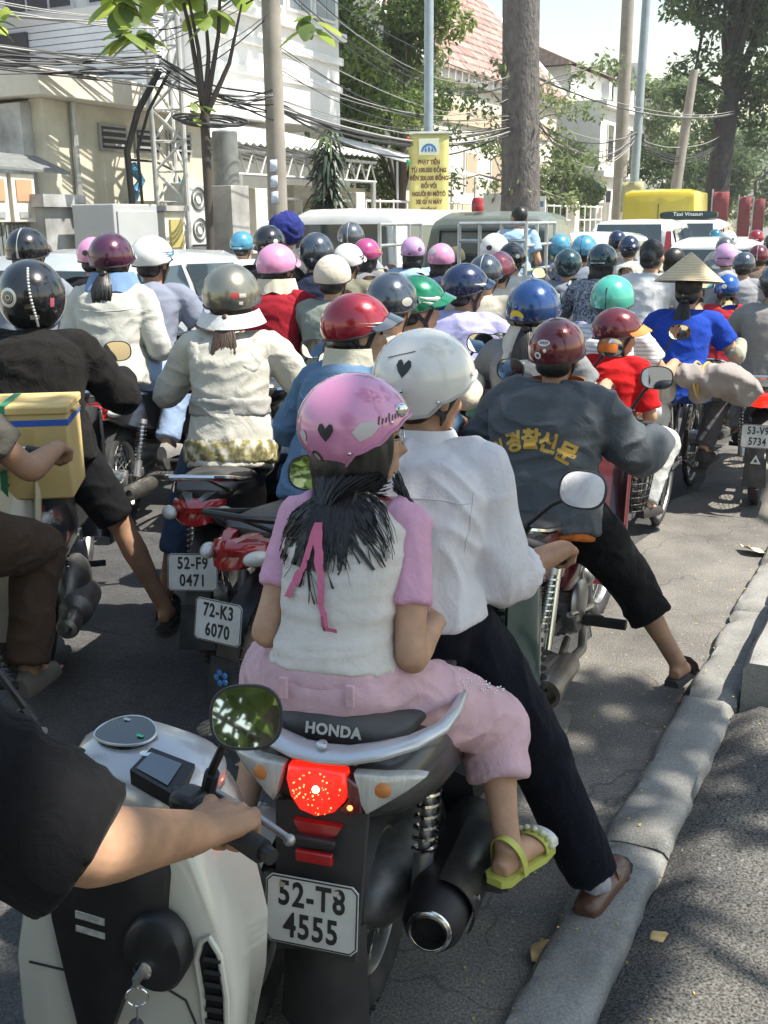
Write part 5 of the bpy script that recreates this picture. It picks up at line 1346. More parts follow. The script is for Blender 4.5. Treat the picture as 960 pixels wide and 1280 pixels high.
far = [
 ('rider in dark grey shirt with peaked black helmet behind the black jacketed man', (-2.18, 6.60, 1.60), 8, far_sp(C_('slate', (.20, .22, .26)), HBLACK, 'short', peak=HBLACK), 'driver', 'black motorbike hidden behind the black jacketed man', (.02, .02, .025)),
 ('rider with plain pink helmet half hidden behind the purple helmet', (-2.04, 7.60, 1.54), 8, far_sp(BLK, HPINK), 'driver', 'dark motorbike under the half hidden pink helmet', (.03, .03, .05)),
 ('rider in grey green jacket with cream hood beside the maroon hoodie', (-.30, 6.45, 1.44), 12, far_sp(C_('greygreen', (.20, .23, .20)), C_('creamcap', (.60, .54, .44)), trousers=BLK), 'driver', 'black motorbike of the grey green jacket rider', (.02, .02, .02)),
 ('rider with shiny black helmet just behind the pink helmet and maroon hoodie', (-.86, 8.20, 1.60), 10, far_sp(BLK, HBLACK, peak=HBLACK), 'driver', 'dark red motorbike behind the maroon hoodie rider', (.10, .01, .01)),
 ('rider with small teal helmet beside the sapling trunk', (-1.43, 11.0, 1.54), 10, far_sp(C_('pale', (.45, .45, .43)), HSKY), 'driver', 'dark motorbike of the teal helmet rider', (.02, .03, .04)),
 ('rider with tall grey helmet, navy vest and white sleeves', (-.50, 8.20, 1.53), 14, far_sp(C_('navy', (.02, .025, .05)), HSTEEL, 'none', kind='full'), 'driver', 'dark motorbike of the navy vest rider', (.02, .02, .03)),
 ('rider with pale grey helmet before the white van window', (-.30, 10.5, 1.61), 14, far_sp(C_('steelshirt', (.28, .30, .33)), HGREY), 'driver', 'grey motorbike in front of the white van', (.1, .1, .1)),
 ('masked rider in olive shirt with peaked white helmet', (-.26, 8.20, 1.47), 26, far_sp(C_('olive', (.17, .165, .12)), HWHITE, peak=HWHITE, face=True, decals=[(wing(-1), M_TRIM, 'wing_mark')]), 'driver', 'black motorbike of the masked rider in olive', (.02, .02, .02)),
 ('rider with magenta helmet and black and white striped top', (-.13, 9.20, 1.49), 24, far_sp(C_('stripeblk', (.20, .20, .20)), HMAG, peak=HMAG, hair='long'), 'driver', 'red motorbike of the magenta helmet rider', (.2, .01, .01)),
 ('woman with lilac helmet, long black hair and light blue shirt', (.28, 9.60, 1.50), 10, far_sp(C_('lightblue', (.30, .42, .56)), HLILAC, hair='long', hlen=.42), 'driver', 'dark motorbike of the lilac helmet woman', (.03, .03, .03)),
 ('rider with two tone pink helmet and pink brim in dark jacket', (.50, 9.00, 1.45), 14, far_sp(C_('darkblue', (.03, .04, .08)), HPINK, peak=HMAG, hair='long', decals=[(disc(150, 30, 22, 14), M_SILVER, 'pale_patch')]), 'driver', 'black motorbike of the pink brimmed rider', (.02, .02, .02)),
 ('rider with dark grey helmet tucked behind the red winged helmet', (.04, 4.6, 1.42), 20, far_sp(C_('ivory', (.56, .50, .40)), HSTEEL, peak=HSTEEL, decals=[(disc(-120, 0, 14, 9), M_SILVER, 'badge')]), 'driver', 'black motorbike beside the denim jacket rider', (.02, .02, .02)),
 ('man in beige shirt with grey black helmet at the navy helmet rider', (.68, 7.00, 1.42), 24, far_sp(C_('beigeshirt', (.40, .37, .31)), HSTEEL, peak=HBLACK, face=True), 'driver', 'grey motorbike of the beige shirt man', (.08, .08, .09)),
 ('rider with pearl white helmet in front of the pickup tailgate', (1.01, 9.60, 1.50), 22, far_sp(C_('greyj', (.25, .26, .27)), HWHITE, kind='full'), 'driver', 'silver motorbike in front of the pickup', (.3, .3, .3)),
 ('rider with rose red peaked helmet and cream shirt', (.87, 7.90, 1.41), 26, far_sp(C_('creamshirt', (.55, .50, .42)), HROSE, peak=HROSE), 'driver', 'red motorbike of the cream shirt rider', (.2, .02, .02)),
 ('rider with glossy black helmet between rose helmet and pickup cage', (1.06, 8.70, 1.46), 24, far_sp(C_('offwhite', (.50, .50, .48)), HBLACK), 'driver', 'black motorbike near the pickup cage', (.02, .02, .02)),
 ('woman in grey patterned blouse with dark teal helmet', (1.71, 8.30, 1.45), 26, far_sp(None, HDTEAL, hair='long', hlen=.2), 'driver', 'dark teal motorbike of the patterned blouse woman', (.02, .05, .06)),
 ('rider in steel grey shirt with steel helmet beside the patterned blouse', (1.55, 8.90, 1.40), 24, far_sp(C_('steelgrey', (.20, .22, .26)), HDTEAL), 'driver', 'grey motorbike beside the patterned blouse woman', (.1, .1, .12)),
 ('rider with sky blue helmet close to the white taxis', (1.85, 9.80, 1.49), 26, far_sp(C_('slate2', (.18, .20, .24)), HSKY), 'driver', 'blue motorbike close to the white taxis', (.03, .06, .15)),
 ('bareheaded woman in white top with big bushy dark hair', (2.02, 8.00, 1.51), 28, far_sp(C_('whitetop', (.62, .62, .62)), None, 'short', hair='bun'), 'driver', 'black motorbike of the bushy haired woman', (.02, .02, .02)),
 ('small bareheaded child facing sideways by the bushy haired woman', (2.33, 8.5, 1.44), 60, far_sp(BLK, None, 'short', face=True), 'pillion', None, None),
 ('rider with dark navy helmet and pale shirt before the yellow van', (2.63, 11.4, 1.47), 27, far_sp(C_('paleshirt', (.45, .45, .40)), HNAVY), 'driver', 'grey motorbike before the yellow van', (.1, .1, .1)),
 ('rider with purple pink helmet to the far side of the conical hat', (3.54, 11.0, 1.38), 27, far_sp(C_('greyt', (.3, .3, .32)), HLILAC), 'driver', 'dark motorbike of the purple pink helmet rider', (.03, .03, .03)),
 ('rider with dark patterned helmet above the blue helmet', (3.39, 10.0, 1.34), 27, far_sp(C_('greyt', (.3, .3, .32)), HSTEEL, peak=HSTEEL), 'driver', 'black motorbike near the frame edge', (.02, .02, .02)),
 ('rider with shiny maroon helmet at the frame edge behind the grey suit', (3.94, 11.2, 1.37), 27, far_sp(C_('brownj', (.14, .10, .08)), HMAROON), 'driver', 'maroon motorbike at the frame edge', (.1, .01, .01)),
 ('rider in red top with bright blue helmet beside the grey suit man', (2.60, 8.0, 1.25), 26, far_sp(C_('redtop', (.42, .03, .04)), HROYAL), 'driver', 'red motorbike of the bright blue helmet rider', (.25, .02, .03)),
 ('distant rider with dark helmet in front of the yellow van corner', (3.18, 14.5, 1.48), 27, far_sp(GRYT, HNAVY), 'driver', None, None),
 ('distant rider with white helmet beside the taxi', (4.9, 15.2, 1.46), 27, far_sp(C_('pale', (.45, .45, .43)), HWHITE), 'driver', None, None),
 ('distant rider with red helmet at the far frame edge', (5.75, 16.5, 1.46), 27, far_sp(GRYT, HRED), 'driver', None, None),
 ('distant rider with teal cap beyond the taxi', (5.9, 19, 1.46), 27, far_sp(C_('pale', (.45, .45, .43)), HTEAL), 'driver', None, None),
 ('distant rider in dark helmet by the frame edge beyond the maroon helmet', (5.1, 14, 1.44), 27, far_sp(BLK, HBLACK), 'driver', None, None),
 ('distant rider with silver helmet behind the purple pink helmet', (4.1, 12.8, 1.42), 27, far_sp(C_('greyj', (.25, .26, .27)), HGREY, peak=HGREY), 'driver', None, None),
 ('rider with pale blue helmet in front of the pickup corner', (1.99, 12.0, 1.47), 25, far_sp(C_('slate2', (.18, .20, .24)), HSKY), 'driver', None, None),
]
# patterned blouse
def pattern_cloth():
    m = mat('cloth_pattern', (.16, .18, .22), .9); nt = m.node_tree; b = nt.nodes['Principled BSDF']; tc = nt.nodes['Texture Coordinate'] if 'Texture Coordinate' in nt.nodes else nt.nodes.new('ShaderNodeTexCoord')
    w = nt.nodes.new('ShaderNodeTexWave'); w.inputs['Scale'].default_value = 9; w.inputs['Distortion'].default_value = 14; w.inputs['Detail Scale'].default_value = 2.5
    r = nt.nodes.new('ShaderNodeValToRGB'); r.color_ramp.elements[0].color = (.05, .06, .09, 1); r.color_ramp.elements[1].color = (.34, .37, .42, 1)
    nt.links.new(tc.outputs['Object'], w.inputs['Vector']); nt.links.new(w.outputs['Fac'], r.inputs[0]); nt.links.new(r.outputs[0], b.inputs['Base Color']); return m
PATT = pattern_cloth()
MARKS = [[([(176, -20), (184, -20), (184, 70), (176, 70)], 'stripe')], [(disc(180, 8, 12, 9), 'badge')], [(wing(-1), 'wing_mark'), (wing(1), 'wing_mark')], [(disc(-140, 6, 9, 8), 'badge'), ([(165, -16), (178, -16), (178, -9), (165, -9)], 'sticker')], [([(150, -12), (210, -12), (210, -6), (150, -6)], 'band')], []]
for k, (lab, T, hd, sp, role, bl, bc) in enumerate(far):
    if sp['helmet'] and not sp['helmet'][1]['decals'] and sp['helmet'][0][1].name.startswith('helmet'):
        pale = sp['helmet'][0][1] in (HWHITE, HPINK, HLILAC, HSKY); mk = (HSTEEL, M_TRIM, HRED)[k % 3] if pale else (M_SILVER, HWHITE, mat('mark_gold', (.5, .36, .1), .4))[k % 3]
        sp['helmet'][1]['decals'] = [(q, mk, nm) for q, nm in MARKS[k % 6]]; sp['helmet'][1]['s'] = (1., .95, 1.03, .98)[k % 4]
        if k % 5 == 2 and sp['helmet'][0][0] == 'half' and not sp['helmet'][1]['peak']: sp['helmet'] = (('open', sp['helmet'][0][1]), sp['helmet'][1])
    if sp['shirt'] is None: sp['shirt'] = PATT
    v = k % 3
    jk = [dict(feet=('ground', 'peg'), lean=.02), dict(feet='peg', lean=.05), dict(feet=('peg', 'ground'), lean=.0)][v]
    if role == 'pillion': jk = dict(hands='thigh')
    ride(lab, T, hd + (-3, 2, 0)[v], sp, role, (bl, dict(body=bc, detail=False)) if bl else ('motorbike under the ' + lab.split(' with ')[-1].split(' in ')[0] if False else None) , (role, v), **jk)
for k, (x, y, c, lab) in enumerate([(3.10, 14.1, (.03, .03, .04), 'far dark motorbike near the yellow van corner'), (4.75, 14.7, (.2, .2, .2), 'far silver motorbike beside the taxi'), (5.6, 16.0, (.2, .02, .02), 'far red motorbike at the frame edge'), (5.7, 18.5, (.02, .06, .07), 'far teal motorbike beyond the taxi'), (4.95, 13.5, (.02, .02, .02), 'far black motorbike beyond the maroon helmet'), (3.95, 12.3, (.1, .1, .1), 'far grey motorbike behind the purple pink helmet'), (1.85, 11.6, (.05, .1, .16), 'far blue motorbike before the pickup corner')]):
    moto(lab, (x - .1, y - .3, 0), 27, body=c, detail=False)

# ---------------------------------------------------------------- mid-distance riders, one by one
def nape_cloth(p, J, m, name='neck_cloth', w=.105, drop=.12, flare=1.3, fwd=.0):
    """cloth hanging from under the helmet over nape and shoulders"""
    HM = J['HM']; g = G()
    def f(u, v_):
        a = rad(75 + 210 * u); r = w * (1 + (flare - 1) * v_); wob = .006 * math.sin(u * 40) * v_
        return HM @ V((-.012 + math.cos(a) * (r * 1.08 + wob), math.sin(a) * (r + wob), -.045 - drop * v_ + .01 * math.sin(u * 23) * v_))
    smooth_plate(g, f, 30, 7, .004); return g.build(name, m, p, ang=70)
CREAM = C_('creamcloth', (.60, .55, .43)); DENIM = C_('denim', (.11, .19, .30), fold=.4)
# D  cream hoodie
HOOD = C_('hoodie', (.52, .50, .43))
p, J, loc, s = ride('woman in cream hoodie with grey gold helmet and long brown hair', (-.64, 4.5, 1.455), 5, dict(skin=SK['b'], shirt=HOOD, sleeve='long', trousers=JEAN, leg='capri', hair='tail', hairmat=M_HAIRB, hlen=.26, vox=.009, shoe=M_SANDAL, shoe_kind='sandal', shirt_name='hoodie',
     sk=dict(w=.98, pad=.01, lo=-.3, fold=(.006, (6, 6, 13))), helmet=(('half', HGOLD), dict(s=1.06, decals=[([(-165, -2), (-150, -2), (-150, 8), (-165, 8)], mat('sticker_red', (.4, .05, .05), .4), 'sticker'), ([(-149, -1), (-135, -1), (-135, 6), (-149, 6)], M_SILVER, 'sticker'), ([(-150, -14), (-142, -14), (-142, -8), (-150, -8)], HWHITE, 'sticker')]))),
     feet=((.42, .36, .085), 'peg'), lean=.02)
g = G(); Pn = J['nk']
g.tube([Pn + V((.03, .13, .0)), Pn + V((-.07, .13, -.03)), Pn + V((-.12, .09, -.10)), Pn + V((-.145, 0, -.19)), Pn + V((-.12, -.09, -.10)), Pn + V((-.07, -.13, -.03)), Pn + V((.03, -.13, .0))], [.03, .042, .05, .055, .05, .042, .03], 14)
g.ell(Pn + V((-.105, 0, -.1)), (.045, .1, .1)); link(fuse(g, .009, 4, .5, folds(.006, (14, 14, 14), 2)), 'hood', HOOD, p)
g = G()
def brim(u, v_): a = rad(95 + 170 * u); return J['HM'] @ V((-.012 + math.cos(a) * (.135 + .02 * v_), math.sin(a) * (.112 + .03 * v_), -.02 - .055 * v_ - .02 * math.cos((u - .5) * 3)))
smooth_plate(g, brim, 20, 5, .004); g.build('white_cap', C_('whitecap', (.66, .66, .66), fold=.2), p, ang=70)
def floral():
    m = mat('cloth_floral', (.5, .5, .4), .9); nt = m.node_tree; b = nt.nodes['Principled BSDF']; tc = nt.nodes.new('ShaderNodeTexCoord'); n = nt.nodes.new('ShaderNodeTexNoise'); n.inputs['Scale'].default_value = 26; n.inputs['Detail'].default_value = 2
    r = nt.nodes.new('ShaderNodeValToRGB'); e = r.color_ramp.elements; e[0].position = .38; e[0].color = (.13, .12, .06, 1); e[1].position = .62; e[1].color = (.55, .53, .45, 1); k = e.new(.5); k.color = (.32, .27, .10, 1)
    nt.links.new(tc.outputs['Object'], n.inputs['Vector']); nt.links.new(n.outputs['Fac'], r.inputs[0]); nt.links.new(r.outputs[0], b.inputs['Base Color']); return m
g = G(); torso(g, J, 1.06, 1.1, -.25, -.03, 1.02, .012); link(fuse(g, .010, 2, .5, folds(.006, (18, 18, 10), 5)), 'floral_hem', floral(), p)
g = G(); torso(g, J, 1.05, 1.08, .24, .40, 1., .012); link(fuse(g, .010, 2, .5, folds(.006, (8, 8, 16), 5)), 'waist_band', C_('hoodieband', (.34, .33, .30)), p)
moto('black motorbike with chrome grab rail ridden by the hoodie woman', loc, 5, body=(.02, .02, .022), plate_lines=['52-F9', '0471'], scale=1.0)
# E  denim jacket, red motorbike
p, J, loc, s = ride('woman in blue denim jacket with red silver winged helmet', (-.10, 3.95, 1.375), 30, dict(skin=SK['a'], shirt=DENIM, sleeve='long', trousers=BLK, hair='short', vox=.009, shoe=M_SHOE, shirt_name='denim_jacket', sk=dict(w=1.04, pad=.012, lo=-.26, fold=(.008, (8, 8, 12))), face=True,
     helmet=(('half', HRED), dict(s=1.02, peak=HSTEEL, decals=[(wing(-1, 28, 6), M_SILVER, 'wing_mark'), (wing(1, 28, 6), M_SILVER, 'wing_mark')]))), feet='peg', lean=.10, yaw=-.75)
nape_cloth(p, J, CREAM, drop=.13, flare=1.25); 
g = G(); g.tube([J['nk'] + V((-.01 + math.cos(a) * .085, math.sin(a) * .095, -.01)) for a in [6.283 * i / 20 for i in range(20)]], .024, 8, closed=True); g.build('cream_collar', CREAM, p)
E_BIKE = paint('bike_red', (.30, .012, .012))
b = moto('red motorbike with number plate 72-K3 6070 and blue flower on the mud flap', loc, 30, bodym=E_BIKE, plate_lines=['72-K3', '6070'], chrome_rail=False, scale=s)
text('Wave', .06, 'side_lettering', HWHITE, b, frame((.08, -.132, .68), (1, 0, .1), (0, 0, 1)), .001, bold=.001)
g = G()
for k in range(5): a = k * 1.2566; g.ell((-.366, math.cos(a) * .02, .30 + math.sin(a) * .02), (.003, .011, .011))
g.build('flower_sticker', mat('flower_blue', (.06, .22, .55), .5), b)
# F  black jacket with carton on the seat
p, J, loc, s = ride('man in black jacket with black full helmet carrying the yellow carton', (-1.47, 4.45, 1.46), -8, dict(skin=SK['b'], shirt=C_('blackjacket', (.012, .011, .010), fold=.6), sleeve='long', trousers=BLK, leg='short', hair='short', vox=.009, shoe=M_SANDAL, shoe_kind='sandal', shirt_name='jacket', sk=dict(w=1.16, d=1.15, pad=.02, arm=1.45, shoulder=.08, fold=(.009, (7, 7, 10))),
     helmet=(('full', HBLACK), dict(s=1.03, decals=[(disc(150, 2, 17, 15), M_SILVER, 'ring_emblem'), (disc(150, 2, 12, 10), HBLACK, 'ring_centre'), ([(-175, -34), (-158, -34), (-158, -26), (-175, -26)], M_SILVER, 'sticker'), ([(-138, -14), (-130, -14), (-130, 0), (-138, 0)], HROSE, 'sticker')]))), feet=('peg', (.30, -.46, .085)), lean=.05)
g = G(); g.tube([V((-.02 + J['nk'].x + math.cos(a) * .09, math.sin(a) * .105, J['nk'].z + .005)) for a in [6.283 * i / 20 for i in range(20)]], .026, 8, closed=True); g.build('jacket_collar', MATS['cloth_blackjacket'], p)
g = G()
for az in range(0, 120, 6): g.ell(hpt('full', -160 - math.sin(az / 60) * 12, -48 + az * .85, .002), (.006, .006, .006), nu=6, nv=4)
g.build('silver_stripe', M_SILVER, [c for c in p.children if c.name.startswith('helmet')][0])
fb = moto('dark scooter with rounded tail carrying the carton', loc, -8, body=(.018, .018, .02), name='scooter', mirrors=True)
def tailcover(g):
    rings = []
    for x, w, z0, z1 in ((-.42, .02, .60, .66), (-.38, .09, .52, .70), (-.28, .14, .46, .73), (-.1, .165, .42, .735), (.1, .165, .40, .73), (.3, .14, .40, .70)): rings.append([V((x, w * math.cos(a), (z0 + z1) / 2 + (z1 - z0) / 2 * math.sin(a))) for a in [6.283 * i / 22 for i in range(22)]])
    g.loft(rings)
inst('s_tail', 'rear_cowl', paint('scooter_dark', (.02, .02, .022)), fb, tailcover)
inst('s_case', 'engine_case', M_ENG, fb, lambda g: (g.ell((.12, -.13, .3), (.22, .07, .13)), g.lathe([(.05, 0), (.065, .05), (.065, .34), (.03, .37)], (.18, -.17, .26), (-1, 0, .1), 16)))
# carton with straps, behind the rider
R3 = Matrix.Rotation(rad(98), 3, 'Z'); bc = V(loc) + R3 @ V((-.16, -.05, 0)); 
cb = thing('carton', 'yellow cardboard carton tied with green straps on the scooter seat', 'box', (bc.x, bc.y, .79), rad(98))
M_CARD = mat('cardboard', (.58, .42, .17), .8, var=(3, .12), bump=(8, .3, .01))
bw = mat('card_tape', (.50, .36, .13), .35)
g = G(); g.box((0, 0, .16), (.32, .36, .32)); g.build('carton_body', M_CARD, cb, bev=.008)
g = G(); g.box((0, 0, .325), (.335, .375, .03)); g.box((-.02, -.19, .31), (.1, .03, .012), Matrix.Rotation(.3, 3, 'X')); g.build('carton_lid', M_CARD, cb, bev=.006)
g = G(); g.box((0, 0, .28), (.324, .364, .022)); g.build('blue_band', mat('band_blue', (.03, .10, .42), .5), cb)
g = G(); g.box((-.001, -.03, .18), (.326, .06, .16)); g.build('brown_tape', bw, cb)
for yy in (.04, .12):
    g = G(); g.tube([(-.187, yy + .02, .0), (-.19, yy + .02, .2), (-.192, yy, .43), (-.1, yy - .01, .45), (.1, yy, .45), (.19, yy, .42), (.187, yy, .0)], (.022, .003), 6, up=(0, 1, 0)) if False else None
    g = G(); smooth_plate(g, lambda u, v_: [(-.17, yy + (v_ - .5) * .024 + .02 * (1 - u * 4) , .34 * u * 4), (-.17 + .34 * (u * 4 - 1), yy + (v_ - .5) * .024, .346), (.17, yy + (v_ - .5) * .024, .34 * (3 - u * 4))][min(2, int(u * 4))] if u < .75 else (.17, yy + (v_ - .5) * .024, 0), 25, 3, .003); g.build('green_strap', mat('strap_green', (.03, .20, .11), .5), cb)
# H  beige jacket pillion with I as driver
hl = ride('woman in pale beige jacket with purple helmet and blue neck cloth riding pillion', (-1.54, 6.1, 1.57), 6, dict(skin=SK['a'], shirt=C_('palejacket', (.46, .46, .41)), sleeve='long', trousers=C_('paleblue', (.27, .36, .52)), hair='tail', hlen=.14, vox=.010, shoe=C_('greysock', (.22, .21, .20)), shirt_name='jacket', sk=dict(w=1.03, pad=.012, lo=-.2, hem=1.08, fold=(.007, (8, 8, 12))), tk=dict(loose=1.3),
     helmet=(('half', HPURP), dict(s=1.04, peak=HPURP))), 'pillion', hands='thigh', feet=('peg', (.18, -.21, .44)), lean=.03)
nape_cloth(hl[0], hl[1], C_('denimcloth', (.15, .24, .40)), drop=.10, flare=1.45)
moto('black motorbike carrying the beige jacket woman, spoked rear wheel in view', hl[2], 6, body=(.02, .02, .022), scale=1.06)
ride('man in grey blue T shirt with peaked white helmet driving the beige jacket woman', (-1.42, 6.62, 1.55), 10, dict(skin=SK['b'], shirt=C_('greyblue', (.20, .22, .28)), sleeve='short', trousers=GRYT, hair='short', vox=.011, shoe=M_SHOE, helmet=(('half', HWHITE), dict(peak=HWHITE, decals=[(wing(-1), M_BLUE, 'wing_mark')]))), 'driver', yaw=-.3, lean=.08)
# K  maroon hoodie
MARH = C_('maroonhood', (.26, .012, .022))
p, J, loc, s = ride('rider in maroon hoodie with pink helmet and cream neck cloth', (-.65, 6.6, 1.50), 12, dict(skin=SK['a'], shirt=MARH, sleeve='long', trousers=BLK, hair='short', vox=.010, shoe=M_SHOE, shirt_name='hoodie', helmet=(('half', HPINK), dict(peak=HPINK))), bike=('black motorbike of the maroon hoodie rider', dict(body=(.02, .02, .02), detail=False)), lean=.02, yaw=-.3)
nape_cloth(p, J, CREAM, drop=.08, flare=1.2)
g = G(); Pn = J['nk']; g.tube([Pn + V((.02, .11, 0)), Pn + V((-.08, .11, -.04)), Pn + V((-.13, 0, -.14)), Pn + V((-.08, -.11, -.04)), Pn + V((.02, -.11, 0))], [.03, .045, .055, .045, .03], 12); link(fuse(g, .012, 4), 'hood', MARH, p)
# N  blue fabric cap
p, J, loc, s = ride('rider with crumpled dark blue fabric helmet cover beside the utility pole', (-.88, 10.0, 1.68), 10, far_sp(GRYT, None), bike=('dark motorbike beside the utility pole', dict(body=(.02, .02, .03), detail=False)))
g = G(); g.ell(J['HM'] @ V((-.02, 0, .045)), (.15, .13, .125)); g.ell(J['HM'] @ V((-.1, 0, .0)), (.06, .09, .05)); link(fuse(g, .012, 2, .5, folds(.014, (16, 16, 16), 4)), 'fabric_cover', C_('bluecover', (.022, .03, .16)), p)
# U  green helmet
ride('rider with bright green helmet and silver side decals', (.16, 5.0, 1.38), 26, dict(skin=SK['a'], shirt=C_('lilacshirt', (.42, .40, .55)), sleeve='long', trousers=GRYT, hair='short', vox=.010, face=True, shoe=M_SHOE, helmet=(('half', HGREEN), dict(s=1.1, peak=HGREEN, decals=[([[(-30, 8), (-60, 15), (-105, 16), (-85, 8), (-60, 4)], [(-32, 2), (-60, 3), (-95, 5), (-75, -4), (-50, -5)]], M_SILVER, 'wing_mark'), ([(30, 8), (60, 15), (105, 16), (85, 8), (60, 4)], M_SILVER, 'wing_mark')]))), yaw=-.8, bike=('dark green motorbike of the green helmet rider', dict(body=(.01, .04, .03), detail=False)))
# W  lavender shirt
ride('man in lavender shirt with navy helmet', (.46, 5.9, 1.40), 20, dict(skin=SK['b'], shirt=C_('lavender', (.38, .37, .60)), sleeve='long', trousers=GRYT, hair='short', vox=.010, shoe=M_SHOE, sk=dict(w=1.12, d=1.12, pad=.014, arm=1.4, fold=(.008, (7, 7, 8))), helmet=(('half', HNAVY), dict(s=1.06, peak=HNAVY, decals=[([(-40, 4), (-70, 10), (-100, 8), (-75, 0)], M_SILVER, 'wing_mark')]))), yaw=-.65, bike=('black motorbike of the lavender shirt man', dict(body=(.02, .02, .02))), lean=.04)
# Y  blue helmet
p, J, loc, s = ride('woman in grey sleeveless top with blue helmet, yellow patch and black ponytail', (.68, 4.75, 1.37), 22, dict(skin=SK['a'], shirt=C_('greytop', (.21, .215, .22)), sleeve='short', trousers=BLK, hair='tail', hlen=.24, vox=.010, shoe=M_SHOE, helmet=(('half', HBLUE), dict(s=1.12, decals=[([(176, -15), (176, -8), (168, -2), (158, 0), (148, -2), (142, -8), (142, -15)], mat('sticker_yellow', (.6, .48, .02), .4), 'yellow_patch')]))), bike=('black motorbike of the blue helmet woman', dict(body=(.02, .02, .02))), lean=.02)
nape_cloth(p, J, C_('palecollar', (.55, .53, .47)), 'collar', w=.10, drop=.15, flare=1.75)
# BB and the child
bb = ride('rider in white striped T shirt with turquoise helmet', (1.24, 5.7, 1.34), 30, dict(skin=SK['a'], shirt=mat('cloth_stripes', (.62, .62, .60), .9), sleeve='short', trousers=C_('white2', (.5, .5, .48)), hair='short', vox=.010, shoe=M_SHOE, helmet=(('half', HTURQ), dict(s=1.1, decals=[([(-178, -20), (-174, -20), (-174, 30), (-178, 30)], M_TRIM, 'seam')]))), bike=('dark motorbike of the white striped T shirt rider', dict(body=(.02, .025, .03), mirrors=True)), lean=.03)
m = MATS['cloth_stripes']; nt = m.node_tree; b = nt.nodes['Principled BSDF']; tc = nt.nodes.new('ShaderNodeTexCoord'); w = nt.nodes.new('ShaderNodeTexWave'); w.bands_direction = 'Z'; w.inputs['Scale'].default_value = 14; r = nt.nodes.new('ShaderNodeValToRGB'); r.color_ramp.elements[0].color = (.36, .34, .36, 1); r.color_ramp.elements[1].position = .35; r.color_ramp.elements[1].color = (.66, .66, .64, 1)
nt.links.new(tc.outputs['Object'], w.inputs['Vector']); nt.links.new(w.outputs['Fac'], r.inputs[0]); nt.links.new(r.outputs[0], b.inputs['Base Color'])
ride('child in red T shirt with maroon helmet and orange peak', (1.15, 5.15, 1.225), 34, dict(skin=SK['a'], shirt=C_('redshirt', (.50, .012, .014)), sleeve='short', trousers=C_('whitetr', (.5, .5, .48)), hair='short', vox=.009, face=True, shoe=M_SHOE, sk=dict(frac=.85, arm=1.2), helmet=(('half', HMAROON), dict(s=1.12, peak=mat('peak_orange', (.62, .22, .04), .5)))), 'pillion', hands='thigh', yaw=-.85, pitch=.1)
# CC conical hat
p, J, loc, s = ride('woman in bright blue blouse under a conical straw hat', (1.85, 6.4, 1.36), 26, dict(skin=SK['a'], shirt=C_('royalblue', (.015, .055, .36)), sleeve='short', trousers=GRYT, hair='tail', hlen=.25, vox=.010, shoe=M_SANDAL, sk=dict(w=1.05, hem=1.12, lo=-.3, frac=.6)), hands=('grip', 'grip'), lean=.05)
def straw():
    m = mat('straw', (.62, .50, .32), .8); nt = m.node_tree; b = nt.nodes['Principled BSDF']; tc = nt.nodes.new('ShaderNodeTexCoord'); w = nt.nodes.new('ShaderNodeTexWave'); w.wave_type = 'RINGS'; w.rings_direction = 'Z'; w.inputs['Scale'].default_value = 26; w.inputs['Distortion'].default_value = .6; r = nt.nodes.new('ShaderNodeValToRGB'); r.color_ramp.elements[0].color = (.36, .27, .15, 1); r.color_ramp.elements[1].position = .4; r.color_ramp.elements[1].color = (.66, .55, .36, 1)
    nt.links.new(tc.outputs['Object'], w.inputs['Vector']); nt.links.new(w.outputs['Fac'], r.inputs[0]); nt.links.new(r.outputs[0], b.inputs['Base Color']); bp = nt.nodes.new('ShaderNodeBump'); bp.inputs['Distance'].default_value = .004; nt.links.new(w.outputs['Fac'], bp.inputs['Height']); nt.links.new(bp.outputs[0], b.inputs['Normal']); return m
g = G(); g.lathe([(.004, .16), (.05, .125), (.12, .062), (.2, -.005), (.212, -.018), (.205, -.018), (.12, .048), (.03, .125)], n=40); ho = g.build('conical_hat', straw(), p); ho.matrix_local = J['HM'] @ Matrix.Translation((-.02, 0, .075)) @ Matrix.Rotation(.10, 4, 'Y')
for k, sd in enumerate((1, -1)):
    g = G(); e, w_ = J['el'][k], J['wr'][k]; g.tube([J['sh'][k].lerp(e, .75), e, e.lerp(w_, .5), w_, w_ + V(J['hdir'][k]).normalized() * .06], [.05, .05, .045, .037, .045], 14); link(fuse(g, .010, 3, .5, folds(.004, (20, 20, 20))), 'sleeve_glove', C_('gloves', (.33, .33, .26)), p)
# bicycle of the conical hat woman
t = thing('bicycle', 'old dark bicycle of the conical hat woman seen from behind', 'bicycle', loc, rad(90 - 26))
wheel(t, 0, .33, .018, 'c', 16); wheel(t, 1.05, .33, .018, 'c', 16)
M_BIKE = mat('bicycle_paint', (.05, .05, .055), .4, coat=.3)
g = G(); g.tube([(0, .05, .33), (.42, .03, .30)], .012, 8); g.tube([(0, -.05, .33), (.42, -.03, .30)], .012, 8); g.tube([(0, .05, .33), (.28, .02, .72)], .010, 8); g.tube([(0, -.05, .33), (.28, -.02, .72)], .010, 8); g.tube([(.42, 0, .30), (.26, 0, .80)], .016, 8); g.tube([(.42, 0, .30), (.88, 0, .75)], .016, 8); g.tube([(.3, 0, .65), (.88, 0, .82)], .014, 8); g.build('frame', M_BIKE, t)
g = G(); g.tube([(1.05, .045, .33), (.93, .04, .7), (.88, 0, .78), (.86, 0, 1.0)], .012, 8); g.tube([(1.05, -.045, .33), (.93, -.04, .7), (.88, 0, .78)], .012, 8); g.build('fork', M_CHROME, t)
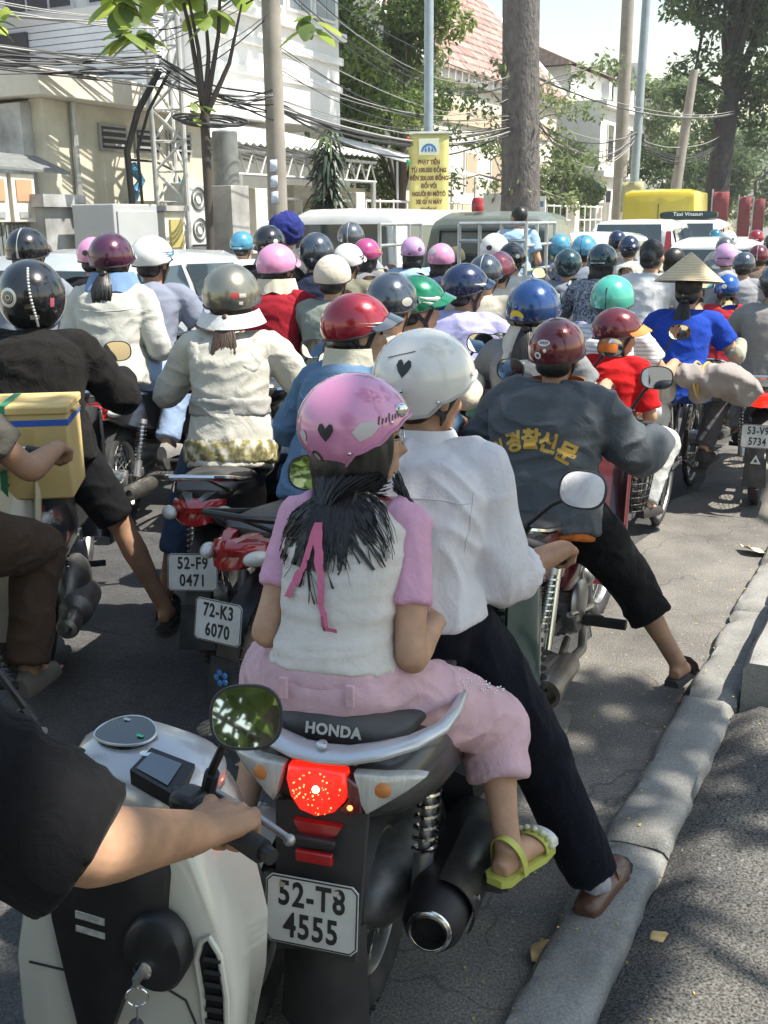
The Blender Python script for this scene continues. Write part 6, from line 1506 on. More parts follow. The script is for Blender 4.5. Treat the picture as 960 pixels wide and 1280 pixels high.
g = G(); g.tube([(.68, .28, 1.0), (.78, .22, 1.03), (.86, 0, 1.0), (.78, -.22, 1.03), (.68, -.28, 1.0)], .011, 8); g.build('handlebar', M_CHROME, t)
g = G(); g.ell((.24, 0, .83), (.13, .085, .035)); g.build('saddle', M_SEAT, t)
g = G(); smooth_plate(g, lambda u, v_: (math.cos(rad(40 + 150 * u)) * .36, (v_ - .5) * .055, .33 + math.sin(rad(40 + 150 * u)) * .36), 16, 4, .002); g.build('mudguard', M_CHROME, t, ang=60)
g = G(); g.box((-.02, 0, .74), (.36, .14, .015)); g.tube([(-.15, .06, .73), (0, .06, .34)], .006, 6); g.tube([(-.15, -.06, .73), (0, -.06, .34)], .006, 6); g.build('carrier', M_CHROME, t)
for sd in (1, -1):
    g = G(); g.box((.42 + sd * .13, -sd * .13, .30 - sd * .08), (.09, .08, .02)); g.tube([(.42, -sd * .06, .30), (.42 + sd * .13, -sd * .09, .30 - sd * .08)], .008, 6); g.build('pedal', M_RUB, t)
# bundled sack on her carrier
sk_l = V(loc) + Matrix.Rotation(rad(64), 3, 'Z') @ V((-.08, -.24, .88))
g = G(); g.ell((0, -.06, 0), (.14, .19, .085)); g.ell((-.07, .1, .03), (.09, .09, .06)); g.ell((.05, -.17, -.05), (.11, .11, .09)); g.ell((-.05, -.1, .05), (.09, .1, .05)); g.ell((.0, .05, -.07), (.08, .06, .07))
sk = link(fuse(g, .012, 3, .5, folds(.016, (5, 9, 8), 7)), 'cloth_sack', C_('sack', (.30, .27, .25), fold=.2)); sk.location = sk_l; sk.rotation_euler = (0, 0, rad(64)); tag(sk, 'grey brown bundled cloth sack behind the conical hat woman', 'sack')
g = G(); g.torus((-.02, .02, .0), .10, .008, (.2, 1, .1), 30, 6); g.torus((-.03, .05, .0), .105, .007, (.1, 1, -.2), 30, 6); ro = g.build('rope', mat('rope_yellow', (.50, .36, .12), .8), sk)
g = G(); g.ell((0, 0, -.05), (.06, .075, .10)); g.ell((.01, .02, .04), (.025, .03, .06)); pb = link(fuse(g, .008, 2, .5, folds(.02, (18, 18, 9), 3)), 'plastic_bag', mat('bag_pale', (.56, .54, .47), .45, trl=.25, var=(9, .15))); pb.location = sk_l + Matrix.Rotation(rad(64), 3, 'Z') @ V((-.06, .24, -.02)); tag(pb, 'pale crumpled plastic bag hanging beside the cloth sack', 'bag')
# DD grey suit
p, J, loc, s = ride('man in grey suit jacket with dark grey helmet at the frame edge', (2.52, 6.8, 1.36), 22, dict(skin=SK['a'], shirt=C_('greysuit', (.27, .255, .235), fold=.3), sleeve='long', trousers=C_('greysuit', (.27, .255, .235)), hair='short', vox=.011, shoe=M_SHOE, shirt_name='suit_jacket', sk=dict(w=1.1, d=1.1, pad=.014, lo=-.3, arm=1.35, fold=(.004, (7, 7, 7))), helmet=(('half', HSTEEL), dict(peak=HSTEEL))), feet='peg')
gb = moto('dark motorbike with lit red tail light and plate 53-V9 5734', loc, 22, body=(.022, .022, .026), plate_lines=['53-V9', '5734'])
g = G(); 
g.prism([(-.03, -.025), (.03, -.025), (0, .03)], lambda u, v_, w_: (-.372 - w_, u, .36 + v_), .003); tr = g.build('warning_triangle', HWHITE, gb)
g = G(); g.prism([(-.012, -.014), (.012, -.014), (0, .008)], lambda u, v_, w_: (-.3755 - w_, u, .36 + v_), .002); g.build('triangle_centre', M_TRIM, tr)
for c in gb.children:
    if c.name.startswith('tail_light'): c.material_slots[0].material = mat('tail_lit', (.5, .02, .015), .2, emit=((1, .03, .01), .5))
# ================================================================ man in the printed jacket on his motorbike
from mathutils.bvhtree import BVHTree
def bvh_of(me): return BVHTree.FromPolygons([v.co for v in me.vertices], [tuple(p.vertices) for p in me.polygons])
def drape(me, bv, axis, off):
    """lay a flat mesh on a surface by casting each vertex along axis"""
    a = V(axis)
    for v in me.vertices:
        h = bv.ray_cast(v.co - a * 2, a)
        if h[0] is not None: v.co = h[0] - a * off
    me.update()
def push_out(me, bv, off=.005, rnd_=.003):
    for v in me.vertices:
        h = bv.find_nearest(v.co, .12)
        if h[0] is not None and (v.co - h[0]).dot(h[1]) < off: v.co = h[0] + h[1] * (off + rnd_ * random.random())
    me.update()
def seam(parent, bv, yz, m, r=.0022, name='seam'):
    pts = []
    for (y0, z0), (y1, z1) in zip(yz, yz[1:]):
        for k in range(9):
            h = bv.ray_cast(V((-2, y0 + (y1 - y0) * k / 8, z0 + (z1 - z0) * k / 8)), V((1, 0, 0)))
            if h[0] is not None: pts.append(h[0] - V((r * .3, 0, 0)))
    if len(pts) > 2: g = G(); g.tube(pts, r, 5); g.build(name, m, parent)
for pp in [o for o in COL.objects if o.get('label', '').startswith('woman in blue denim')]:
    dj = [c for c in pp.children if c.name.startswith('denim_jacket')][0]; bd = bvh_of(dj.data); TH = C_('denimseam', (.20, .28, .38), fold=.1)
    seam(pp, bd, [(.15, 1.14), (.07, 1.12), (0, 1.11), (-.07, 1.12), (-.15, 1.14)], TH); seam(pp, bd, [(.06, 1.115), (.05, .95), (.06, .80)], TH); seam(pp, bd, [(-.06, 1.115), (-.05, .95), (-.06, .80)], TH)
for pp in [o for o in COL.objects if o.get('label', '').startswith('woman in pale beige')]:
    dj = [c for c in pp.children if c.name.startswith('jacket')][0]; bd = bvh_of(dj.data)
    seam(pp, bd, [(.15, 1.18), (0, 1.17), (-.15, 1.18)], MATS['cloth_palejacket']); seam(pp, bd, [(.15, .98), (0, .97), (-.15, .98)], MATS['cloth_palejacket']); seam(pp, bd, [(.0, .96), (0, .80)], MATS['cloth_palejacket'])
JKT = C_('bluegrey_jacket', (.082, .092, .102), fold=.35, rough=.55); ORG = C_('orange', (.50, .14, .03))
zl = ride('man in blue grey jacket with yellow lettering and dark maroon helmet, foot on the kerb', (.63, 3.78, 1.305), 26, dict(skin=SK['b'], shirt=JKT, sleeve='long', trousers=C_('blackdenim', (.008, .008, .009), fold=.5), leg='capri', hair='short', vox=.008, shoe=M_SANDAL, shoe_kind='sandal', shirt_name='jacket',
     sk=dict(w=1.26, d=1.22, pad=.025, lo=-.30, hem=1.02, arm=1.6, shoulder=.09, fold=(.013, (6, 6, 9))), tk=dict(loose=1.45, fold=(.008, (8, 8, 8))),
     helmet=(('half', HMAROON), dict(s=.98, tilt=-.04, decals=[(disc(172, 18, 14, 6), M_SILVER, 'oval_badge'), (disc(172, 18, 11, 4), HMAROON, 'badge_centre'), (disc(160, -6, 8, 7), HWHITE, 'round_badge'), (disc(160, -6, 4.5, 4), HMAROON, 'badge_centre'), (disc(176, 4, 3.5, 3.5), HWHITE, 'dot')]))), feet=('peg', (.50, -.58, .10)), lean=.03, hb=(.80, .36, .99))
zp, zJ = zl[0], zl[1]
g = G(); Pn = zJ['nk']
g.tube([Pn + V((.02 + math.cos(a) * .098, math.sin(a) * .115, .012 + .012 * math.cos(a))) for a in [6.283 * i / 24 for i in range(24)]], (.006, .03), 10, closed=True, up=(0, 0, 1)); g.build('orange_collar', ORG, zp)
g = G()
smooth_plate(g, lambda u, v_: Pn + V((.02 + math.cos(rad(70 + 220 * u)) * (.107 + .055 * v_), math.sin(rad(70 + 220 * u)) * (.122 + .075 * v_), .035 - .06 * v_ ** 1.5)), 30, 6, .006); g.build('jacket_collar', JKT, zp, ang=70)
g = G(); torso(g, zJ, 1.24, 1.2, -.36, -.24, 1.0, .02); link(fuse(g, .009, 2, .5, folds(.006, (20, 20, 6), 3)), 'orange_lining', ORG, zp)
jm = [c for c in zp.children if c.name.startswith('jacket') and 'collar' not in c.name][0].data
bv = bvh_of(jm); INK = mat('jacket_print', (.55, .33, .05), .6)
for k, ch in enumerate('일경찰신문'):
    x = (k - 2.15) * .066; zc = 1.08 - 3.0 * x ** 2; rot = -x * 3.6
    M = frame((-.5, -x, zc), (0, -math.cos(rot), math.sin(rot) * 1.), (0, math.sin(rot), math.cos(rot)))
    M = frame((-.5, -x, zc), (0, -math.cos(rot), math.sin(rot)), (0, math.sin(rot), math.cos(rot)))
    o = text(ch, .078, 'back_lettering', INK, zp, M, 0., bold=.0035)
    bm = bmesh.new(); bm.from_mesh(o.data); bmesh.ops.subdivide_edges(bm, edges=[e for e in bm.edges if e.calc_length() > .012], cuts=2); bm.to_mesh(o.data); bm.free()
    drape(o.data, bv, (1, 0, 0), .0025)
zb = moto('old motorbike with dark red frame, chrome trim and rusty exhaust of the jacketed man', zl[2], 26, body=(.09, .008, .012), chrome_rail=True, scale=.98)
g = G(); n = 26
for k in range(9): g.torus((1.16, -.12, .56 + k * .032), .095 + k * .005, .0028, (0, 0, 1), n, 5)
for k in range(22): a = 6.283 * k / 22; g.tube([(1.16 + math.cos(a) * .095, -.12 + math.sin(a) * .095, .56), (1.16 + math.cos(a + .25) * .135, -.12 + math.sin(a + .25) * .135, .815)], .0026, 4); g.tube([(1.16 + math.cos(a) * .095, -.12 + math.sin(a) * .095, .56), (1.16 + math.cos(a - .25) * .135, -.12 + math.sin(a - .25) * .135, .815)], .0026, 4)
g.torus((1.16, -.12, .82), .137, .007, (0, 0, 1), n, 6); g.build('wire_basket', M_BLACK, zb)
g = G(); g.tube([(.50, -.10, .26), (.50, -.30, .265)], .021, 10); g.build('rider_foot_peg', M_RUB, zb)
g = G(); g.lathe([(.03, 0), (.043, .02), (.046, .3), (.05, .31), (.05, .36), (.036, .36), (.036, .3)], (.10, -.19, .25), (-1, -.06, .08), 20); g.tube([(.55, -.12, .2), (.35, -.17, .2), (.1, -.19, .25)], .018, 10); g.build('muffler', M_EXH, zb)
for k, (a, b_, r) in enumerate([((.12, -.13, .62), (.02, -.13, .32), .018), ((.4, -.12, .62), (.52, -.12, .3), .014), ((.3, -.13, .35), (.62, -.13, .28), .012), ((.28, -.12, .66), (.5, -.12, .60), .012)]):
    g = G(); g.tube([a, b_], r, 10); g.build('chrome_rod', M_CHROME, zb)
g = G(); g.ell((.38, -.1, .52), (.13, .04, .10)); g.build('side_cover', paint('dark_red', (.10, .006, .012)), zb)
g = G(); g.ell((.45, -.12, .36), (.10, .03, .09)); g.ell((.58, -.1, .42), (.05, .05, .05)); g.build('crankcase', M_ALU, zb)

# ================================================================ silver scooter in the foreground
HEAD_B = 17.0; OB = (-.044, 2.065, 0)
sb = thing('scooter', 'silver and black scooter with glowing red tail light and plate 52-T8 4555', 'motorbike', OB, rad(90 - HEAD_B))
M_DK = mat('scooter_graphite', (.030, .030, .032), .38, coat=.35, var=(4, .2), bump=(90, .03, .002)); add_dust(M_DK, (.13, .12, .11), .22, 5)
M_SIL = mat('scooter_silver', (.56, .57, .58), .3, .55, .5, var=(5, .06))
M_GRN = mat('scooter_green', (.02, .055, .05), .25, .2, .8, var=(3, .15)); add_dust(M_GRN, (.10, .10, .09), .25, 6)
M_MATT = mat('matt_black', (.02, .02, .021), .6, var=(9, .3)); add_dust(M_MATT, (.12, .11, .10), .3, 6)
wheel(sb, 0, .255, .048, 's', 8); wheel(sb, 1.24, .255, .045, 's', 8)
def ringloft(g, rows, n=24, pw=2.6, yo=0.):
    rings = []
    for x, w, z0, z1 in rows:
        rr = []
        for i in range(n):
            c, s_ = math.cos(6.28318 * i / n), math.sin(6.28318 * i / n); rr.append(V((x, yo + w * math.copysign(abs(c) ** (2 / pw), c), (z0 + z1) / 2 + (z1 - z0) / 2 * math.copysign(abs(s_) ** (2 / pw), s_))))
        rings.append(rr)
    g.loft(rings)
g = G(); ringloft(g, [(-.275, .10, .655, .735), (-.25, .14, .62, .745), (-.17, .175, .58, .755), (-.02, .195, .53, .755), (.16, .19, .47, .75), (.34, .16, .42, .73), (.5, .13, .38, .66)], 30); g.build('rear_cowl', M_DK, sb, ang=60)
# seat
g = G(); ringloft(g, [(-.205, .09, .755, .785), (-.195, .12, .745, .80), (-.15, .145, .738, .802), (-.05, .15, .735, .783), (.05, .155, .735, .772), (.22, .15, .735, .77), (.4, .13, .73, .77), (.52, .08, .72, .76)], 30, 3.0); seat = g.build('seat', M_SEAT, sb, ang=60)
text('HONDA', .030, 'seat_lettering', M_SILVER, seat, frame((-.208, 0, .780), (0, -1, 0), (.34, 0, 1)), .001, bold=.0012, spacing=1.08)
# silver grab rail: one wing-shaped bar
g = G()
pts = [(.06, .205, .765), (-.06, .213, .778), (-.15, .205, .785), (-.215, .165, .782), (-.245, .11, .772), (-.262, .05, .762), (-.265, 0, .76), (-.262, -.05, .762), (-.245, -.11, .772), (-.215, -.165, .782), (-.15, -.205, .785), (-.06, -.213, .778), (.06, -.205, .765)]
g.tube(pts, [(.010, .010), (.014, .012), (.017, .012), (.023, .013), (.03, .014), (.034, .014), (.035, .014), (.034, .014), (.03, .014), (.023, .013), (.017, .012), (.014, .012), (.010, .010)], 14, up=(0, 0, 1)); gr = g.build('grab_rail', M_SIL, sb, ang=70)
g = G(); g.lathe([(.011, -.002), (.011, .004), (.007, .005)], (-.27, 0, .782), (-.2, 0, 1), 14); g.build('rail_bolt', M_CHROME, gr)
for yy in (.06, -.06):
    g = G(); g.tube([(-.25, yy, .70), (-.252, yy, .77)], .006, 8); g.build('rail_stay', M_SIL, gr)
# tail lamp
M_REDL = mat('tail_glow', (.40, .008, .006), .12, coat=.8, emit=((1., .02, .008), .55), bump=(170, .5, .004), var=(120, .5))
M_LED = mat('led_hot', (1, .5, .2), .3, emit=((1., .16, .04), 2.2))
M_LEDC = mat('led_centre', (1, .8, .4), .3, emit=((1., .7, .3), 9.))
def lens_pt(y, z, off=0.): return V((-.302 + 1.5 * y * y * (1 if abs(y) < .1 else 1) - off + (z - .7) * .10, y, z))
def lens(poly, m, name, parent, th=.02, off=.008):
    g = G(); c = (sum(p[0] for p in poly) / len(poly), sum(p[1] for p in poly) / len(poly)); n = len(poly)
    R_ = [[lens_pt(c[0] + (p[0] - c[0]) * q, c[1] + (p[1] - c[1]) * q, o_) for p in poly] for q, o_ in ((1, -th), (1, 0), (.96, off * .7), (.8, off), (.4, off * 1.15))]
    g.loft(R_); return g.build(name, m, parent, ang=50)
red = [(.062, .742), (.0, .748), (-.055, .744), (-.062, .715), (-.055, .685), (-.035, .662), (0, .65), (.035, .658), (.056, .682), (.066, .715)]
tl = lens(red, M_REDL, 'tail_light', sb)
rnd = random.Random(5)
g = G(); gc = G()
for k in range(46):
    a, r_ = rnd.uniform(0, 6.283), math.sqrt(rnd.random()) * .045; y, z = math.cos(a) * r_ * 1.1, .7 + math.sin(a) * r_ * .95; g.ell(lens_pt(y, z, .0092), rnd.uniform(.0010, .0024), nu=6, nv=4)
led = g.build('led_dots', M_LED, tl); led['kind'] = 'stuff'
gc.ell(lens_pt(0, .708, .0088), .0075, nu=10, nv=6); gc.build('lamp_filament', M_LEDC, tl)
lens([(-.058, .735), (-.082, .722), (-.088, .665), (-.06, .658), (-.045, .667), (-.062, .69)], mat('tail_dark', (.10, .008, .008), .12, coat=.8), 'lens_border', tl, off=.006)
g = G(); g.ell(lens_pt(-.066, .676, .006), .006, nu=10, nv=8); g.build('reflector_bead', M_LED, tl)
M_LINED = mat('lined_lens', (.50, .50, .46), .12, .2, .8, var=(16, .25), bump=(120, .5, .004), stretch=(1, 1, .12))
for s in (1, -1):
    P = [(.07 * s, .742), (.085 * s, .742), (.13 * s, .738), (.18 * s, .735), (.20 * s, .728), (.17 * s, .705), (.12 * s, .675), (.095 * s, .660), (.085 * s, .68)]
    o = lens(P, M_LINED, 'indicator', sb, off=.006)
    g = G(); g.ell(lens_pt(.122 * s, .71, .0015), (.012, .020, .017)); g.build('amber_bulb', mat('amber', (.55, .20, .05), .3), o)
# tail underside, reflector, plate holder and mudguard
g = G(); smooth_plate(g, lambda u, v_: (-.285 - .055 * v_, (u - .5) * 2 * (.095 - .012 * v_) , .655 - .30 * v_ + .012 * math.cos((u - .5) * 3.1)), 9, 9, .02); ph = g.build('plate_holder', M_MATT, sb, ang=50)
g = G(); g.loft([[lens_pt(y, z, -.012 + o_) for y, z in ((.05, .632), (-.05, .632), (-.038, .612), (.0, .602), (.038, .612))] for o_ in (0, .012, .014)]); g.build('glow_reflection', M_TAIL, sb, ang=40)  # red piece shaped as the tail light's glow reflected below it
g = G(); g.box((-.328, 0, .572), (.012, .075, .026), Matrix.Rotation(-.12, 3, 'Y')); g.build('reflector', mat('reflector_red', (.42, .012, .015), .25, coat=.5), sb, bev=.003)
g = G(); g.box((-.322, 0, .602), (.02, .085, .02)); g.build('plate_lamp', M_BLACK, sb, bev=.005)
plate(sb, frame((-.352, 0, .462), (0, -1, 0), (.14, 0, 1)), ['52-T8', '4555'], size=.070)
for yy in (.055, -.055):
    g = G(); g.lathe([(.006, 0), (.006, .004)], (-.36, yy, .525), (-1, 0, .1), 10); g.build('plate_bolt', M_CHROME, sb)
g = G(); smooth_plate(g, lambda u, v_: (-.325 - .02 * v_ + .05 * (2 * u - 1) ** 2, (u - .5) * 2 * (.085 + .012 * v_), .40 - .24 * v_), 9, 8, .006); g.build('mudguard', M_MATT, sb, ang=50)
g = G(); smooth_plate(g, lambda u, v_: (math.cos(rad(55 + 120 * u)) * .29, (v_ - .5) * .13, .255 + math.sin(rad(55 + 120 * u)) * .29 - abs(v_ - .5) * .06), 14, 7, .004); g.build('inner_fender', M_MATT, sb, ang=60)
# right side: shock, muffler, hub
shock(sb, (.0, -.125, .30), (.06, -.135, .62), .026, m=M_CHROME, turns=8)
shock(sb, (.0, .125, .30), (.06, .135, .62), .026, m=M_CHROME, turns=8)
g = G(); g.lathe([(.03, .56), (.062, .52), (.070, .42), (.072, .12), (.066, .03), (.052, .0), (.046, -.004), (.046, .006), (.040, .03)], (-.155, -.185, .318), (1, .03, -.09), 30, caps=False); mf = g.build('muffler', mat('muffler_black', (.022, .022, .024), .5, .4, var=(7, .3)), sb, ang=50)
g = G(); g.torus((-.158, -.185, .318), .043, .0055, (1, .03, -.09), 32, 8); g.lathe([(.041, -.012), (.041, .05), (.037, .05), (.037, -.012)], (-.155, -.185, .318), (1, .03, -.09), 28, caps=False); g.build('muffler_ring', M_CHROME, mf)
g = G(); g.lathe([(.037, .03), (.001, .031)], (-.155, -.185, .318), (1, .03, -.09), 24); g.build('muffler_mouth', mat('soot', (.004, .004, .004), .95), mf)
g = G(); smooth_plate(g, lambda u, v_: V((-.08 + .30 * v_, -.185, .3144 - .027 * v_)) + V((0, -math.cos(rad(-35 + 125 * u)) * .078, math.sin(rad(-35 + 125 * u)) * .078)), 12, 8, .003); hs = g.build('heat_shield', mat('shield_dark', (.10, .10, .10), .3, .8, var=(7, .3)), mf, ang=60)
for k in range(3):
    g = G(); g.lathe([(.008, 0), (.008, .006), (.004, .007)], V((-.04 + k * .11, -.262, .335 - k * .012)), (0, -1, .2), 10); g.build('shield_bolt', M_CHROME, mf)
g = G(); g.tube([(.35, -.1, .2), (.5, -.08, .22), (.6, -.02, .3)], .02, 10); g.ell((.18, -.02, .27), (.28, .10, .11)); g.box((.1, .1, .26), (.5, .07, .16)); g.build('engine', M_ENG, sb, ang=50)
g = G(); g.tube([(.07, -.16, .29), (.075, -.30, .285)], .013, 10); g.box((.075, -.26, .30), (.05, .11, .014)); g.build('foot_rest', M_RUB, sb, bev=.004)
g = G(); g.tube([(.07, .16, .29), (.075, .30, .285)], .013, 10); g.build('foot_rest', M_RUB, sb)
# front half: floor, leg shield with grille, front cowl, bars
g = G(); ringloft(g, [(.40, .16, .25, .38), (.55, .19, .24, .37), (.8, .19, .25, .40), (.95, .15, .28, .45)], 24, 3.5); g.build('floor_board', M_MATT, sb, ang=50)
for s in (1, -1):
    g = G(); smooth_plate(g, lambda u, v_: (.66 + .20 * u + .10 * v_ * v_, s * (.12 + .15 * math.sin(.5 + 1.5 * u) * (1 - .22 * v_ * v_)), .28 + .58 * v_), 12, 14, .012); g.build('leg_shield', M_GRN, sb, ang=60)
    for k in range(13):
        g = G(); g.box((.845 + .0075 * k * k / 13, s * (.262 - .0022 * k * k / 6), .36 + k * .026), (.045, .02, .012), Matrix.Rotation(-s * .9, 3, 'Z')); g.build('grille_slat', M_BLACK, sb)
g = G(); ringloft(g, [(.74, .10, .45, .84), (.84, .155, .42, .89), (.93, .165, .42, .90), (1.02, .13, .45, .86), (1.08, .07, .5, .78)], 26); g.build('front_cowl', M_GRN, sb, ang=60)
g = G(); ringloft(g, [(.66, .06, .87, .94), (.70, .14, .86, .97), (.78, .17, .86, .99), (.88, .13, .86, .97), (.94, .06, .88, .94)], 24); g.build('handlebar_cowl', M_DK, sb)
g = G(); g.tube([(.66, .35, .905), (.70, .2, .92), (.76, 0, .93), (.70, -.2, .92), (.66, -.35, .905)], .012, 8); g.build('handlebar', M_BLACK, sb)
for s in (1, -1):
    g = G(); g.tube([(.69, s * .22, .917), (.66, s * .35, .905)], .019, 12); g.build('grip', M_RUB, sb)
    g = G(); g.tube([(.73, s * .19, .905), (.715, s * .33, .895)], .006, 8); g.build('brake_lever', M_ALU, sb)
    mirror(sb, (.74, s * .21, .94), (.69, s * .375, 1.075), (-1, -s * .31, .34), .066, .05)
g = G(); g.tube([(1.24, .06, .255), (1.12, .055, .5), (1.0, .05, .72)], .02, 10); g.build('fork', M_ALU, sb)
g = G(); g.tube([(1.24, -.06, .255), (1.12, -.055, .5), (1.0, -.05, .72)], .02, 10); g.build('fork', M_ALU, sb)
g = G(); smooth_plate(g, lambda u, v_: (1.24 + math.cos(rad(10 + 150 * u)) * .29, (v_ - .5) * .13, .255 + math.sin(rad(10 + 150 * u)) * .29 - abs(v_ - .5) * .06), 14, 7, .004); g.build('front_fender', M_GRN, sb, ang=60)
g = G(); g.ell((1.07, 0, .70), (.03, .09, .06)); g.build('headlight', M_CLEAR, sb)

# ---------------------------------------------------------------- girl with pink helmet (pillion)
WSH = C_('girlwhite', (.64, .60, .55), fold=.25); PINK = C_('pinksleeve', (.64, .35, .47), fold=.3); PNK2 = C_('pinktrouser', (.62, .41, .45), fold=.3)
HP = mat('helmet_girlpink', (.62, .25, .42), .2, .05, 1., var=(2, .06))
def horiz(amp):
    f = folds(amp, (3.2, 3.2, 26), 4)
    return f
T = (-.062, 2.19, 1.332)
J = rider('pillion', lean=.10, hands=((.22, .19, .99), (.20, -.22, .98)), feet=((.10, .30, .40), (.09, -.345, .395)), yaw=-.98, sway=.0)
hc = J['HM'] @ V((-.012, 0, .032)); s = T[2] / hc.z; R = Matrix.Rotation(rad(90 - HEAD_B), 3, 'Z'); oo = R @ V((hc.x, hc.y, 0)) * s
gl = thing('person', 'girl in white T shirt with pink sleeves, pink helmet and pink capri trousers', 'person', (T[0] - oo.x, T[1] - oo.y, 0), rad(90 - HEAD_B), GRP); gl.scale = (s,) * 3
for k in (0, 1): J['sh'][k] = J['nk'] + V((-.012, (1, -1)[k] * .130, -.05))
# elbows hang down, forearms forward
J['el'] = [V((.0, .165, .965)), V((.0, -.175, .945))]; J['wr'] = [V((.21, .17, .98)), V((.21, -.18, .955))]; J['hdir'] = [V((.7, -.6, 0)), V((.7, .6, 0))]; J['hn'] = [V((.1, -.6, -.4)), V((.1, .6, -.4))]; J['curl'] = [22, 22]
J['kn'][1] = V((.30, -.30, .66)); J['an'][1] = V((.15, -.375, .41)); J['toe'] = [V((1, .2, -.1)), V((.94, -.34, .02))]
link(skin_body(J, 1., True, .0075, .92, .92, .88), 'body', SK['a'], gl)
face_bits(gl, J['HM']).build('eyes', M_EYE, gl)
def girl_disp(p):
    return horiz_f(p) if p.x < J['nk'].x + .1 else .0
horiz_f = horiz(.0055)
link(shirt_geo(J, 'none', w=.85, d=.9, lo=.10, hi=1.0, hem=1.07, vox=.0075, fold=None, pad=.008, shoulder=.052), 'shirt', WSH, gl)
sh_me = [c for c in gl.children if c.name.startswith('shirt')][0].data
n_ = len(sh_me.vertices); co = np.empty(n_ * 3); no = np.empty(n_ * 3); sh_me.vertices.foreach_get('co', co); sh_me.vertices.foreach_get('normal', no); co = co.reshape(-1, 3); no = no.reshape(-1, 3)
d_ = np.array([horiz_f(V(p)) * .8 for p in co]); sh_me.vertices.foreach_set('co', (co + no * d_[:, None]).ravel()); sh_me.update()
for k in (0, 1):
    g = G(); a, e = J['sh'][k], J['el'][k]; g.tube([J['nk'].lerp(a, .62) + V((0, 0, .012)), a + V((0, 0, .006)), a.lerp(e, .3), a.lerp(e, .62)], [.044, .052, .051, .052], 18); g.ell(a + V((0, 0, .002)), .0525); link(fuse(g, .0075, 3, .5, folds(.005, (14, 14, 9), k)), 'pink_sleeve', PINK, gl)
link(trouser_geo(J, 'capri', .90, .0075, (.008, (11, 11, 11)), 5., 1.28, .06), 'trousers', PNK2, gl)
g = G(); torso(g, J, .95, .96, .02, .12, 1., .004); link(fuse(g, .008, 2), 'waistband', PNK2, gl)
for yy in (.07, -.08):
    g = G(); g.box((J['pel'].x - .136, yy, J['pel'].z + .035), (.012, .02, .05)); g.build('belt_loop', PNK2, gl, bev=.003)
# stud trim on the thigh
g = G(); a, e = J['hp'][1], J['kn'][1]
for k in range(34): g.ell(a.lerp(e, .35 + .4 * random.random()) + V((-.02 + .04 * random.random(), -.085 - .01 * random.random(), .06 + .02 * random.random())), .0028, nu=6, nv=4)
o = g.build('studs', M_CHROME, gl); o['kind'] = 'stuff'
# ribbon at the nape
RIB = C_('ribbon', (.60, .16, .26), fold=.1); bk = J['nk'] + V((-.112, .03, -.035))
for k, (dy, ln) in enumerate(((.030, .15), (-.045, .235))):
    g = G(); smooth_plate(g, lambda u, v_: bk + V((-.02 * math.sin(u * 3.14) - .012 - .035 * u, dy * u + (v_ - .5) * .014, .0 - ln * u)), 20, 3, .002); ro_ = g.build('ribbon_end', RIB, gl); push_out(ro_.data, bvh_of(sh_me), .010, 0.)
g = G(); g.ell(bk + V((-.012, 0, .004)), (.014, .022, .012)); g.tube([J['nk'] + V((.0 + math.cos(a) * .078, math.sin(a) * .082, -.012)) for a in [6.283 * i / 24 for i in range(24)]], .010, 8, closed=True); g.build('ribbon_knot', RIB, gl)
# hair: cap, side fall and loose spread ends
g = G(); HM = J['HM']; Rm = HM.to_3x3()
for c, r_ in (((-.022, 0, .03), (.1, .083, .09)), ((-.058, 0, -.05), (.06, .082, .075)), ((-.066, 0, -.10), (.045, .08, .06)), ((.0, -.068, -.035), (.055, .026, .085)), ((.0, .068, -.035), (.055, .026, .085)), ((.035, -.062, -.01), (.03, .02, .06))): g.ell(HM @ V(c), r_, Rm, 20, 14)
hm_ = fuse(g, .0065, 2, .5, lambda p: .003 * noise.noise(V((p.x * 70, p.y * 70, p.z * 14))))
g = G(); rnd = random.Random(8); HMF = HM; HM = Matrix.Translation(J['hd']) @ Matrix.Rotation(-.28, 4, 'Z')
def rootf(u, w): a = rad(70 + 220 * u); return HM @ V((-.03 + math.cos(a) * .075, math.sin(a) * .09, -.075 - .05 * w))
def lock(a, b_, w0, bend, seg=9):
    pts = []; ws = []
    for i in range(seg + 1):
        t = i / seg; pts.append(V(a).lerp(V(b_), t) + V(bend) * math.sin(t * 3.14)); ws.append((max(.0006, w0 * (1 - t) ** .62), max(.0005, w0 * .45 * (1 - t) ** .8)))
    g.tube(pts, ws, 8)
for k in range(190):
    u = (k + rnd.random()) / 190; w = rnd.random(); a_ = rad(72 + 216 * u); ln = .035 + .06 * w + .05 * max(0, 1 - abs(u - .40) * 3)
    lock(HM @ V((-.03 + math.cos(a_) * .073, math.sin(a_) * .085, -.06 - .02 * w)), HM @ V((-.150 - .03 * w + .14 * abs(u - .5) ** 1.5, (u - .5) * (.19 + .07 * w), -.13 - ln)), .0052, (rnd.uniform(-.03, -.012), rnd.uniform(-.008, .008), .014))
for k in range(60):
    u = rnd.random(); w = rnd.random(); lock(HM @ V((-.085, -.01 + (u - .5) * .08, -.09)), HM @ V((-.165 - .02 * w, -.05 + (u - .5) * .075, -.19 - .085 * w)), .0044, (-.022, rnd.uniform(-.006, .006), 0))
strands(g, rnd, rootf, lambda u, w: HM @ V((-.15 - .04 * w + .16 * abs(u - .5) ** 1.5, (u - .5) * .33, -.15 - (.02 + .08 * w) * (1 + .9 * max(0, 1 - abs(u - .4) * 3.5)))), 240, .0009, lambda u, w, t: (.010 * math.sin(t * 4 + u * 30), .008 * math.sin(t * 5 + w * 20), .012 * math.sin(t * 3.14)), 8)
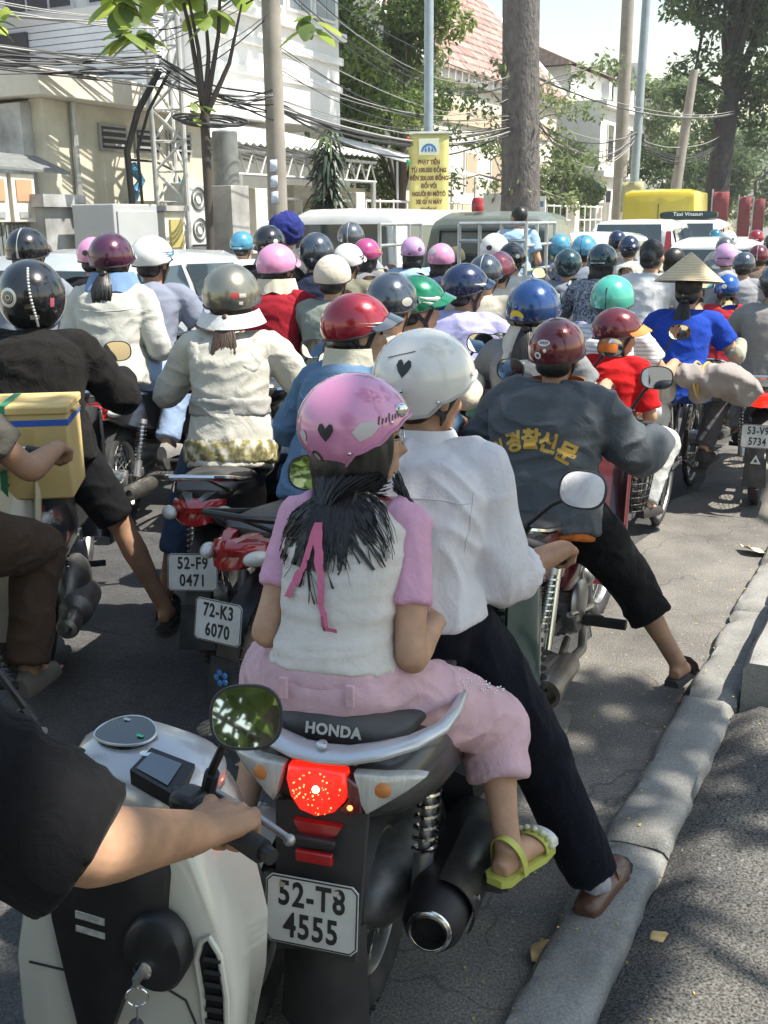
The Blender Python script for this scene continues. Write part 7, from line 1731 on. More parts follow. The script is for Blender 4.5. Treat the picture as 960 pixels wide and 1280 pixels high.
strands(g, rnd, lambda u, w: HM @ V((-.0 + .03 * u, -.088, -.07 - .04 * w)), lambda u, w: HM @ V((.01 - .05 * u, -.10 - .10 * w * u, -.15 - .04 * w)), 70, .0009, lambda u, w, t: (.01 * math.sin(t * 4 + u * 30), -.02 * math.sin(t * 3.1), 0), 8)
HM = HMF; sb_ = bvh_of(sh_me); hs_ = g.mesh('h'); push_out(hs_, sb_)
bm = bmesh.new(); bm.from_mesh(hm_); bm.from_mesh(hs_); bm.to_mesh(hm_); bm.free(); hm_.shade_smooth(); link(hm_, 'hair', M_HAIR, gl)
M_SCRIPT = mat('decal_pale', (.55, .50, .50), .4)
hl_ = helmet(gl, HM, 'open', HP, None, [(heart(-132, 0, 1.05), M_TRIM, 'heart_vent'), ([(-98, -8), (-106, 2), (-98, 12), (-84, 14), (-78, 8), (-86, -2)], M_SCRIPT, 'pale_feather'), (disc(-150, -30, 7, 8), M_TRIM, 'round_badge'), (disc(-150, -30, 4, 5), M_SILVER, 'badge_centre'), (disc(-163, -6, 6, 6), M_SCRIPT, 'faint_badge')], .93, True, mat('helmet_trim_pale', (.50, .20, .33), .3), rivets=True, tilt=.03)
g = G()
for k in range(9): hdecal(g, 'open', [(-80 + k * 4.2, 9 + k * .9), (-78.6 + k * 4.2, 9 + k * .9), (-77 + k * 4.2, 15 + k * .9 + (3 if k % 3 == 0 else 0)), (-78.4 + k * 4.2, 15 + k * .9 + (3 if k % 3 == 0 else 0))])
g.build('script_mark', M_TRIM, hl_, fixn=False)['kind'] = 'stuff'
for k in (1, -1):
    g = G(); q = hpt('open', k * 46, 22, .0); g.ell(q + V((.0, k * .004, 0)), (.018, .010, .018)); g.build('visor_knob', M_CHROME, hl_)
# glasses
g = G()
for k in (1, -1): g.torus(HM @ V((.094, k * .033, .002)), .021, .0013, HM.to_3x3() @ V((1, k * .2, 0)), 24, 5); g.tube([HM @ V((.093, k * .054, .006)), HM @ V((.03, k * .078, .006)), HM @ V((-.02, k * .08, -.004))], .0014, 5)
g.tube([HM @ V((.098, .012, .004)), HM @ V((.098, -.012, .004))], .0013, 5); g.build('glasses', M_CHROME, gl)
# lime sandals
M_LIME = mat('sandal_lime', (.46, .48, .10), .5, var=(10, .1))
for k in (0, 1):
    an = J['an'][k]; t_ = V(J['toe'][k]).normalized(); sd = t_.cross(V((0, 0, 1))).normalized(); u_ = sd.cross(t_); so = an - u_ * .062
    g = G(); rings = [[so + t_ * x + sd * w * a_ + u_ * (h_ + hh) for a_, h_ in ((-1, -.016), (-1, .002), (0, .004), (1, .002), (1, -.016))] for x, w, hh in ((-.065, .02, .016), (-.045, .036, .014), (.03, .036, .006), (.11, .046, -.004), (.16, .044, -.004), (.19, .024, -.002))]
    g.loft(rings); so_ = g.build('sandal', M_LIME, gl, ang=50)
    def band(x, hgt, w, m, nm, tilt_=0.):
        g = G(); smooth_plate(g, lambda u, v_: so + t_ * (x + (v_ - .5) * w + tilt_ * math.sin(u * 3.14)) + sd * .047 * -math.cos(u * 3.14) + u_ * (hgt * math.sin(u * 3.14) ** .7 + .002), 14, 3, .003); return g.build(nm, m, so_, ang=70)
    band(.125, .043, .03, M_LIME, 'toe_strap'); band(.01, .105, .02, M_LIME, 'ankle_strap', -.03); band(.155, .035, .026, mat('toe_cap_silver', (.6, .6, .56), .4, .2), 'silver_toe')
    g = G()
    for q in range(7): a_ = 3.14 * (q + .5) / 7; g.ell(so + t_ * .128 + sd * .05 * -math.cos(a_) + u_ * (.047 * math.sin(a_) ** .7 + .004), (.009, .009, .007), nu=8, nv=6)
    g.build('beads', mat('bead_pale', (.6, .6, .42), .4), so_)

# ---------------------------------------------------------------- man with white helmet (driver)
T = (.10, 2.50, 1.385)
J = rider('driver', lean=.03, feet=('peg', (.43, -.47, .105)), hands='grip', hb=(.69, .33, .915), yaw=-.62, pitch=.12, pole=(-.25, 0, -1))
for k in (0, 1): J['sh'][k].y *= .92
J['toe'] = [V((1, .1, 0)), V((.97, -.24, .06))]
hc = J['HM'] @ V((-.012, 0, .032)); s = T[2] / hc.z; oo = R @ V((hc.x, hc.y, 0)) * s
mn = thing('person', 'man in white shirt with white helmet driving the silver scooter', 'person', (T[0] - oo.x, T[1] - oo.y, 0), rad(90 - HEAD_B), GRP); mn.scale = (s,) * 3
link(skin_body(J, 1., False, .008, 1.02, 1.), 'body', SK['b'], mn); face_bits(mn, J['HM']).build('eyes', M_EYE, mn)
MSH = C_('manwhite', (.66, .64, .66), fold=.3)
link(shirt_geo(J, 'three', w=1.02, d=1.06, lo=.03, hi=1.0, hem=1.04, arm=1.32, vox=.008, fold=(.011, (7, 9, 5)), seed=2., pad=.012, shoulder=.07), 'shirt', MSH, mn)
for k in (0, 1):
    e, w_ = J['el'][k], J['wr'][k]; g = G(); g.tube([e.lerp(w_, .24), e.lerp(w_, .40)], [.062, .058], 18); g.tube([e.lerp(w_, .22), e.lerp(w_, .32)], [.06, .064], 18); link(fuse(g, .0075, 2, .5, folds(.004, (24, 24, 24), 6)), 'rolled_cuff', MSH, mn)
g = G(); Pn = J['nk']
smooth_plate(g, lambda u, v_: Pn + V((.012 + math.cos(rad(20 + 320 * u)) * (.064 + .020 * v_), math.sin(rad(20 + 320 * u)) * (.068 + .022 * v_), .042 - .048 * v_ ** 1.3 + (.012 * (1 - abs(2 * u - 1))))), 34, 6, .004); g.build('collar', MSH, mn, ang=70)
g = G(); bk = J['nk']
bsm = bvh_of([c for c in mn.children if c.name.startswith('shirt')][0].data)
seam(mn, bsm, [(.15, 1.135), (.08, 1.15), (0, 1.155), (-.08, 1.15), (-.15, 1.135)], MSH); seam(mn, bsm, [(-.155, 1.16), (-.15, 1.08), (-.14, 1.02)], MSH); seam(mn, bsm, [(.155, 1.16), (.15, 1.08), (.14, 1.02)], MSH)
link(trouser_geo(J, 'long', 1., .0085, (.007, (9, 9, 6)), 2., 1.32, .04), 'trousers', C_('navytrouser', (.006, .007, .012), fold=.4), mn)
g = G(); torso(g, J, 1.0, 1.0, -.03, .04, 1., .006); link(fuse(g, .009, 2), 'belt', M_BLACK, mn)
M_LEATH = mat('brown_leather', (.10, .045, .028), .4, coat=.2, var=(9, .25), bump=(40, .15, .003))
for k in (0, 1):
    an = J['an'][k]; t_ = V(J['toe'][k]).normalized(); sd = t_.cross(V((0, 0, 1))).normalized(); u_ = sd.cross(t_); so = an - u_ * .085
    g = G(); rings = []
    for x, w, h_ in ((-.075, .026, .055), (-.055, .036, .066), (0, .040, .060), (.05, .042, .058), (.10, .047, .052), (.15, .047, .040), (.19, .036, .030), (.21, .016, .02)):
        rings.append([so + t_ * x + sd * w * a_ + u_ * h_ * b_ for a_, b_ in ((-1, .22), (-1.03, .4), (-.9, .75), (-.5, .97), (0, 1), (.5, .97), (.9, .75), (1.03, .4), (1, .22))])
    g.loft(rings); sh_ = g.build('shoe', M_LEATH, mn, ang=60)
    g = G(); g.loft([[so + t_ * x + sd * w * a_ + u_ * h_ for a_, h_ in ((-1, -.012), (-1.02, .016), (1.02, .016), (1, -.012))] for x, w in ((-.08, .025), (-.06, .04), (.0, .044), (.1, .051), (.15, .051), (.195, .04), (.217, .016))]); g.build('shoe_sole', M_RUB, sh_, ang=50)
    g = G(); smooth_plate(g, lambda u, v_: so + t_ * (.055 + .02 * v_ + .05 * math.sin(u * 3.14)) + sd * .044 * -math.cos(u * 3.14) + u_ * (.062 * math.sin(u * 3.14) ** .6 + .004), 14, 3, .004); g.build('shoe_saddle', M_LEATH, sh_, ang=60)
    g = G(); g.tube([J['kn'][k].lerp(an, .85), an - u_ * .01, so + t_ * .04 + u_ * .045], [.038, .036, .033], 14); link(fuse(g, .007, 2, .5, folds(.003, (30, 30, 30))), 'sock', C_('sock', (.34, .34, .37)), mn)
link(hair_mesh(J['HM'], 'short'), 'hair', M_HAIR, mn)
HW2 = mat('helmet_ivory', (.66, .65, .60), .22, 0., 1., var=(2, .05))
hl_ = helmet(mn, J['HM'], 'open', HW2, None, [(heart(-150, 12, 1.1), M_TRIM, 'heart_vent'), ([(-175, 22), (-140, 33), (-140, 34), (-175, 23)], M_TRIM, 'seam')], .95, True, mat('trim_pale', (.42, .42, .40), .4), rivets=True)
g = G(); g.tube([hpt('open', -176, -12, .006), hpt('open', -160, -14, .008), hpt('open', -148, -12, .006)], .005, 8); g.ell(hpt('open', -155, -18, .006), (.012, .012, .008)); g.build('goggle_clip', M_CHROME, hl_)
# ================================================================ white scooter, its rider at the frame edge
HEAD_C = 14.0; OC = (-.605, .80, 0)
STEER = Matrix.Translation((.80, 0, 0)) @ Matrix.Rotation(rad(-18), 4, 'Z') @ Matrix.Translation((-.80, 0, 0))
wsn = thing('scooter', 'cream white scooter with black inner panel, key ring and side vent in the corner', 'motorbike', OC, rad(90 - HEAD_C))
M_CRW = mat('scooter_cream', (.62, .60, .52), .25, 0., .8, var=(2, .05), bump=(60, .015, .002))
wheel(wsn, 0, .23, .048, 'w', 8); wheel(wsn, 1.22, .23, .046, 'w', 8)
def shield(y, z, off=0.):
    """rear face of the leg shield"""
    return V((.70 - .35 * y * y + .10 * (z - .55) + off, y * .93, z))
out = [(-.02, .885), (-.085, .84), (-.14, .76), (-.185, .66), (-.215, .55), (-.21, .43), (-.185, .31), (-.17, .22), (.17, .22), (.185, .31), (.21, .43), (.215, .55), (.195, .66), (.155, .76), (.10, .84), (.02, .885)]
def sloft(poly, offs, m, name, parent, ang=50):
    g = G(); c = (sum(p[0] for p in poly) / len(poly), sum(p[1] for p in poly) / len(poly))
    g.loft([[shield(c[0] + (p[0] - c[0]) * k, c[1] + (p[1] - c[1]) * k, o_) for p in poly] for k, o_ in offs]); return g.build(name, m, parent, ang=ang)
ls = sloft(out, [(.90, .20), (.93, .10), (1.0, .05), (1.0, .012), (.985, -.004), (.95, -.010), (.6, -.012), (.2, -.012)], M_CRW, 'leg_shield', wsn, 70)
# black inner panel with V foot
blk = [(-.08, .84), (-.095, .74), (-.085, .64), (-.055, .575), (-.01, .52), (.03, .42), (.055, .385), (.08, .41), (.105, .52), (.13, .64), (.14, .74), (.11, .84)]
sloft(blk, [(1.0, .0), (1., -.022), (.96, -.032), (.5, -.036)], M_BLACK, 'inner_panel', wsn, 60)
key_b = [(-.045 + .06 * math.cos(a), .62 + .065 * math.sin(a)) for a in [6.283 * i / 24 for i in range(24)]]
kb = sloft([(y - .035, z) for y, z in key_b], [(1, -.02), (1, -.05), (.9, -.058), (.4, -.06)], M_BLACK, 'lock_housing', wsn, 50)
g = G(); q = shield(-.065, .60, -.06); g.lathe([(.016, 0), (.016, .006), (.012, .008)], q, (-1, 0, .1), 18); g.build('key_switch', M_CHROME, kb)
g = G(); g.box(q + V((-.02, 0, .0)), (.03, .006, .018)); g.build('key', M_ALU, kb)
g = G(); g.torus(q + V((-.03, 0, -.03)), .017, .0018, (1, .3, 0), 24, 6); g.tube([q + V((-.03, 0, -.046)), q + V((-.03, .004, -.085))], .0022, 6); g.build('key_ring', M_CHROME, kb)
g = G(); g.ell(q + V((-.03, .004, -.11)), (.014, .018, .03)); g.ell(q + V((-.03, .006, -.085)), (.012, .013, .012)); link(fuse(g, .004, 2), 'key_fob', M_RUB, kb)
# vent with slats on the right edge
vent = [(-.155, .60), (-.166, .635), (-.182, .645), (-.202, .62), (-.214, .55), (-.216, .43), (-.205, .37), (-.19, .375), (-.174, .44), (-.166, .54)]
ve = sloft([(y * 1.0 + .012, z) for y, z in vent], [(1.0, -.006), (1.0, -.0135), (.8, -.014)], mat('vent_dark', (.008, .008, .009), .8), 'side_vent', wsn, 40)
for k in range(11):
    z = .39 + k * .022; yc = -.180 + .02 * ((z - .53) / .14) ** 2 * .35; g = G(); g.box(shield(yc, z, -.018), (.012, .030, .007), Matrix.Rotation(.5, 3, 'Y')); g.build('vent_slat', M_BLACK, ve)
g = G(); g.tube([shield(y + .012, z, -.016) for y, z in vent], .0055, 8, closed=True); g.build('vent_frame', M_CRW, ve)
# glovebox seam and button, white labels
g = G(); g.tube([shield(-.05, .545, -.014), shield(-.12, .52, -.014), shield(-.145, .47, -.014), shield(-.15, .30, -.014)], .0022, 5); g.build('lid_seam', M_TRIM, wsn)
g = G(); g.tube([shield(.185, .545, -.0125), shield(.11, .535, -.0135)], .0022, 5); g.build('lid_seam', M_TRIM, wsn)
g = G(); g.lathe([(.017, 0), (.017, .006), (.010, .008)], shield(-.0, .34, -.012), (-1, 0, .1), 20); g.build('lid_button', M_BLACK, wsn)
for (y, z, w, h_) in ((.085, .745, .05, .012), (.05, .655, .055, .012), (.05, .63, .055, .010)):
    g = G(); g.loft([[shield(y + a_ * w / 2, z + b_ * h_ / 2 + a_ * .004, o_) for a_, b_ in ((-1, -1), (1, -1), (1, 1), (-1, 1))] for o_ in (-.036, -.0385)]); g.build('warning_label', mat('label_pale', (.40, .40, .38), .6, var=(60, .5)), wsn, smooth=False)
# instrument pod and bars, steered to the right
bars = bpy.data.objects.new('steering_head', None); COL.objects.link(bars); bars.parent = wsn; bars.matrix_local = STEER
g = G(); ringloft(g, [(.72, .08, .80, .87), (.745, .125, .80, .895), (.80, .145, .80, .92), (.86, .13, .80, .92), (.91, .09, .80, .885), (.94, .05, .81, .86)], 28, 2.4); pod = g.build('instrument_pod', mat('pod_silver', (.52, .53, .54), .28, .4, .6, var=(5, .05)), bars, ang=60)
def podp(y, x, off=0.): return V((x, y, .921 + (x - .80) * .22 - 1.4 * y * y + off))
g = G(); g.loft([[podp(.04 + .062 * math.cos(a), .805 + .036 * math.sin(a), o_) for a in [6.283 * i / 26 for i in range(26)]] for o_ in (-.02, .003, .0035)]); gauge = g.build('gauge', mat('gauge_face', (.02, .025, .027), .15, coat=.8), pod, ang=40)
g = G(); g.tube([podp(.04 + .064 * math.cos(a), .805 + .038 * math.sin(a), .003) for a in [6.283 * i / 30 for i in range(30)]], .0022, 6, closed=True); g.build('gauge_ring', M_SIL, gauge)
for k, (y, x, c) in enumerate(((.0, .80, (.05, .5, .25)), (.06, .83, (.5, .5, .45)))):
    g = G(); g.box(podp(y, x, .0042), (.006, .014, .001)); g.build('gauge_mark', mat('gauge_mark_%d' % k, c, .4), gauge)
g = G(); g.loft([[podp(-.085 + y, .765 + x, o_) for y, x in ((-.05, -.03), (.04, -.035), (.045, .02), (-.035, .035))] for o_ in (-.02, .005, .006)]); dsp = g.build('clock_display', M_BLACK, pod, ang=40)
g = G(); g.loft([[podp(-.08 + y * .7, .762 + x * .7, o_) for y, x in ((-.05, -.03), (.04, -.035), (.045, .02), (-.035, .035))] for o_ in (.0063, .0072)]); g.build('display_glass', mat('lcd', (.10, .13, .16), .1, coat=1.), dsp)
g = G(); g.lathe([(.012, 0), (.012, .004), (.007, .005)], podp(-.04, .775, .0), (0, 0, 1), 18); g.build('pod_button', M_CHROME, pod)
# bars, grip, lever
g = G(); g.tube([(.68, .37, .89), (.71, .22, .90), (.76, .1, .88), (.76, -.1, .88), (.71, -.22, .90), (.68, -.37, .89)], .012, 8); g.build('handlebar', M_BLACK, bars)
for sd in (1, -1):
    g = G(); g.tube([(.712, sd * .20, .90), (.683, sd * .35, .891)], .018, 14); g.build('grip', M_RUB, bars)
    g = G(); g.box((.715, sd * .185, .90), (.05, .05, .045)); g.build('switch_box', M_BLACK, bars, bev=.012)
    g = G(); g.tube([(.76, sd * .19, .90), (.75, sd * .28, .893), (.735, sd * .355, .886)], [.007, .0065, .0055], 10); g.ell((.733, sd * .36, .885), .009); g.build('brake_lever', M_ALU, bars)
mirror(bars, (.745, -.195, .925), (.70, -.318, 1.085), (-.76, -.5, .30), .050, .045)
mirror(bars, (.745, .195, .925), (.70, .318, 1.085), (-1, -.08, .02), .062, .05)
# rest of the machine
g = G(); ringloft(g, [(.80, .08, .36, .80), (.86, .12, .34, .82), (.94, .125, .36, .80), (1.03, .09, .42, .76), (1.08, .04, .5, .68)], 26); g.build('front_cowl', M_CRW, wsn, ang=60)
g = G(); ringloft(g, [(.12, .14, .2, .3), (.3, .18, .2, .3), (.6, .18, .2, .3), (.74, .16, .2, .32)], 20, 4); g.build('floor_board', M_MATT, wsn, ang=50)
g = G(); ringloft(g, [(-.36, .05, .60, .72), (-.28, .15, .5, .76), (-.05, .21, .40, .77), (.14, .2, .34, .76), (.26, .15, .32, .72)], 28); g.build('rear_cowl', M_CRW, wsn, ang=60)
g = G(); ringloft(g, [(-.26, .08, .765, .80), (-.2, .14, .765, .84), (.05, .15, .765, .83), (.16, .10, .75, .80), (.2, .05, .74, .77)], 24, 3); g.build('seat', M_SEAT, wsn, ang=60)
for sd in (1, -1):
    g = G(); g.tube([(1.22, sd * .06, .23), (1.1, sd * .055, .5), (1.0, sd * .05, .7)], .02, 10); g.build('fork', M_ALU, wsn)
g = G(); smooth_plate(g, lambda u, v_: (1.22 + math.cos(rad(10 + 150 * u)) * .27, (v_ - .5) * .14, .23 + math.sin(rad(10 + 150 * u)) * .27 - abs(v_ - .5) * .06), 14, 7, .004); g.build('front_fender', M_CRW, wsn, ang=60)
g = G(); g.ell((.1, .1, .24), (.26, .06, .1)); g.lathe([(.04, 0), (.06, .05), (.06, .3), (.03, .33)], (.1, -.16, .26), (-1, 0, .08), 18); g.build('engine', M_ENG, wsn)
# rider
J = rider('driver', lean=.05, feet=((.35, .52, .09), (.30, .30, .09)), hands='grip', hb=(.70, .285, .905), sway=.23, yaw=.5)
J['pel'] = V((.10, .26, .87)); J['nk'] = V((.28, .23, 1.275)); J['hd'] = J['nk'] + V((.035, 0, .135)); J['HM'] = Matrix.Translation(J['hd']) @ Matrix.Rotation(.5, 4, 'Z')
J['sh'] = [V((.27, .40, 1.225)), V((.27, .06, 1.225))]; J['hp'] = [V((.12, .35, .86)), V((.12, .17, .86))]
for k in (0, 1): J['kn'][k], J['an'][k] = ik(J['hp'][k], J['an'][k], .43, .41, (1, (1, -1)[k] * .1, .2))
g1 = STEER @ V((.70, -.285, .905))
J['wr'][1] = V((g1.x - .078, g1.y + .02, g1.z + .032)); J['hdir'][1] = V((.86, -.10, -.26)); J['hn'][1] = V((-.3, .1, -1)); J['curl'][1] = 64
J['el'][1] = V((.335, -.165, 1.035)); g0_ = STEER @ V((.70, .285, .905)); J['wr'][0] = V((g0_.x - .062, g0_.y, g0_.z + .028)); J['el'][0], J['wr'][0] = ik(J['sh'][0], J['wr'][0], .28, .25, (-.2, .6, -.6))
cr = thing('person', 'man in black T shirt reaching to the white scooter grip, body cut by the frame', 'person', OC, rad(90 - HEAD_C), GRP)
link(skin_body(J, 1., False, .004, 1.06, 1.2, 1.12, .92), 'body', SK['d'], cr); face_bits(cr, J['HM']).build('eyes', M_EYE, cr)
BT = C_('blacktee', (.006, .006, .007), fold=.35)
link(shirt_geo(J, 'short', w=1.16, d=1.14, lo=-.2, arm=1.45, vox=.008, fold=(.008, (8, 8, 8)), pad=.012, frac=1.0, shoulder=.088), 'shirt', BT, cr)
link(trouser_geo(J, 'long', 1.05, .010, (.006, (9, 9, 9)), 3., 1.25), 'trousers', BLK, cr); link(shoe_mesh(J), 'shoe', M_SHOE, cr); link(shoe_mesh(J, 'shoe', 1), 'shoe', M_SHOE, cr)
sm = [c for c in cr.children if c.name.startswith('shirt')][0].data; bv = bvh_of(sm)
g = G(); rnd = random.Random(3); cpt = J['sh'][1].lerp(J['el'][1], .52) + V((0, 0, .09))
for k in range(10): g.ell(cpt + V((rnd.uniform(-.012, .012), rnd.uniform(-.016, .012), 0)), (.004, .004, .001), nu=6, nv=4)
me = g.mesh('e'); drape(me, bv, V((0, -.35, -1)).normalized(), .001) if False else None
for v in me.vertices:
    h_ = bv.find_nearest(v.co)
    if h_[0] is not None: v.co = h_[0] + h_[1] * .0015
link(me, 'embroidery', mat('gold_thread', (.45, .33, .10), .5), cr)
link(hair_mesh(J['HM'], 'short'), 'hair', M_HAIR, cr); helmet(cr, J['HM'], 'half', HBLACK)

# ================================================================ rider at the frame edge in brown trousers
T = (-1.43, 3.12, 1.42); hd = 0
sp = dict(skin=SK['b'], shirt=C_('darkolive', (.07, .065, .055)), sleeve='short', trousers=C_('brown', (.065, .042, .028), fold=.5), hair='short', vox=.009, shoe=mat('canvas_shoe', (.12, .11, .085), .8), sk=dict(frac=.6), tk=dict(loose=1.35, fold=(.009, (9, 9, 9))), helmet=(('half', HGREY), {}))
p, J, loc, s = ride('rider at the frame edge in brown trousers gripping a handlebar before the carton', T, hd, sp, feet=('peg', (.56, -.22, .30)), hb=(.80, .33, .99))
moto('motorbike at the frame edge with cream leg shield', loc, hd, bodym=paint('cream_shield', (.55, .49, .34)), scale=1., mirrors=False)
# ================================================================ cars and trucks
M_GLASS = mat('car_glass', (.035, .05, .055), .06, spec=.9, coat=.5)
M_CARW = paint('car_white', (.70, .70, .68)); M_CARTRIM = M_BLACK
def carbody(g, st, n=0):
    """st rows: (x, z_bottom, z_belt, z_roof, half width at sill, belt, roof)"""
    rings = []
    for x, zb, zm, zr, w0, w1, w2 in st:
        rings.append([V((x, y, z)) for y, z in ((-w0 * .92, zb), (-w0, zb + .08), (-w1, (zb + zm) / 2), (-w1 * .985, zm), (-(w1 + w2) / 2, (zm + zr) / 2), (-w2, zr - .06), (-w2 * .82, zr - .012), (0, zr), (w2 * .82, zr - .012), (w2, zr - .06), ((w1 + w2) / 2, (zm + zr) / 2), (w1 * .985, zm), (w1, (zb + zm) / 2), (w0, zb + .08), (w0 * .92, zb))])
    g.loft(rings)
def car_wheels(t, xs, tr, R=.31):
    for x in xs:
        for s in (1, -1):
            def ty(g): g.lathe([(R * .6, -.1), (R * .92, -.1), (R, -.06), (R, .06), (R * .92, .1), (R * .6, .1)], axis=(0, 1, 0), n=28)
            o = inst('cartyre%.2f' % R, 'wheel', M_RUB, t, ty, ang=40); o.location = (x, s * tr, R)
            inst('carhub%.2f' % R, 'hub', M_ALU, o, lambda g: (g.lathe([(.02, -.09), (R * .6, -.07), (R * .6, .07), (.02, .09)], axis=(0, 1, 0), n=20)))
def quadpanel(name, pts, m, parent, th=.012, sub=1):
    """window or lamp panel: outward quad with thickness"""
    P = [V(p) for p in pts]; n = (P[1] - P[0]).cross(P[3] - P[0]).normalized(); g = G(); k = len(P)
    g.add([p for p in P] + [p + n * th for p in P], [tuple(range(k - 1, -1, -1)), tuple(range(k, 2 * k))] + [(i, (i + 1) % k, k + (i + 1) % k, k + i) for i in range(k)]); return g.build(name, m, parent, smooth=False)
def mpv(name, label, loc, heading, st, rear_glass, side, lamps, body=M_CARW, cat='car', bumper=True, wx=(.75, 3.4), wr=.31, tr=.72, rgm=None):
    t = thing(name, label, cat, loc, rad(90 - heading), 'cars and vans in the traffic'); g = G(); carbody(g, st); g.build('body', body, t, ang=32, bev=.02)
    car_wheels(t, wx, tr, wr)
    w = quadpanel('rear_window', rear_glass, rgm or M_GLASS, t)
    for q in side:
        for s in (1, -1):
            P = [(x, -s * y, z) for x, y, z in q]
            quadpanel('side_window', P if s == 1 else P[::-1], M_GLASS, t)
    for q in lamps:
        for s in (1, -1):
            P = [(x, s * y, z) for x, y, z in q]; quadpanel('tail_lamp', P[::-1] if s == 1 else P, M_TAIL, t, .02)
    g = G(); g.box((-.03, 0, .48), (.14, 1.6, .2)); g.build('bumper', body if bumper else M_BLACK, t, bev=.03)
    return t
MPV = [(0, .35, .95, 1.0, .78, .80, .72), (.02, .3, .98, 1.2, .8, .83, .7), (.12, .3, 1.0, 1.6, .82, .84, .66), (.3, .3, 1.0, 1.72, .83, .85, .64), (1.2, .28, 1.0, 1.76, .84, .86, .65), (2.2, .28, .98, 1.72, .84, .86, .64), (2.7, .28, .96, 1.5, .84, .86, .62), (3.25, .28, .93, 1.02, .83, .85, .68), (4.1, .3, .78, .84, .8, .82, .66), (4.3, .34, .6, .66, .74, .76, .6)]
RG = [(.015, .58, 1.03), (.015, -.58, 1.03), (.215, -.56, 1.60), (.215, .56, 1.60)]
RG = [(-.03, .60, 1.03), (.10, .55, 1.67), (.10, -.55, 1.67), (-.03, -.60, 1.03)]
SIDE = [[(.35, .848, 1.06), (1.1, .852, 1.06), (1.1, .70, 1.6), (.45, .70, 1.58)], [(1.2, .852, 1.06), (2.15, .852, 1.05), (2.05, .695, 1.58), (1.2, .70, 1.6)]]
LMP = [[(-.01, .62, 1.0), (-.01, .8, 1.0), (.11, .72, 1.55), (.11, .64, 1.55)]]
tx = mpv('taxi', 'white taxi van with green lettered rear window between yellow van and conical hat', (5.75, 20.6, 0), 24, MPV, RG, SIDE, LMP)
w = [c for c in tx.children if c.name.startswith('rear_window')][0]
quadpanel('green_band', [(-.036, .58, 1.05), (.012, .56, 1.28), (.012, -.56, 1.28), (-.036, -.58, 1.05)], mat('taxi_green', (.01, .10, .07), .3), w, .016)
text('Taxi Vinasun', .16, 'lettering', HWHITE, w, frame((-.012, .05, 1.21), (0, -1, 0), (.3, 0, 1)), .004, sx=.95, bold=.003)
text('8 27 27 27', .10, 'lettering', HWHITE, w, frame((-.036, .0, 1.10), (0, -1, 0), (.3, 0, 1)), .004, bold=.003)
g = G(); g.box((.04, .0, 1.47), (.05, .22, .06), Matrix.Rotation(.28, 3, 'Y')); g.build('stop_lamp', mat('stop_lamp', (.5, .02, .02), .3, emit=((1, .04, .02), 2.5)), w)
g = G(); ringloft(g, [(.6, .40, 1.74, 1.80), (.66, .55, 1.74, 1.9), (.9, .55, 1.75, 1.9), (.98, .4, 1.76, 1.82)], 20, 4); sgn = g.build('roof_sign', mat('taxi_dark', (.012, .03, .028), .4), tx)
text('Taxi Vinasun', .11, 'lettering', HWHITE, sgn, frame((.615, 0, 1.84), (0, -1, 0), (.4, 0, 1)), .004)
mpv('taxi', 'white people carrier standing before the yellow van', (4.25, 18.6, 0), 25, MPV, RG, SIDE, LMP)
sed = [(x, a, b_, min(z, 1.45) if z > 1.2 else z, *r) for x, a, b_, z, *r in MPV]
mpv('car', 'white hatchback with open glass rear beside the pickup cage', (2.65, 15.0, 0), 24, [(x, a, b_ - .05, z * .9 if z > 1.2 else z, *r) for x, a, b_, z, *r in MPV], [(-.03, .60, .97), (.075, .55, 1.42), (.075, -.55, 1.42), (-.03, -.60, .97)], [[(q[0], q[1], q[2] * .9 if q[2] > 1.2 else q[2] - .05) for q in P] for P in SIDE], [[(-.01, .62, .95), (-.01, .8, .95), (.1, .72, 1.35), (.1, .64, 1.35)]])
mpv('car', 'small white car in front of the lettered taxi', (5.0, 16.2, 0), 25, [(x, a, b_ - .1, z * .84 if z > 1.2 else z * .9, *r) for x, a, b_, z, *r in MPV], [(-.03, .60, .9), (.075, .55, 1.3), (.075, -.55, 1.3), (-.03, -.60, .9)], [[(q[0], q[1], q[2] * .84 if q[2] > 1.2 else q[2] - .1) for q in P] for P in SIDE], [])
VAN = [(0, .4, 1.1, 2.3, .85, .87, .82), (.05, .38, 1.1, 2.40, .86, .88, .82), (.3, .36, 1.1, 2.45, .87, .89, .83), (3.0, .36, 1.1, 2.45, .87, .89, .83), (3.6, .36, 1.1, 2.2, .86, .88, .78), (4.2, .36, 1.05, 1.25, .84, .86, .76), (4.6, .4, .9, 1.0, .78, .8, .7)]
yv = mpv('van', 'plain bright yellow delivery van in the far lane', (6.6, 25.8, 0), 22, VAN, [(-.04, .6, 1.35), (-.04, .6, 1.36), (-.04, -.6, 1.36), (-.04, -.6, 1.35)], [], [[(-.02, .7, .8), (-.02, .82, .8), (-.02, .82, 1.1), (-.02, .7, 1.1)]], paint('van_yellow', (.68, .52, .03)), 'van', True, (.8, 3.6), .34, .75)
for c in list(yv.children):
    if c.name.startswith('rear_window'): bpy.data.objects.remove(c)
g = G(); g.box((-.012, 0, 1.3), (.02, .012, 1.6)); g.build('door_seam', M_TRIM, yv)
BUS = [(0, .4, 1.0, 1.75, .84, .86, .78), (.06, .38, 1.0, 1.86, .85, .87, .76), (.3, .36, 1.0, 1.93, .86, .88, .76), (3.2, .36, 1.0, 1.93, .86, .88, .76), (3.8, .36, 1.0, 1.7, .85, .87, .72), (4.4, .36, .95, 1.1, .83, .85, .72), (4.7, .4, .8, .9, .76, .78, .68)]
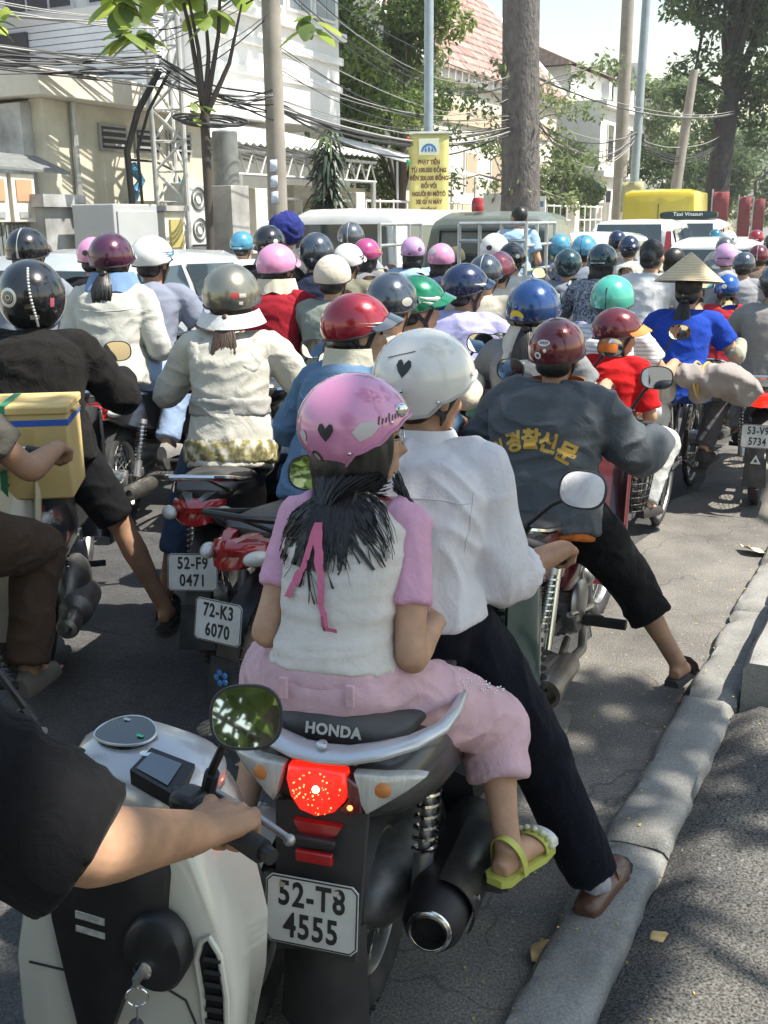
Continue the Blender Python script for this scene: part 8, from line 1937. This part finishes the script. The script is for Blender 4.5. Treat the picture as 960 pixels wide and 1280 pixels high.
mpv('van', 'white minibus with dark rear window behind the silver fence cage', (-.55, 14.6, 0), 24, BUS, [(-.03, .70, 1.05), (-.028, .68, 1.72), (-.028, -.68, 1.72), (-.03, -.70, 1.05)], [[(.4, .885, 1.08), (1.5, .885, 1.08), (1.5, .80, 1.7), (.45, .80, 1.7)], [(1.6, .885, 1.08), (2.9, .885, 1.08), (2.85, .80, 1.7), (1.6, .80, 1.7)]], [], M_CARW, 'van', True, (.8, 3.6), .32, .74)
mpv('car', 'silver white car waiting behind the beige jacket woman', (-2.75, 8.3, 0), 20, [(x, a, b_ - .05, z * .88 if z > 1.2 else z, *r) for x, a, b_, z, *r in MPV], [(-.03, .60, .97), (.075, .55, 1.40), (.075, -.55, 1.40), (-.03, -.60, .97)], [[(q[0], q[1], q[2] * .88 if q[2] > 1.2 else q[2] - .05) for q in P] for P in SIDE], [[(-.01, .62, .95), (-.01, .8, .95), (.1, .72, 1.3), (.1, .64, 1.3)]], paint('car_silver', (.50, .53, .55), metal=.3))
# pickup with cage: cab ahead, bed with bars behind
M_PU = paint('pickup_grey', (.12, .135, .11), .4, 0., .4)
pu = thing('pickup_truck', 'grey green pickup truck with barred cargo cage and red roof beacon', 'truck', (.72, 11.2, 0), rad(90 - 22), 'cars and vans in the traffic')
g = G(); carbody(g, [(1.35, .5, 1.1, 1.70, .8, .82, .70), (1.42, .45, 1.1, 1.80, .81, .83, .68), (1.7, .42, 1.1, 1.86, .82, .84, .67), (2.5, .42, 1.1, 1.84, .82, .84, .66), (2.9, .42, 1.05, 1.6, .82, .84, .64), (3.3, .42, 1.0, 1.12, .82, .84, .7), (4.0, .45, .85, .92, .78, .8, .7)]); g.build('cab', M_PU, pu, ang=32, bev=.03)
car_wheels(pu, (.5, 3.3), .72, .34)
bw_ = quadpanel('back_window', [(1.335, .58, 1.15), (1.365, .55, 1.62), (1.365, -.55, 1.62), (1.335, -.58, 1.15)], M_GLASS, pu)
g = G(); g.tube([(1.33, y, z) for y, z in ((.6, 1.13), (.57, 1.64), (-.57, 1.64), (-.6, 1.13))], .02, 6, closed=True); g.build('window_seal', M_BLACK, pu)
for s in (1, -1): quadpanel('side_window', ([(1.6, .845 * s, 1.15), (2.5, .845 * s, 1.15), (2.4, .70 * s, 1.68), (1.7, .70 * s, 1.70)])[::-s], M_GLASS, pu)
g = G(); g.box((.65, 0, .62), (1.35, 1.62, .1)); g.build('bed_floor', M_IRON, pu)
M_BED = paint('bed_blue', (.20, .25, .30), .5, 0., .2)
for s in (1, -1):
    g = G(); g.box((.65, s * .80, .85), (1.35, .05, .4)); g.build('bed_side', M_BED, pu, bev=.01)
g = G(); g.box((-.03, 0, .85), (.05, 1.62, .4)); g.build('tailgate', M_BED, pu, bev=.01)
for s in (1, -1):
    for x in (.0, .45, .9, 1.3):
        g = G(); g.tube([(x, s * .8, 1.04), (x, s * .8, 1.72)], .022, 8); g.build('cage_post', M_STEEL, pu)
    for z in (1.25, 1.5, 1.72):
        g = G(); g.tube([(0, s * .8, z), (1.3, s * .8, z)], .018, 8); g.build('cage_rail', M_STEEL, pu)
for z in (1.3, 1.55, 1.72):
    g = G(); g.tube([(-.02, -.8, z), (-.02, -.1, z)], .02, 8); g.build('gate_rail', M_STEEL, pu)
for y in (-.1, -.32, -.55):
    g = G(); g.tube([(-.02, y, 1.04), (-.02, y, 1.72)], .02, 8); g.build('gate_post', M_STEEL, pu)
g = G(); g.lathe([(.07, 0), (.075, .02), (.07, .12), (.05, .155), (.01, .16)], (1.6, .2, 1.855), n=18); g.build('beacon', mat('beacon_red', (.32, .015, .02), .2, coat=.6), pu)
# passengers of the pickup
J = rider('driver', hands='thigh', lean=0., yaw=.8); lp = V((.72, 11.2, 0)) + Matrix.Rotation(rad(68), 3, 'Z') @ V((.0, -.60, 0))
person('person', 'bareheaded man in light blue shirt seated in the pickup cage', (lp.x, lp.y, .40), 22, J, far_sp(C_('lightblue2', (.32, .48, .66)), None, 'short', face=True), ('cage',), 1.0, 'people in the pickup')
J = rider('driver', hands='thigh', lean=0.); lp = V((.72, 11.2, 0)) + Matrix.Rotation(rad(68), 3, 'Z') @ V((.65, .30, 0))
person('person', 'passenger with olive cap and dark blue collar against the pickup back window', (lp.x, lp.y, -.05), 22, J, far_sp(C_('darkblue3', (.02, .03, .12)), C_('olivecap', (.10, .095, .06))), ('cage2',), 1.0, 'people in the pickup')
# ================================================================ street air: even, pale haze
g = G(); g.box((10, 70, 8.6), (150, 175, 19.4))
hz = g.build('haze', None, smooth=False)
hm = bpy.data.materials.new('haze_air'); hm.use_nodes = True; hm.node_tree.nodes.remove(hm.node_tree.nodes['Principled BSDF'])
pv_ = hm.node_tree.nodes.new('ShaderNodeVolumePrincipled'); pv_.inputs['Color'].default_value = (.95, .96, 1, 1); pv_.inputs['Density'].default_value = .0009; pv_.inputs['Anisotropy'].default_value = .2
hm.node_tree.links.new(pv_.outputs[0], hm.node_tree.nodes['Material Output'].inputs['Volume'])
hz.material_slots[0].material = hm
tag(hz, 'pale hazy air filling the street', 'haze', kind='stuff')
# ================================================================ closing: put each bare Empty at its thing's base
bpy.context.view_layer.update()
for o in [o for o in COL.objects if o.type == 'EMPTY' and o.parent is None and o.location.length < 1e-6 and len(o.children)]:
    P = []
    for c in o.children_recursive:
        if c.type == 'MESH': P += [c.matrix_world @ V(q) for q in c.bound_box]
    if not P: continue
    base = V(((min(p.x for p in P) + max(p.x for p in P)) / 2, (min(p.y for p in P) + max(p.y for p in P)) / 2, min(p.z for p in P)))
    o.location = base
    for c in o.children: c.location = c.location - base
bpy.data.scenes.remove(TMP)
